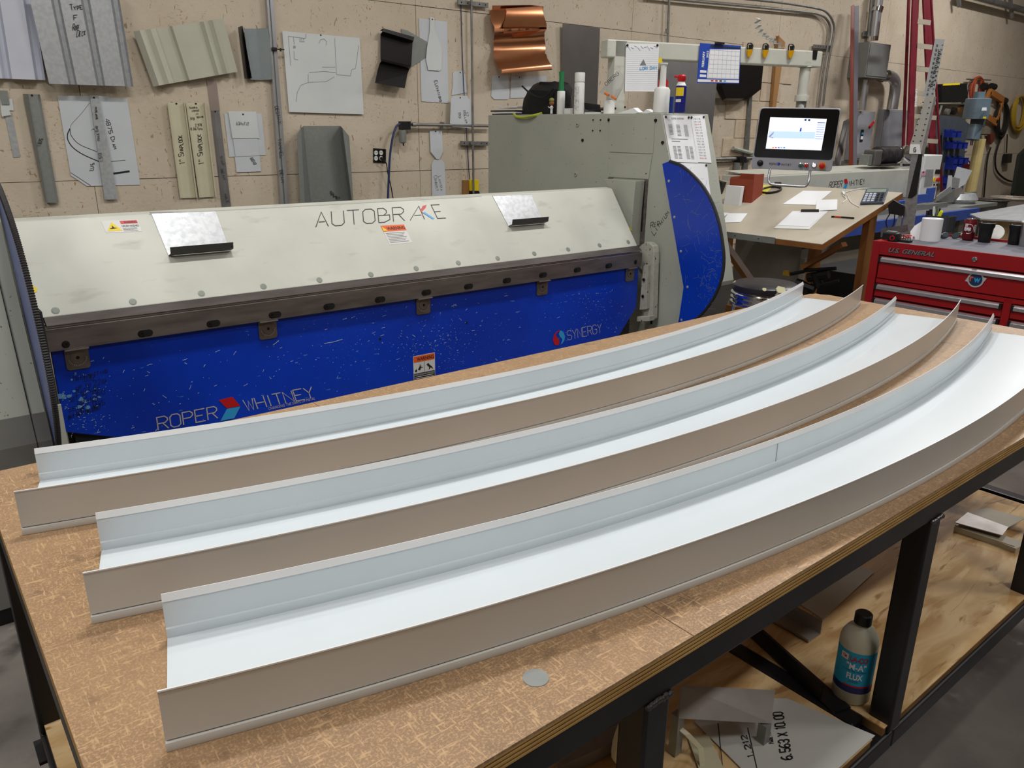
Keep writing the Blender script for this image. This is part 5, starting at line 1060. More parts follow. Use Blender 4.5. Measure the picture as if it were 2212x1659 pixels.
# things on the drafting table
def dsheet(pts, name, label, cat, m_=white, off=.0015, th=.0012, group=None): return MB().prism([PDr(*p, off) for p in pts], nD*th).obj(name, m_, label=label, cat=cat, group=group)
dsheet([(1735, 412), (1797, 413), (1761, 443), (1691, 441)], 'white_sheet', 'largest loose white sheet on the drafting table', 'paper', group='papers on the drafting table')
dsheet([(1765, 432), (1809, 431), (1808, 453), (1761, 456)], 'white_sheet', 'small white note card before the large sheet', 'paper', off=.004, group='papers on the drafting table')
dsheet([(1573, 461), (1615, 461), (1600, 480), (1560, 481)], 'white_sheet', 'white sheet by the ledge of the drafting table, next to the blue guard', 'paper', group='papers on the drafting table')
dsheet([(1555, 459), (1575, 460), (1556, 474)], 'white_sheet', 'white sheet mostly hidden by the blue guard', 'paper', group='papers on the drafting table', off=.003)
cb = thing('clipboard', 'white clipboard with black clip and a filled sheet', 'clipboard', PDr(1730, 480))
MB().prism([PDr(*p, .001) for p in [(1712, 457), (1789, 457), (1748, 496), (1672, 494)]], nD*.004).obj('board', whitep, cb)
MB().prism([PDr(*p, .0055) for p in [(1714, 457), (1786, 458), (1747, 489), (1679, 487)]], nD*.001).obj('paper', white, cb)
MB().prism([PDr(*p, .007) for p in [(1731, 455), (1769, 455), (1769, 458), (1730, 458)]], nD*.01).obj('clip', blackm, cb)
cc = thing('calculator', 'large dark calculator with silver keys on the drafting table', 'calculator', PDr(1888, 428))
Pc = [PDr(*p, .002) for p in [(1872, 411), (1919, 411), (1909, 441), (1858, 443)]]
MB().prism(Pc, nD*.015).obj('case', mat('calculator_grey', (64, 72, 88), .4), cc, bevel=.003)
def cat_(u, v): a = Pc[0].lerp(Pc[1], u); b = Pc[3].lerp(Pc[2], u); return a.lerp(b, v)+nD*.0155
MB().prism([cat_(.06, .07), cat_(.94, .07), cat_(.94, .3), cat_(.06, .3)], nD*.001).obj('display', mat('lcd_green', (136, 150, 138), .3), cc)
for r1 in range(5):
    for c1 in range(5):
        u, v = .08+c1*.175, .38+r1*.12; MB().prism([cat_(u, v), cat_(u+.12, v), cat_(u+.12, v+.075), cat_(u, v+.075)], nD*.003).obj('key', mat('key_silver', (196, 204, 216), .4) if c1 < 3 else blackp, cc)
pn = thing('pencil', 'black mechanical pencil with an orange grip', 'pencil', PDr(1815, 469)); MB().tube([PDr(1796, 468, .006), PDr(1803, 468, .006)], .005, 8).obj('tip', blackm, pn); MB().tube([PDr(1803, 468, .006), PDr(1818, 469, .006)], .0055, 8).obj('grip', mat('orange_grip', (216, 84, 50), .5), pn); MB().tube([PDr(1818, 469, .006), PDr(1845, 471, .006)], .005, 8).obj('barrel', blackm, pn)
MB().tube(curve([PDr(1899, 409, .003), PDr(1860, 407, .004), PDr(1822, 418, .004), PDr(1828, 430, .004), PDr(1820, 438, .004)]), .003, 6).obj('white_cable', whitep, label='thin white cable left of the calculator', cat='cable')
MB().tube(curve([PDr(1830, 420, .003), PDr(1838, 436, .004), PDr(1856, 447, .004)]), .0025, 6).obj('white_cable', whitep, label='thin white lead curling before the calculator', cat='cable')
MB().prism([PDr(*p, .002) for p in [(1818, 415), (1824, 417), (1826, 423), (1821, 422)]], nD*.012).obj('charger', whitep, label='small white charger plug on the drafting table', cat='charger', bevel=.002)
# magnifier ring and yellow pad
dsheet([(1612, 415), (1640, 400), (1672, 400), (1652, 421)], 'yellow_pad', 'yellow note paper under the black ring', 'paper', m_=mat('pale_yellow_paper', (226, 214, 96), .8))
mr = thing('ring_stand', 'black ring with a short handle lying on yellow paper', 'ring', PDr(1667, 410)); cR = PDr(1665, 410, .008); rx = (PDr(1686, 410, .008)-cR).length
MB().tube([cR+V((sl.x*math.cos(a*math.pi/14)*rx*.95, math.sin(a*math.pi/14)*rx, sl.z*math.cos(a*math.pi/14)*rx*.95)) for a in range(29)], .008, 6).obj('ring', blackp, mr, smooth=True)
MB().prism([PDr(*p, .006) for p in [(1674, 399), (1688, 399), (1688, 406), (1672, 404)]], nD*.02).obj('handle', blackp, mr)
bx = mat('red_brown_cardboard', (150, 66, 44), .7)
A = PDr(1596, 417); Bq = PDr(1625, 414); Cq = PDr(1650, 402)
t = thing('red_box', 'open red-brown cardboard box at the back of the drafting table', 'box', Bq)
zt_ = PX(1625, 388, Bq.x).z
def wall_(a, b, h, nm='side', m_=bx): a, b = V(a), V(b); return MB().prism([a, b, V((b.x, b.y, h)), V((a.x, a.y, h))], V((.0, 0, 0))+(b-a).cross(V((0, 0, 1))).normalized()*.004).obj(nm, m_, t)
B1 = V((4.93, PX(1625, 415, 4.93).y, 1.058)); A1 = B1+V((-.01, .19, 0)); C1 = B1+V((.17, .035, .048)); D1 = A1+V((.17, .035, .048)); zt_ = PX(1625, 388, B1.x).z
wall_(A1, B1, zt_); wall_(B1, C1, zt_+.035); wall_(D1, C1, zt_+.03); wall_(A1, D1, zt_+.01)
MB().prism([A1, B1, C1, D1], (0, 0, .004)).obj('bottom', bx, t)
nb_ = thing('white_card_block', 'white card pad standing before the red-brown box', 'pad', PDr(1583, 420)); B2 = V((4.86, PX(1599, 420, 4.86).y, 1.038))
MB().prism([B2, B2+V((0, .135, 0)), B2+V((.012, .135, .135)), B2+V((.012, 0, .135))], (.03, 0, 0)).obj('pad', white, nb_, bevel=.002)
bk = thing('black_binder', 'black ring binder leaning at the back behind the blue guard', 'binder', PDr(1552, 410)); B3 = V((5.0, PX(1551, 412, 5.0).y, 1.08))
MB().prism([B3, B3+V((0, .10, 0)), B3+V((.02, .09, .12)), B3+V((.02, -.02, .10))], (.05, 0, 0)).obj('cover', blackp, bk)
MB().tube(arc(B3+V((0, .04, .12)), .02, 0, 300, 10, (0, 1, 0), (0, 0, 1)), .003, 6).obj('ring', chrome, bk)
# ================================================================ red tool chest
TX = 4.31; TZt = .977
def PT(px, py): return PX(px, py, TX)
redc = mat('tool_chest_red', (158, 22, 28), .32, var=.06, scale=3)
redd = mat('tool_chest_recess', (60, 8, 12), .6)
alh = mat('brushed_aluminium_handle', (190, 188, 192), .35, .7, var=.05)
y1, y0 = 2.129, .98
tc = thing('tool_chest', 'red metal tool chest with long aluminium drawer handles', 'chest', V((4.55, 1.55, 0)))
MB().b2((TX+.02, y0, .10), (TX+.62, y1, TZt-.02)).obj('cabinet', redd, tc)
MB().b2((TX, y1-.045, .10), (TX+.62, y1, TZt)).obj('side_panel', redc, tc, bevel=.003); MB().b2((TX, y0, .10), (TX+.62, y0+.045, TZt)).obj('side_panel', redc, tc, bevel=.003)
MB().b2((TX, y0+.0455, .905), (TX+.02, y1-.0455, TZt)).obj('top_fascia', redc, tc)
MB().b2((TX+.60, y0+.0455, TZt-.03), (TX+.62, y1-.0455, TZt+.005)).obj('back_rim', redc, tc)
MB().b2((TX+.021, y0+.0455, TZt-.02), (TX+.599, y1-.0455, TZt-.008)).obj('rubber_mat', mat('grey_rubber_mat', (84, 86, 96), .6, rgb2=(104, 104, 114), scale=9, stretch=(3, 1, 1)), tc)
CH=1
def drawer(ya, yb, zb, zt, m=redc):
    d = MB().b2((TX+.002, ya, zb), (TX+.018, yb, zt)).obj('drawer', m, tc, bevel=.002)
    h = MB().prism([(TX-.012, ya+.012, zt-.028), (TX-.012, ya+.012, zt-.012), (TX+.002, ya+.012, zt-.002), (TX+.002, ya+.012, zt-.030)], (0, yb-ya-.024, 0)).obj('handle', alh, d)
    for y in (ya+.001, yb-.0125): MB().b2((TX-.013, y, zt-.031), (TX+.001, y+.012, zt-.002)).obj('handle_end', blackp, d)
    return d
L_, Rr_, mid = y1-.052, y0+.052, 1.40
drawer(Rr_, L_, .775, .895); 
d2 = drawer(mid+.02, L_, .672, .742); d3 = drawer(mid+.02, L_, .59, .662); drawer(Rr_, mid-.02, .672, .742); drawer(Rr_, mid-.02, .59, .662)
for zb, zt_ in ((.49, .58), (.37, .48), (.25, .36), (.13, .24)): drawer(mid+.02, L_, zb, zt_); drawer(Rr_, mid-.02, zb, zt_)
MB().b2((TX, mid-.018, .12), (TX+.02, mid+.018, .765)).obj('divider', redc, tc); MB().b2((TX, Rr_, .748), (TX+.019, L_, .770)).obj('divider', redc, tc)
for y in (y0+.1, y1-.1):
    for x in (TX+.08, TX+.42): MB().lathe([(.05, -.015), (.05, .015)], (x, y, .05), (0, 1, 0), n=18).obj('caster', blackp, tc)
bdg = mat('badge_silver', (176, 172, 172), .3, .7)
pfont(tc, 'U.S. GENERAL', PT, (1920, 545), (2019, 556), (1922, 535), ink, off=.002, bold=.045, shear=.3); pfont(tc, 'U.S. GENERAL', PT, (1919.5, 544), (2018.5, 555), (1921.5, 534.5), bdg, off=.004, bold=.015, shear=.3)
MB().lathe([(.013, 0), (.013, .006), (.008, .008)], PT(2106, 560), (-1, 0, 0), n=16).obj('lock', chrome, tc)
c = PT(2108, 604); c.x -= .001
MB().lathe([(.040, 0), (.040, .002)], c, (-1, 0, 0), n=28).obj('sticker', mat('sticker_grey', (186, 184, 188), .5), tc); MB().lathe([(.032, .002), (.032, .003)], c, (-1, 0, 0), n=28).obj('sticker_disc', mat('sticker_navy', (30, 50, 90), .5), tc)
for s in (-1, 1): MB().prism([c+V((-.0005, s*.05, s*-.0+.014*(1 if s < 0 else -1))), c+V((-.0005, s*.034, .018)), c+V((-.0005, s*.034, -.018))], (-.001, 0, 0)).obj('sticker_point', mat('sticker_grey', (0, 0, 0)), tc)
font(tc, 'r', c+V((-.0045, .028, -.012)), (0, -1, 0), (0, 0, 1), .026, mat('sticker_orange', (220, 100, 60), .5), wid=.018, bold=.03); font(tc, 'w', c+V((-.0045, .008, -.014)), (0, -1, 0), (0, 0, 1), .024, skyb, wid=.032, bold=.03)
# things on the tool chest
TT = TZt-.008
def PTT(px, py): return PZ(px, py, TT)
p = PTT(2007, 520); s = sc(p); rl = thing('tissue_roll', 'standing white paper roll with a loose torn end', 'roll', p)
rr_ = 20.5*s; hh = 46*s*1.03; cyl([(rr_, .001), (rr_, hh), (rr_*.4, hh), (rr_*.38, hh-.01)], p, white, 'roll', rl, n=32)
MB().grid([[p+V((0, rr_, hh*.85)), p+V((-.02, rr_+.03, hh*.62)), p+V((-.03, rr_+.045, hh*.35))], [p+V((-.01, rr_, .0)), p+V((-.03, rr_+.02, .0)), p+V((-.04, rr_+.03, .0))]], (0, .001, 0)).obj('loose_sheet', white, rl, smooth=True)
p = PTT(2090, 519); s = sc(p); cn = thing('soda_can', 'dark red soft drink can between the sunglasses and the left black cup', 'can', p); r_ = .033
cyl([(.024, 0), (.028, .003), (r_, .012), (r_, .104), (.027, .118), (.027, .121), (.025, .121)], p, mat('soda_maroon', (112, 24, 36), .3, .3, var=.05), 'can_body', cn, n=32); cyl([(.0272, .118), (.0275, .1225), (.024, .1225), (.023, .119)], p, chrome, 'can_lid', cn)
vt = EYE-p; vt.z = 0; vt.normalize(); vs = V((-vt.y, vt.x, 0))
def wrap(u, z, k=1.02): a = u/r_; return p+(vt*math.cos(a)+vs*math.sin(a))*r_*k+V((0, 0, z))
def wtext(s, u0, z0, h, w, u_w):
    m = MB(); adv = u_w/len(s)
    for i, ch in enumerate(s):
        for st in G[ch.upper()].split(';'):
            P = [(u0+i*adv+adv*.8*int(q[0])/4, z0+h*int(q[1])/6) for q in st.split()]
            for a, b in zip(P, P[1:]):
                A, B = wrap(*a), wrap(*b); n_ = (A-p); n_.z = 0; t_ = (B-A).normalized(); sd = t_.cross(n_.normalized())*w/2; m.add([A-sd, B-sd, B+sd, A+sd], [(0, 1, 2, 3)])
    m.obj('lettering', white, cn)
wtext('Dr', -.026, .078, .016, .0028, .016); wtext('Pepper', -.028, .056, .017, .003, .034)
m = MB(); P = [wrap(-.006+.024*math.cos(a), .066+.026*math.sin(a), 1.025) for a in [math.radians(x) for x in range(-110, 120, 14)]]
for a, b in zip(P, P[1:]): m.add([a, b, b+V((0, 0, .0025))+vs*.001, a+V((0, 0, .0025))+vs*.001], [(0, 1, 2, 3)])
m.obj('oval_line', white, cn)
MB().grid([[wrap(.022, .05), wrap(.030, .05), wrap(.038, .05)], [wrap(.022, .09), wrap(.030, .09), wrap(.038, .09)]]).obj('small_print', mat('grey_small_print', (0, 0, 0)), cn)
cup = [(.030, 0), (.031, .002), (.033, .04), (.036, .078), (.041, .086), (.041, .106), (.038, .107), (.036, .098), (.034, .085)]
for k, (x, y, lb) in enumerate(((2125, 523, 'black insulated cup beside the soda can'), (2190, 528, 'black insulated cup beside the steel tumbler'))):
    p = PTT(x, y); t = thing('travel_cup', lb, 'cup', p, 'black cups on the tool chest'); cyl(cup, p, blackp, 'body', t); cyl([(.0415, .098), (.0415, .103)], p, blackm, 'rim_ring', t)
    MB().box(p+V((-.03, .018, .105)), (.006, .006, .012)).obj('lid_tab', galv, t)
p = PTT(2216, 532); t = thing('steel_tumbler', 'brushed steel tumbler at the right edge', 'tumbler', p); cyl([(.034, 0), (.036, .004), (.042, .115), (.043, .125)], p, mat('brushed_steel', (200, 198, 196), .3, .95), 'body', t); cyl([(.043, .125), (.044, .132), (.03, .134)], p, whitep, 'lid', t)
p = PTT(2147, 519); t = thing('round_white_lid', 'round white lid leaning against the left black cup', 'lid', p); n_ = V((-.85, -.3, .35)).normalized(); MB().lathe([(.042, 0), (.045, .003), (.042, .006), (.034, .0045)], p+V((0, 0, .042)), n_, n=32).obj('disc', whitep, t, smooth=True)
sgm = mat('sunglass_lens', (58, 70, 76), .15, .3); t = thing('sunglasses', 'dark sunglasses lying between the paper roll and the soda can', 'glasses', PTT(2055, 516))
for a in (2040, 2064):
    p = PTT(a, 516); MB().lathe([(.001, -.006), (.018, -.004), (.024, .002), (.02, .006)], p+V((0, 0, .018)), (-.8, -.2, .5), n=18, sx=.8).obj('lens', sgm, t, smooth=True)
MB().tube([PTT(2049, 512)+V((0, 0, .022)), PTT(2055, 512)+V((0, 0, .022))], .003, 6).obj('bridge', blackp, t)
for a, b in ((2033, 2037), (2074, 2070)): MB().tube(curve([PTT(a, 516)+V((0, 0, .026)), PTT(a, 512)+V((.05, 0, .022)), PTT(b, 510)+V((.09, 0, .004))]), .003, 6).obj('temple', whitep, t)
p = PTT(1924, 521); t = thing('tape_measure', 'black and red tape measure at the left corner of the tool chest', 'tape', p)
MB().box(p+V((0, 0, .025)), (.05, .085, .05)).obj('case', blackp, t, bevel=.008); MB().lathe([(.014, 0), (.014, .003)], p+V((-.025, -.018, .022)), (-1, 0, 0), n=18).obj('red_ring', redm, t); MB().lathe([(.009, .003), (.009, .005)], p+V((-.025, -.018, .022)), (-1, 0, 0), n=18).obj('ring_core', blackp, t); MB().box(p+V((0, 0, .052)), (.03, .05, .008)).obj('belt_clip', galvd, t)
p = PTT(1945, 508); t = thing('steel_level_plate', 'thin steel plate standing behind the tape measure', 'plate', p); MB().prism([PX(1903, 494, 4.60), PX(1960, 485, 4.60), PX(1961, 500, 4.60), PX(1902, 513, 4.60)], (.004, 0, 0)).obj('plate', steel, t)
dbm = mat('drill_bit_steel', (170, 160, 140), .3, .9)
t = thing('drill_bit_row', 'row of drill bits in a stand at the left rear corner of the tool chest', 'bits', PTT(1910, 514))
MB().b2((4.42, 1.98, TT), (4.46, 2.09, TT+.012)).obj('stand', blackp, t)
for k in range(8): MB().tube([(4.44, 1.985+k*.013, TT+.012), (4.44, 1.985+k*.013, TT+.03+.003*k)], .003, 6).obj('bit', dbm, t)
rg = random.Random(5)
for k in range(9):
    p = PTT(rg.uniform(1950, 1985), rg.uniform(508, 519)); a = rg.uniform(0, 3.1); d_ = V((math.cos(a), math.sin(a), 0))*.022
    MB().tube([p-d_+V((0, 0, .006+.003*k)), p+V((0, 0, .006+.003*k)), p+d_+V((0, 0, .006+.003*k))], [.002, .005, .003], 8).obj('metal_fitting', chrome if k % 3 else redm, label='small %s fitting, %s of the heap behind the tape measure' % (['red', 'chrome', 'chrome'][k % 3], ['at the left rear', 'at the left', 'at the left front', 'rear centre', 'centre', 'front centre', 'right rear', 'at the right', 'right front'][k]), cat='fitting', group='loose metal fittings on the tool chest')
# pen pot on the far side of the chest: grey tray holding a bright yellow knife and markers
p = PTT(2013, 494); t = thing('grey_bin', 'grey bin behind the paper roll holding tools', 'bin', p)
bm_ = mat('dark_grey_bin', (58, 62, 70), .5)
q = PTT(1997, 505); wv = V((0, -.12, 0)); dv = V((.10, 0, 0)); h = .11
MB().prism([q, q+wv, q+wv+dv, q+dv], (0, 0, .003)).obj('bottom', bm_, t)
for a, b in ((q, q+wv), (q+wv, q+wv+dv), (q+wv+dv, q+dv), (q+dv, q)):
    e = (b-a).normalized()*.012; u = V((0, 0, h)); MB().prism([a, b, b+u+e*.6, a+u-e*.6], (b-a).cross(V((0, 0, 1))).normalized()*-.003).obj('wall', bm_, t)
kn = thing('yellow_knife', 'bright yellow utility knife lying over the grey bin', 'knife', q+V((0, 0, h)))
ky = mat('fluorescent_yellow', (226, 236, 20), .45, var=.03)
def PK(px, py, o=0): return PX(px, py, q.x+.02-o)
MB().prism([PK(2003, 474), PK(2012, 469), PK(2023, 469), PK(2030, 455), PK(2035, 455), PK(2036, 459), PK(2029, 474), (PK(2020, 479)), PK(2008, 478)], (.012, 0, 0)).obj('handle', ky, kn, bevel=.003)
MB().prism([PK(2000, 473), PK(2004, 472), PK(2005, 477), PK(2001, 475)], (.004, 0, 0)).obj('blade_tip', whitep, kn)
for k, (x, yb, yt, m_) in enumerate(((2001, 500, 455, blackp), (2008, 500, 452, blackp), (2015, 500, 446, whitep), (2021, 500, 445, mat('olive_tool', (90, 100, 70), .5)), (2027, 500, 450, blackp))):
    MB().tube([PX(x, yb, q.x+.04), PX(x+3, yt, q.x+.04)], .009 if k < 2 else .006, 8).obj('marker_pen', m_, label=['leftmost black marker in the grey bin', 'second black marker in the grey bin', 'white pen standing in the grey bin', 'olive tool standing in the grey bin', 'black pen beside the yellow knife'][k], cat='pen', group='pens in the grey bin')
# ================================================================ upright steel ruler post behind the chest
RD = 5.0
rb = PD(1962, 500, RD); rn = (EYE-rb); rn.z = 0; rn.normalize()
def PR(px, py, o=0): return PP(px, py, rb+rn*o, rn)
rp = thing('gauge_post', 'upright steel post with a ruler at its top, behind the tool chest', 'post', V((rb.x, rb.y, 0)))
bot = PR(1925, 620); 
def pz(pts, th, m_, nm, o=0): return MB().prism([PR(*a, o) for a in pts], -rn*th).obj(nm, m_, rp)
ws = mat('weathered_steel_bar', (138, 136, 136), .5, .3, rgb2=(112, 110, 112), scale=40)
b0 = PR(1946, 500); b1 = PR(1974, 500)
MB().prism([PR(1969, 332), PR(1993, 333), b1, b0], -rn*.03).obj('bar', ws, rp); MB().prism([PR(1984, 333, .002), PR(1993, 333, .002), PR(1980, 420, .002), PR(1970, 428, .002), PR(1961, 428, .002)], -rn*.003).obj('dark_insert', blackm, rp)
MB().prism([b0, b1, V((b1.x, b1.y, 0.001)), V((b0.x, b0.y, 0.001))], -rn*.03).obj('lower_bar', ws, rp)
pz([(1966, 312), (1987, 312), (1989, 333), (1964, 332)], .03, whitep, 'white_slide', .004); write(rp, 'G', lambda a, b: PR(a, b, .006), (1974, 328), (1978, 328), (1974.5, 319), .005, ink)
pz([(1999, 209), (2018, 209), (1989, 332), (1966, 312)], .02, mat('aluminium_rule_bar', (186, 186, 180), .4, .5), 'rule_bar'); pz([(2018, 209), (2023, 209), (1995, 340), (1989, 332)], .03, ws, 'bar_side')
pz([(2020, 84), (2041, 85), (2017, 210), (1994, 209)], .003, mat('ruler_aluminium', (176, 180, 182), .4, .5, var=.03), 'ruler')
write(rp, 'JOHNSON LEVEL & TOOL', lambda a, b: PR(a, b, .002), (2028, 106), (2009, 190), (2032, 107), .0032, ink, gap=.15)
for k in range(12):
    write(rp, str(24-k)[:2], lambda a, b: PR(a, b, .002), (2023-k*1.9, 96+k*9.5), (2022.5-k*1.9, 101+k*9.5), (2026-k*1.9, 96+k*9.5), .0026, ink, name='ruler_number')
    write(rp, str(k+1), lambda a, b: PR(a, b, .002), (2034-k*1.9, 96+k*9.5), (2033.5-k*1.9, 99+k*9.5), (2037-k*1.9, 96+k*9.5), .0026, ink, name='ruler_number')
m = MB()
for k in range(8):
    for x0 in (1992, 2008): a = PR(x0-k*3.0, 222+k*12, .003); m.add([a, a+V((0, 0, .006)), a+V((.003, -.008, .006)), a+V((.003, -.008, 0))], [(0, 1, 2, 3)])
m.obj('rule_marks', ink, rp, kind='stuff')
pz([(1930, 432), (1955, 447), (1953, 466), (1920, 462), (1918, 443)], .05, blackm, 'clamp_block', .03); pz([(1941, 464), (1949, 464), (1944, 500), (1930, 500)], .04, galvd, 'clamp_foot', .02)
MB().tube(curve([PR(1922, 462, .02), PR(1914, 478, .03), PR(1918, 492, .03), PR(1930, 486, .03), PR(1933, 460, .03)]), .004, 6).obj('cable', blackp, rp)
# ================================================================ long slitting machine by the wall
SY = 3.9
def P9(px, py): return PY(px, py, SY)
sm = thing('shear_machine', 'long off-white and blue metal shear along the wall behind the drafting table', 'machine', V((7.6, 4.1, 0)))
a, b, c_, d_ = P9(1600, 403), P9(2003, 364), P9(1998, 418), P9(1600, 470)
zt_ = 1.195; zb_ = 0.90
MB().b2((5.75, SY, zb_), (8.55, SY+.35, zt_)).obj('upper_beam', machw, sm, bevel=.01)
MB().prism([(5.75, SY+.02, zt_+.001), (8.55, SY+.02, zt_+.001), (8.55, SY+.33, zt_+.03), (5.75, SY+.33, zt_+.03)], (0, 0, .002)).obj('beam_top', machw, sm)
write(sm, 'ROPER', P9, (1790, 406), (1818, 403), (1793, 393), .0055, dk, aspect=.8, gap=.2); write(sm, 'WHITNEY', P9, (1834, 402), (1868, 397), (1834, 391), .0055, dk, aspect=.75, gap=.2)
wpoly(sm, [(1823, 387), (1829, 386), (1831, 396.5), (1825, 397.5)], P9, redm, 'logo_top', off=.003); wpoly(sm, [(1825, 398), (1831, 397), (1827, 408), (1820, 409)], P9, skyb, 'logo_bottom', off=.003)
pfont(sm, 'CHANGING THE SHAPE OF METAL', P9, (1844, 406), (1868, 403), (1844, 405), inkg, off=.003)
rb_ = mat('shear_rail_blue', (52, 84, 172), .45, rgb2=(64, 92, 176)); rg_ = mat('grey_rail', (128, 128, 134), .5, .3)
MB().b2((5.8, SY-.5, .70), (9.1, SY-.46, .80)).obj('front_rail', rb_, sm); MB().b2((5.8, SY-.455, .78), (9.0, SY-.02, .80)).obj('bed_plate', rg_, sm)
MB().b2((5.8, SY-.25, .80), (8.9, SY-.22, .85)).obj('guide_rail', galvd, sm); MB().b2((5.9, SY-.12, .86), (8.6, SY-.05, .89)).obj('blade_beam', rb_, sm)
for x in (5.9, 7.3, 8.9): MB().b2((x, SY-.4, 0), (x+.12, SY+.25, .78)).obj('stand_leg', mat('shear_stand_grey', (120, 116, 108), .6), sm)
MB().b2((5.9, SY-.44, .30), (9.0, SY-.40, .55)).obj('lower_shelf', mat('beige_shelf', (150, 142, 128), .6), sm)
MB().b2((8.62, SY-.06, .86), (9.02, SY+.2, 1.33)).obj('control_cabinet', whitep, sm, bevel=.01)
def PC(px, py): return PY(px, py, SY-.06)
for (q, m_, nm) in [([(2000, 366), (2016, 366), (2013, 400), (1996, 402)], galv, 'door_panel'), ([(2021, 366), (2031, 366), (2029, 376), (2019, 375)], blackp, 'display'), ([(1990, 370), (2000, 369), (1999, 379), (1988, 380)], mat('flag_pink', (224, 170, 176), .6), 'flag_sticker'), ([(1993, 370), (1996, 370), (1995, 374), (1991, 374)], blue, 'flag_canton')]:
    wpoly(sm, q, PC, m_, nm, off=.002, th=.003)
MB().lathe([(.028, 0), (.028, .004)], PC(2018, 388), (0, -1, 0), n=20).obj('yellow_ring', yellow, sm); MB().lathe([(.02, .004), (.024, .03)], PC(2023, 388), (0, -1, 0), n=16).obj('stop_button', redm, sm)
for q in ((2017, 399), (2023, 399)): MB().lathe([(.01, 0), (.01, .01)], PC(*q), (0, -1, 0), n=12).obj('button', blackp, sm)
MB().prism([PY(*q, SY-.25) for q in [(1977, 422), (2005, 419), (2003, 437), (1976, 441)]], (0, .03, 0)).obj('blue_carriage', mat('shear_rail_blue', (0, 0, 0)), sm); MB().prism([PY(*q, SY-.2) for q in [(2008, 407), (2022, 405), (2016, 436), (2003, 438)]], (0, .03, 0)).obj('carriage_bracket', mat('shear_rail_blue', (0, 0, 0)), sm)
# motor on the beam
mtm = mat('motor_dark', (58, 56, 58), .5, .3, rgb2=(84, 82, 82), scale=20)
c0 = PY(1892, 342, SY+.1); c1 = PY(1930, 347, SY+.1); mt = thing('drive_motor', 'dark finned electric motor with shiny end bell on the long shear', 'motor', V((c0.x+.1, c0.y, zt_+.033)))
ax = V((1, 0, 0)); rM = .085; zc_ = zt_+.033+.105
MB().tube([(c0.x, c0.y, zc_), (c1.x, c0.y, zc_)], rM*.86, 20).obj('body', mtm, mt, smooth=True)
for k in range(14): MB().lathe([(rM*.86, -.004), (rM, -.003), (rM, .003), (rM*.86, .004)], (c0.x+(c1.x-c0.x)*(k+.5)/14, c0.y, zc_), ax, n=20).obj('fin', mtm, mt)
MB().lathe([(rM*1.05, 0), (rM*1.1, .03), (rM*.7, .09), (rM*.3, .11)], (c1.x, c0.y, zc_), ax, n=20).obj('end_bell', chrome, mt, smooth=True)
MB().lathe([(.02, 0), (.03, .04), (.09, .10), (.095, .13), (.08, .13), (.03, .06)], (c1.x+.12, c0.y, zc_), ax, n=24).obj('lamp_reflector', chrome, mt, smooth=True)
MB().box((c0.x-.07, c0.y, zc_-.02), (.14, .13, .15)).obj('gearbox', mat('gearbox_grey', (104, 102, 100), .5, .3), mt, bevel=.015); MB().box((c0.x-.2, c0.y, zc_-.04), (.07, .10, .10)).obj('mount_block', galvd, mt, bevel=.005)
MB().box(((c0.x+c1.x)/2, c0.y, zt_+.045), (.35, .16, .022)).obj('foot', mtm, mt); MB().tube([(c1.x+.06, c0.y-.08, zt_+.04), (c1.x+.3, c0.y-.1, zt_+.04)], .012, 8).obj('cable', blackp, mt)
# ================================================================ flashings and electrical gear on the wall to the right
def lean(name, label, cat, pts, ys, m_, th, group=None):
    P = [PY(a, b, y) for (a, b), y in zip(pts, ys)]; return MB().prism(P, (0, -th, 0)).obj(name, m_, label=label, cat=cat, group=group)
lean('angle_flashing', 'tall rust red angle flashing leaning on the wall', 'flashing', [(1838, 13), (1845, 10), (1842, 372), (1833, 372)], (5.40, 5.40, 5.0, 5.0), mat('rust_red_coil', (122, 52, 36), .45), .004, 'tall flashings leaning on the wall')
lean('angle_flashing', 'tall slate grey flashing right of the rust red one', 'flashing', [(1846, 13), (1855, 12), (1850, 372), (1842, 372)], (5.42, 5.42, 5.05, 5.05), mat('slate_coil', (112, 112, 122), .45), .004, 'tall flashings leaning on the wall')
lean('angle_flashing', 'tall dark flashing behind the control panel', 'flashing', [(1822, 262), (1836, 255), (1812, 372), (1797, 372)], (5.4, 5.4, 5.1, 5.1), mat('dull_brown_grey', (84, 78, 76), .5), .004, 'tall flashings leaning on the wall')
boxg = mat('electrical_box_grey', (132, 134, 132), .5, .2)
def ebox(name, label, x0, y0_, x1, y1_, d, m_=boxg):
    a, b = PW(x0, y0_, d), PW(x1, y1_, d); t = thing(name, label, 'box', V(((a.x+b.x)/2, WALL-d/2, b.z))); MB().b2((a.x, WALL-.002, b.z), (b.x, WALL-d, a.z)).obj('box', m_, t, bevel=.004)
    MB().b2((a.x+.02, WALL-d, b.z+.02), (b.x-.02, WALL-d-.008, a.z-.02)).obj('cover', m_, t, bevel=.002); return t, a, b
t, a, b = ebox('junction_box', 'large grey junction box with conduits above and below', 1879, 90, 1914, 171, .24)
t2, a2, b2_ = ebox('disconnect_switch', 'grey switch box with a red handle under the junction box', 1853, 240, 1876, 345, .10, mat('switch_grey', (156, 158, 166), .45))
MB().tube([PW(1878, 275, .12), PW(1887, 264, .12)], .016, 8).obj('red_handle', redm, t2)
wpoly(t2, [(1860, 280), (1866, 280), (1863, 306), (1857, 306)], W(.112), ink, 'label_strip', off=.002); wpoly(t2, [(1861, 286), (1865, 286), (1864, 291), (1860, 291)], W(.112), skyb, 'label_band', off=.004); wpoly(t2, [(1859, 294), (1864, 294), (1863, 301), (1858, 301)], W(.112), white, 'label_band', off=.004)
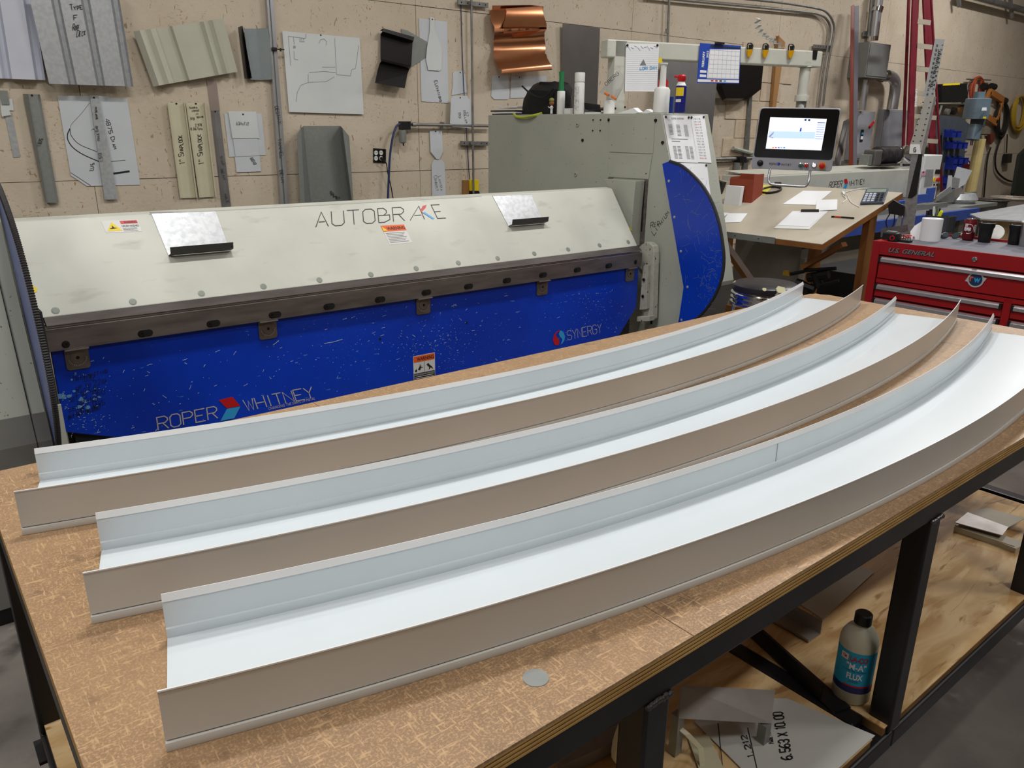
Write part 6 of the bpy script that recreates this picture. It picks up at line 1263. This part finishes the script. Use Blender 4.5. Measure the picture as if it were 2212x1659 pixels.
t3, a3, b3 = ebox('breaker_panel', 'tall narrow grey breaker panel right of the switch box', 1911, 236, 1947, 334, .08, mat('panel_grey', (150, 152, 160), .45, .2))
t5, a5, b5 = ebox('wire_trough', 'low grey wire trough on the wall behind the control panel', 1800, 348, 1822, 372, .12)
gc = thing('large_conduit', 'large silver conduits feeding the junction box', 'conduit', PW(1892, 88, .1))
MB().tube([PW(1899, -12, .12), PW(1887, 88, .12)], .055, 14).obj('conduit', al, gc, smooth=True); MB().tube([PW(1897, 15, .12), PW(1894, 26, .12)], .066, 14).obj('coupling', chrome, gc, smooth=True); MB().tube([PW(1886, 78, .12), PW(1885, 88, .12)], .066, 14).obj('coupling', chrome, gc, smooth=True)
MB().tube([PW(1884, -12, .06), PW(1875, 88, .06)], .022, 10).obj('conduit', greyp, gc, smooth=True)
strut(gc, (1863, 73), (1894, 73), .06)
g2_ = thing('lower_conduit', 'short silver conduit between junction box and switch', 'conduit', PW(1862, 238, .1)); MB().tube([PW(1870, 172, .12), PW(1862, 238, .12)], .045, 12).obj('conduit', al, g2_, smooth=True)
g3_ = thing('elbow_conduit', 'thick silver elbow conduit curving down to the breaker panel', 'conduit', PW(1922, 238, .1)); MB().tube(curve([PW(1900, 163, .14), PW(1918, 163, .14), PW(1930, 170, .14), PW(1934, 188, .14), PW(1927, 236, .14)]), .07, 14).obj('elbow', al, g3_, smooth=True); MB().tube([PW(1905, 163, .14), PW(1912, 163, .14)], .085, 14).obj('coupling', chrome, g3_, smooth=True)
for k, (x0, y0_, x1, y1_) in enumerate(((2070, -8, 2072, 14), (2182, -8, 2186, 38))): MB().tube([PW(x0, y0_, .1), PW(x1, y1_, .1)], .03, 8).obj('pipe_stub', greyp, label=['left short pipe stub hanging at the top right', 'right short pipe stub hanging at the top right'][k], cat='pipe')
MB().tube([PW(2080, -14, .15), PW(2212, 22, .15), PW(2290, 44, .15)], .045, 10).obj('high_pipe', greyp, label='pipe crossing the top right corner', cat='pipe', smooth=True)
# regulator and pipe below the console
t = thing('air_filter', 'small air filter on the pipe left of the control panel', 'filter', PW(1590, 372, .05))
MB().tube([PW(1535, 344, .05), PW(1628, 342, .05)], .02, 10).obj('pipe', greyp, t, smooth=True); MB().prism([PW(1586, 338, .03), PW(1600, 338, .03), PW(1600, 351, .03), PW(1586, 351, .03)], (0, -.08, 0)).obj('head', blackp, t); MB().tube([PW(1592, 351, .07), PW(1591, 370, .07)], .035, 12).obj('bowl', galvd, t, smooth=True)
MB().tube([PW(1584, 320, .05), PW(1620, 330, .05), PW(1630, 330, .05)], .022, 8).obj('wall_bracket', machg, label='pale bracket on the block wall left of the control panel', cat='bracket')
# ================================================================ red stepladder
ld = thing('stepladder', 'dark red fibreglass stepladder folded against the wall', 'ladder', PY(1990, 470, 4.9))
fr = mat('fibreglass_red', (128, 36, 52), .45, rgb2=(110, 28, 42), scale=8); YLd = 4.95
def rail_(t0, b0_, w, y, nm='rail', dy=.02):
    a, b = PY(*t0, y), PY(*b0_, y); s = V((w/2, 0, 0)); MB().prism([a-s, a+s, b+s, b-s], (0, -dy, 0)).obj(nm, fr, ld)
rail_((1962, -12), (1946, 400), .05, 5.2); rail_((1976, -12), (1960, 400), .15, 4.9); rail_((2009, -12), (2034, 420), .03, 4.9)
rail_((1999, -12), (2016, 400), .2, 5.0)
for k, (y, m_) in enumerate(((14, 0), (40, 0), (93, 0), (143, 0), (195, 0), (246, 0), (297, 0), (345, 0))):
    if y < 20: continue
    a = PY(1985-.04*y, y, 4.88); b = PY(2009+.06*y, y+4, 4.88); MB().prism([a, b, b+V((0, 0, -.055)), a+V((0, 0, -.055))], (0, .015, 0)).obj('step', mat('ladder_step_aluminium', (206, 196, 178), .4, .3), ld)
write(ld, 'LOUISVILLE', lambda a, b: PY(a, b, 4.835), (1978, 193), (1976, 231), (1981, 193), .012, white, gap=.15)
# ================================================================ drill press, bins, shelves, cords at the far right
dpm = mat('drill_press_blue_grey', (112, 132, 146), .4, .2, rgb2=(92, 110, 122)); DY = 4.6
def PDp(px, py, y=DY): return PY(px, py, y)
dpz = thing('drill_press', 'blue-grey drill press head with a grey column by the wall', 'press', PDp(2110, 480))
c = PDp(2110, 235); rH = mpp(c)*25; zt1 = PDp(2109, 214).z; zb1 = PDp(2109, 257).z
cyl([(rH, zb1), (rH, zt1), (rH*.9, zt1+.01)], V((c.x, c.y, 0)), dpm, 'belt_housing', dpz, n=32); cyl([(rH*.45, zt1+.01), (rH*.45, zt1+.09)], V((c.x, c.y, 0)), dpm, 'top_knob', dpz)
MB().box(PDp(2112, 264), (.14, .14, .13)).obj('spindle_head', mat('dark_green_grey', (70, 84, 80), .5), dpz, bevel=.01)
MB().tube([PDp(2108, 270), PDp(2100, 302)], .085, 16).obj('quill', dpm, dpz, smooth=True); MB().tube([PDp(2100, 302), PDp(2098, 314)], .02, 8).obj('spindle', steel, dpz)
MB().tube([PDp(2118, 300, 4.7), V((PDp(2118, 300, 4.7).x, 4.7, 0.01))], .07, 14).obj('column', mat('cream_column', (196, 178, 122), .5), dpz)
wpoly(dpz, [(2122, 232), (2131, 232), (2131, 239), (2120, 239)], lambda a, b: PY(a, b, DY-rH-.005), white, 'name_plate'); wpoly(dpz, [(2124, 252), (2130, 252), (2130, 256), (2123, 256)], lambda a, b: PY(a, b, DY-rH-.005), yellow, 'yellow_label')
MB().prism([PY(*q, 5.2) for q in [(2022, 248), (2072, 252), (2094, 268), (2090, 296), (2046, 292), (2044, 326), (2090, 326), (2080, 336), (2040, 354), (2022, 362)]], (0, .04, 0)).obj('frame_plate', mat('slate_machine_paint', (72, 80, 90), .55), label='slate grey C-shaped machine frame behind the ladder', cat='frame')
MB().prism([PY(*q, 5.165) for q in [(2036, 286), (2086, 286), (2080, 425), (2031, 425)]], (0, .01, 0)).obj('bin_rack', mat('slate_machine_paint', (0, 0, 0)), label='slate backboard behind the blue parts bins', cat='rack')
binm = mat('blue_bin_plastic', (24, 46, 150), .4)
bi = 0; BN = []
for (x, y, n_) in [(2040, 297, 2), (2042, 321, 3), (2044, 354, 3), (2042, 366, 3), (2036, 396, 1), (2036, 410, 1)]:
    for k in range(n_):
        o = PY(x+k*12, y, 5.15); t = thing('parts_bin', 'x', 'bin', o, 'blue parts bins'); w_, h_, d_ = .12, .11, .1
        MB().b2(o+V((0, 0, 0)), o+V((w_, .02, h_))).obj('back', binm, t); MB().b2(o, o+V((.006, -d_, h_*.8))).obj('side', binm, t); MB().b2(o+V((w_-.006, 0, 0)), o+V((w_, -d_, h_*.8))).obj('side', binm, t)
        MB().b2(o+V((.006, -d_, 0)), o+V((w_-.006, -d_+.006, h_*.6))).obj('front', binm, t); MB().b2(o+V((.006, -d_+.006, 0)), o+V((w_-.006, 0, .005))).obj('bottom', binm, t); BN.append(t)
rws = ['upper', 'second', 'third', 'fourth', 'fifth', 'lowest']; cols_ = {1: ['single'], 2: ['left', 'right'], 3: ['left', 'middle', 'right']}; k_ = 0
for r1, n_ in enumerate((2, 3, 3, 3, 1, 1)):
    for c1 in range(n_): BN[k_]['label'] = '%s blue parts bin in the %s row by the slate frame' % (cols_[n_][c1], rws[r1]); k_ += 1
MB().prism([PY(*q, 5.3) for q in [(2024, 182), (2080, 180), (2083, 222), (2024, 222)]], (0, -.06, 0)).obj('tool_case', blackp, label='open black tool case with yellow trim on the shelf', cat='case', bevel=.01)
MB().prism([PY(*q, 4.98) for q in [(2036, 181), (2072, 179), (2072, 183), (2036, 185)]], (0, -.01, 0)).obj('yellow_trim', yellow, label='yellow handle trim along the black tool case', cat='trim')
sh = thing('wall_shelf', 'cluttered wall shelf under the black tool case', 'shelf', PW(2050, 250)); MB().prism([PY(*q, 5.54) for q in [(2022, 224), (2086, 226), (2086, 229), (2022, 227)]], (0, -.4, 0)).obj('board', galvd, sh); MB().tube([PY(2034, 228, 5.2), PY(2028, 248, 5.2)], .015, 6).obj('bracket', galvd, sh)
for k, (x, y, r_, m_) in enumerate(((2046, 241, .04, greyp), (2060, 240, .05, blackm), (2072, 236, .045, wood), (2080, 230, .05, greyp))):
    MB().lathe([(r_*.4, -.03), (r_, -.03), (r_, .03), (r_*.4, .03)], PY(x, y, 5.25), (0, 1, .2), n=14).obj('tool_roll', m_, label=['ring shaped tool leftmost under the shelf', 'black roll under the shelf', 'wood coloured roll under the shelf', 'grey roll beside the drill press'][k], cat='tool', group='tools stored under the shelf')
# hung cords, clamps, saw
co = mat('black_rubber_cord', (34, 30, 28), .6); cy_ = mat('yellow_cord', (176, 144, 44), .55); rd = mat('orange_red_hose', (168, 72, 44), .5)
def coil(name, label, px, py, w, h, n_, m_, rad):
    t = thing(name, label, 'cord', PW(px, py+h/2, .05))
    for k in range(n_):
        ww = w*(.55+.45*k/max(1, n_-1)); hh_ = h*(.8+.2*((k*7) % 5)/5); pts = [PW(px+ww/2*math.sin(a)*1.0-(math.cos(a)-1)*-w*.12, py-h/2+hh_/2*(1-math.cos(a)), .04+.008*k) for a in [2*math.pi*i/16 for i in range(17)]]
        MB().tube(curve(pts, 2), rad, 5, cap=False).obj('loop', m_, t)
    return t
coil('extension_cord', 'black extension cord coil hanging right of the drill press', 2168, 262, 26, 80, 6, co, .022)
coil('extension_cord', 'yellow extension cord coil at the right edge of the wall', 2206, 250, 32, 84, 7, cy_, .018)
coil('air_hose', 'orange-red hose loop hanging over the drill press', 2114, 198, 28, 62, 2, rd, .022)
MB().tube(curve([PW(2160, 300, .05), PW(2150, 340, .04), PW(2155, 372, .04), PW(2185, 392, .04), PW(2225, 385, .04)]), .016, 6).obj('trailing_cord', co, label='black cord trailing in a loop down the far wall', cat='cord')
MB().tube(curve([PW(2140, 318, .05), PW(2132, 350, .04), PW(2124, 440, .04)]), .014, 6).obj('trailing_cord', co, label='thin dark cord hanging straight down the far wall', cat='cord')
MB().tube([PW(2176, 290, .05), PW(2174, 330, .05)], .01, 6).obj('plug_cord', co, label='short lead above the black plug', cat='cord'); MB().prism([PW(2167, 333, .02), PW(2176, 332, .02), PW(2174, 351, .02), PW(2164, 352, .02)], (0, -.08, 0)).obj('power_plug', blackp, label='black plug box hanging on the far wall', cat='plug')
orc = mat('orange_clamp_wood', (176, 112, 52), .5)
wc = thing('wood_clamp', 'orange wooden screw clamp frame hung on the wall', 'clamp', PW(2145, 255, .05))
for a, b, w in (((2134, 198), (2162, 216), .09), ((2124, 250), (2148, 266), .09), ((2162, 216), (2146, 266), .06), ((2134, 198), (2128, 214), .06)):
    A, Bq = PW(*a, .06), PW(*b, .06); s = (Bq-A).cross(V((0, 1, 0))).normalized()*w/2; MB().prism([A-s, A+s, Bq+s, Bq-s], (0, -.05, 0)).obj('clamp_bar', orc, wc)
for q in ((2148, 188), (2172, 218), (2130, 188)): MB().tube([PW(*q, .08), PW(q[0]-7, q[1]-2, .08)], .05, 10).obj('knob', blackp, wc, smooth=True)
MB().tube([PW(2088, 171, .05), PW(2140, 173, .05)], .01, 6).obj('hanging_rod', steel, label='thin steel rod above the drill press', cat='rod')
MB().tube(arc(PW(2096, 184, .05), .07, 0, 360, 14, (1, 0, 0), (0, 0, 1)), .01, 5).obj('wire_hook', steel, label='small wire hook left of the orange hose', cat='hook')
MB().lathe([(.03, 0), (.09, .02), (.08, .1), (.02, .14)], PW(2126, 292, .1), (0, 0, 1), n=12).obj('dust_brush', mat('bristle_grey', (110, 100, 86), .9), label='grey bristle brush hung under the clamp frame', cat='brush')
MB().prism([PW(2131, 285, .04), PW(2142, 288, .04), PW(2140, 305, .04), (PW(2134, 312, .04))], (0, -.05, 0)).obj('red_glove', mat('dull_red', (120, 52, 44), .7), label='small dull red tool hung beside the brush', cat='tool')
ytp = thing('tape_holder', 'blue tape roll with yellow centre below the drill press', 'tape', PY(2080, 360, 5.14)); MB().lathe([(.08, 0), (.08, .06)], PY(2080, 356, 5.14), (-.5, -.8, 0), n=20).obj('blue_roll', mat('dark_blue_roll', (44, 44, 110), .5), ytp); MB().lathe([(.055, .06), (.055, .065)], PY(2080, 356, 5.14), (-.5, -.8, 0), n=20).obj('yellow_core', yellow, ytp)
MB().box(PY(2092, 362, 5.0), (.16, .1, .1)).obj('red_case', mat('dark_red_case', (110, 30, 26), .5), label='small dark red case behind the pale offcuts', cat='case')
# pale offcuts standing in a scrap trolley
for k, (q, y, m_, lb) in enumerate([([(2069, 360), (2100, 368), (2086, 397), (2070, 407), (2062, 385)], 4.3, pale, 'largest pale offcut standing in the scrap heap'), ([(2058, 382), (2074, 386), (2070, 408), (2054, 405)], 4.25, galv, 'small grey offcut in the scrap heap'), ([(2050, 379), (2057, 379), (2054, 436), (2042, 436)], 4.2, pale, 'narrow pale offcut at the left of the scrap heap'), ([(2024, 424), (2053, 402), (2057, 413), (2022, 436)], 4.1, galv, 'long folded offcut lying across the scrap heap'), ([(2056, 410), (2064, 408), (2060, 436), (2034, 440), (2026, 434)], 4.15, galvd, 'grey bent offcut under the long one'), ([(2066, 407), (2078, 405), (2084, 418), (2058, 430)], 4.2, mat('brown_grey_offcut', (140, 132, 128), .5), 'brownish offcut at the right of the scrap heap'), ([(2078, 418), (2112, 413), (2110, 417), (2076, 425)], 4.2, galvd, 'thin offcuts pointing right from the scrap heap')]):
    MB().prism([PY(*a, y) for a in q], (0, .01, 0)).obj('metal_offcut', m_, label=lb, cat='offcut', group='metal offcuts in the scrap heap')
sb = thing('scrap_bench', 'low bench under the metal offcuts', 'bench', PY(2060, 470, 4.2)); zsb = PY(2060, 440, 4.2).z; xa = PY(2024, 440, 4.2).x; xb = PY(2118, 440, 4.2).x
MB().b2((xa, 4.0, zsb-.05), (xb, 4.6, zsb-.01)).obj('top', galvd, sb); MB().b2((xa+.05, 4.05, 0), (xa+.12, 4.12, zsb-.05)).obj('leg', galvd, sb); MB().b2((xb-.12, 4.05, 0), (xb-.05, 4.12, zsb-.05)).obj('leg', galvd, sb); MB().b2((xa+.05, 4.5, 0), (xa+.12, 4.57, zsb-.05)).obj('leg', galvd, sb); MB().b2((xb-.12, 4.5, 0), (xb-.05, 4.57, zsb-.05)).obj('leg', galvd, sb)
MB().lathe([(.2, 0), (.24, .05), (.2, .12)], V((xb-.5, 4.3, zsb-.01)), (0, 0, 1), n=16).obj('tray', galv, label='round metal tray among the offcuts', cat='tray', smooth=True)
# layout table at far right with a metal sheet on it
lt = thing('layout_table', 'low plywood sided table with a pale sheet top at the right edge', 'table', V((8.2, 2.4, 0)))
Q = [PZ(2095, 462, .9), PZ(2240, 436, .9), PZ(2300, 470, .9), PZ(2260, 480, .9), PZ(2118, 472, .9)]
MB().prism(Q, (0, 0, -.012)).obj('sheet_top', mat('cool_grey_sheet', (156, 160, 164), .4, .3, rgb2=(170, 172, 174), stretch=(1, 6, 1)), lt)
e0, e1 = PZ(2120, 471, .886), PZ(2262, 481, .886); dn_ = V((0, 0, -.35)); MB().prism([e0, e1, e1+dn_, e0+dn_], (.02, .004, 0)).obj('plywood_side', ply, lt)
MB().prism([e0+dn_, e0+dn_+V((.1, 0, 0)), V((e0.x+.1, e0.y, 0)), V((e0.x, e0.y, 0))], (0, .1, 0)).obj('leg', whitep, lt); MB().prism([e1+dn_, e1+dn_+V((.1, 0, 0)), V((e1.x+.1, e1.y, 0)), V((e1.x, e1.y, 0))], (0, .1, 0)).obj('leg', whitep, lt)
# buckets against the wall
for k, (x, y, r_, m_, lb) in enumerate([(2138, 452, .20, mat('dark_bucket', (70, 64, 60), .5), 'dark bucket against the wall beyond the layout table'), (2182, 448, .26, mat('clear_grey_tub', (150, 140, 128), .4), 'grey plastic tub beyond the layout table')]):
    p = PY(x, y, 4.4); t = thing('bucket', lb, 'bucket', V((p.x, p.y, 0)), 'buckets by the far wall'); z1 = PY(x, y-20, 4.4).z; cyl([(r_*.8, 0), (r_, z1), (r_*1.05, z1), (r_*.95, z1-.02)], V((p.x, p.y, 0)), m_, 'tub', t)
    MB().tube(arc(V((p.x, p.y, z1)), r_*1.05, 0, 360, 20, (1, 0, 0), (0, 1, 0)), .015, 6).obj('rim', m_, t)
p = PY(2112, 450, 5.0); MB().lathe([(.25, 0), (.3, .4), (.22, p.z+.05), (.1, p.z+.15)], V((p.x, p.y, 0)), (0, 0, 1), n=14).obj('cardboard_drum', mat('brown_paper_bag', (160, 118, 74), .8), label='brown paper sack standing before the far wall', cat='sack', smooth=True)
dkt = mat('dark_green_machine', (36, 42, 38), .6); MB().prism([PY(*q, 5.0) for q in [(2204, 335), (2240, 300), (2240, 445), (2192, 445), (2190, 418)]], (0, .05, 0)).obj('floor_machine', dkt, label='dark machine body cut off by the right edge of the picture', cat='machine')
# ================================================================ below and beside: black clamps between chest and stool, under-table clutter
cm = thing('clamp_heap', 'black bar clamps hanging on the drafting table legs', 'clamp', V((4.8, 2.6, .5)))
for a, b, r_ in (((1708, 592), (1738, 586), .012), ((1738, 584), (1806, 580), .012), ((1745, 600), (1790, 592), .03), ((1760, 590), (1770, 620), .03), ((1720, 610), (1760, 625), .03), ((1770, 616), (1812, 606), .010), ((1740, 622), (1745, 640), .03)):
    MB().tube([PX(*a, 4.7), PX(*b, 4.72)], r_, 8).obj('clamp_bar', blackm, cm, smooth=True)
MB().prism([PX(*q, 4.68) for q in [(1692, 585), (1703, 585), (1705, 597), (1690, 594)]], (.02, 0, 0)).obj('yellow_jaw', mat('clamp_yellow', (200, 160, 40), .5), cm)
bcm = mat('dark_filler_black', (22, 22, 24), .7)
MB().b2((5.5, 2.55, 0), (6.9, 3.2, .56)).obj('dark_filler_block', bcm, label='black crate added to darken the space under the drafting table', cat='filler')  # black block added only to darken the area under the drafting table
# ---------------------------------------------------------------- on the shelf of the work table
def PSh(px, py, z=SZ): return PZ(px, py, z)
p = PSh(1836, 1500, SZ+.0005); s = sc(p); bo = thing('flux_bottle', 'clear plastic flux bottle with blue label and black cap', 'bottle', p); r_ = .042
hb = .2
milk = mat('milky_plastic', (206, 204, 184), .35, var=.05)
cyl([(r_*.9, 0), (r_, .006), (r_, .155), (r_*.93, .168), (r_*.7, .185), (.016, .196), (.016, .202)], p, milk, 'body', bo, n=36); cyl([(.019, .199), (.019, .222), (.016, .225)], p, blackp, 'cap', bo)
vt = EYE-p; vt.z = 0; vt.normalize(); vs = V((-vt.y, vt.x, 0)); vs = -vs if vs.dot(_r) < 0 else vs
def wr(u, z, k=1.012): a = u/r_; return p+(vt*math.cos(a)+vs*math.sin(a))*r_*k+V((0, 0, z))
def wband(u0, u1, z0, z1, m_, nm, k=1.012): MB().grid([[wr(u0+(u1-u0)*i/10, z, k) for i in range(11)] for z in (z0, z1)]).obj(nm, m_, bo, smooth=True)
wband(-.055, .055, .035, .142, mat('label_cyan', (40, 168, 214), .5, var=.04), 'label'); wband(-.055, .055, .035, .052, mat('label_navy', (44, 52, 110), .5), 'label_band', 1.016); wband(-.02, .055, .052, .056, redm, 'label_stripe', 1.02)
wband(-.034, -.016, .118, .134, whitep, 'label_badge', 1.018)
def wfont(s_, u0, z0, u1, h, m_, bold=0.0, k=1.03):
    o = font(None, s_, (0, 0, 0), (1, 0, 0), (0, 1, 0), h, m_, wid=u1-u0, bold=bold)
    for v in o.data.vertices: q = wr(u0+v.co.x, z0+v.co.y, k); v.co = q-p
    o.parent = bo; ORG[o.name] = p
wfont('LA-CO', -.012, .119, .026, .014, redm, .03); wfont('"M-A"', -.018, .098, .024, .017, white, .02); wfont('STAINLESS STEEL SOLDERING', -.026, .092, .026, .004, ink); wfont('FLUX', -.014, .072, .020, .016, white, .03); wfont('LIQUID', -.008, .064, .012, .005, ink)
wfont('TM', -.030, .122, -.020, .008, redm, .02, 1.035)
alm = mat('scuffed_aluminium', (168, 162, 158), .42, .5, rgb2=(140, 134, 130), scale=10); wst = mat('white_sheet_stock', (196, 196, 192), .5, var=.04)
def flat(q, z, name, label, m_, th=.002, cat='sheet'): return MB().prism([PSh(a, b, z) for a, b in q], (0, 0, th)).obj(name, m_, label=label, cat=cat)
flat([(1722, 1302), (1849, 1221), (1889, 1236), (1777, 1338)], SZ+.002, 'sheet_offcut', 'flat white metal offcut on the shelf beyond the bottle', wst)
t = thing('channel_offcut', 'grey U-shaped channel offcut on the shelf behind the bottle', 'offcut', PSh(1700, 1360))
A, Bq = PSh(1640, 1330), PSh(1745, 1390); Uc = (Bq-A).normalized(); Nc = V((Uc.y, -Uc.x, 0))*-1; L = (Bq-A).length
MB().prism([A+V((0, 0, .003)), A+Nc*.055+V((0, 0, .003)), A+Nc*.055+V((0, 0, .006)), A+V((0, 0, .006))], Uc*L).obj('base', alm, t); MB().prism([A+V((0, 0, .003)), A+V((0, 0, .012)), A+Nc*.002+V((0, 0, .012)), A+Nc*.002+V((0, 0, .003))], Uc*L).obj('lip', alm, t); MB().prism([A+Nc*.055+V((0, 0, .003)), A+Nc*.055+V((0, 0, .045)), A+Nc*.058+V((0, 0, .045)), A+Nc*.058+V((0, 0, .003))], Uc*L).obj('flange', alm, t)
t = thing('black_angle_bar', 'long black steel angle bar lying behind the bottle', 'bar', PSh(1760, 1500))
A, Bq = PSh(1612, 1372), PSh(1800, 1545); Uc = (Bq-A).normalized(); Nc = V((-Uc.y, Uc.x, 0)); L = (Bq-A).length
MB().prism([A+V((0, 0, .004)), A+Nc*.05+V((0, 0, .004)), A+Nc*.05+V((0, 0, .008)), A+V((0, 0, .008))], Uc*L).obj('leaf', blk, t); MB().prism([A+V((0, 0, .008)), A+V((0, 0, .05)), A+Nc*.004+V((0, 0, .05)), A+Nc*.004+V((0, 0, .008))], Uc*(L*.86)).obj('leaf', blk, t)
o = flat([(1560, 1510), (1700, 1510), (1890, 1590), (1790, 1680), (1640, 1700), (1500, 1560)], SZ+.002, 'marked_sheet', 'large white sheet on the shelf with 6.563 x 10.00 written on it', wst)
def PSu(a, b): return PSh(a, b, SZ+.0045)
write(o, '6.563 X 10.00', PSu, (1712, 1640), (1690, 1538), (1690, 1642), .0035, ink, jit=.04, name='marker_writing', off=.0006); write(o, 'Made for right', PSu, (1672, 1606), (1658, 1560), (1662, 1607), .002, ink, jit=.05, name='marker_writing', off=.0006); write(o, '1.212', PSu, (1628, 1634), (1612, 1588), (1616, 1636), .0025, ink, jit=.04, name='marker_writing', off=.0006)
for k, q in enumerate(((1550, 1562, 1560, 1659), (1614, 1572, 1634, 1659))): MB().prism([PSu(q[0], q[1]), PSu(q[0]+2, q[1]), PSu(q[2]+2, q[3]), PSu(q[2], q[3])], (0, 0, .0003)).obj('sheet_edge', ink, o)
t = thing('aluminium_plate', 'scuffed aluminium plate propped on the shelf by the near leg', 'plate', PSh(1570, 1560)); A = [PZ(1466, 1558, .40), PZ(1668, 1570, .35), PZ(1675, 1491, .42), PZ(1474, 1479, .50)]
A = [PD(1466, 1552, 1.60), PD(1667, 1563, 1.66), PD(1674, 1491, 1.70), PD(1474, 1480, 1.63)]; n_ = (A[1]-A[0]).cross(A[3]-A[0]).normalized(); MB().prism(A, n_*-.006).obj('plate', alm, t); 
lo = min(a.z for a in A); MB().prism([V((A[0].x, A[0].y, SZ+.003)), V((A[0].x+.02, A[0].y, SZ+.003)), A[0]+V((.02, 0, 0)), A[0]], (0, .02, 0)).obj('foot_block', galvd, t); MB().prism([V((A[1].x, A[1].y, SZ+.003)), V((A[1].x-.02, A[1].y, SZ+.003)), A[1]+V((-.02, 0, 0)), A[1]], (0, .02, 0)).obj('foot_block', galvd, t)
crm = mat('cream_plastic', (206, 200, 170), .45, var=.04)
t = thing('cream_angle', 'cream bent strip on the shelf right of the near leg', 'strip', PSh(1500, 1640)); P = [PSh(1462, 1575, SZ+.07), PSh(1480, 1590, SZ+.06), PSh(1508, 1620, SZ+.03), PSh(1512, 1659, SZ+.004), PSh(1506, 1700, SZ+.004)]
MB().grid([P, [a+V((.012, -.004, -.0)) for a in P]], (0, 0, .002)).obj('bent_edge', crm, t); MB().prism([PSu(1485, 1592), PSu(1530, 1587), PSu(1565, 1665), PSu(1516, 1680)], (0, 0, .002)).obj('flat_leaf', crm, t)
t = thing('cream_pipe_end', 'cream rounded plastic offcut left of the near leg', 'offcut', PSh(1350, 1590)); MB().tube(arc(PSh(1357, 1590, SZ+.062), .045, 100, 300, 10, (1, .3, 0), (0, 0, 1)), .014, 8).obj('rim', crm, t, smooth=True)
t = thing('grey_channel_offcut', 'dull grey channel lying on the shelf left of the near leg', 'offcut', PSh(1290, 1620)); MB().prism([PSu(1200, 1640), PSu(1330, 1580), PSu(1350, 1615), PSu(1210, 1680)], (0, 0, .03)).obj('channel', mat('zinc_strip', (0, 0, 0)), t)
# right of the shelf
t = thing('beige_channel_offcut', 'beige channel offcut with a dirty aluminium flange near the right end of the shelf', 'offcut', PSh(2130, 1170))
A, Bq, Cq, Dq = PSh(2063, 1138, SZ+.02), PSh(2192, 1180, SZ+.02), PSh(2212, 1142, SZ+.02), PSh(2110, 1105, SZ+.02); bgm = mat('beige_aluminium', (178, 170, 148), .5)
MB().prism([PSh(2063, 1130, SZ+.03), PSh(2165, 1158, SZ+.03), PSh(2178, 1140, SZ+.03), PSh(2090, 1108, SZ+.03)], (0, 0, .003)).obj('flange', alm, t)
MB().prism([A, Bq, Bq-V((0, 0, .018)), A-V((0, 0, .018))], (.005, .004, 0)).obj('web', bgm, t); MB().prism([PSh(2090, 1108, SZ+.026), PSh(2178, 1140, SZ+.026), PSh(2215, 1120, SZ+.026), PSh(2130, 1098, SZ+.026)], (0, 0, .002)).obj('back_leaf', bgm, t)
MB().prism([PSh(2061, 1144), PSh(2192, 1196), PSh(2215, 1184), PSh(2090, 1140)], (0, 0, .018)).obj('base', bgm, t)
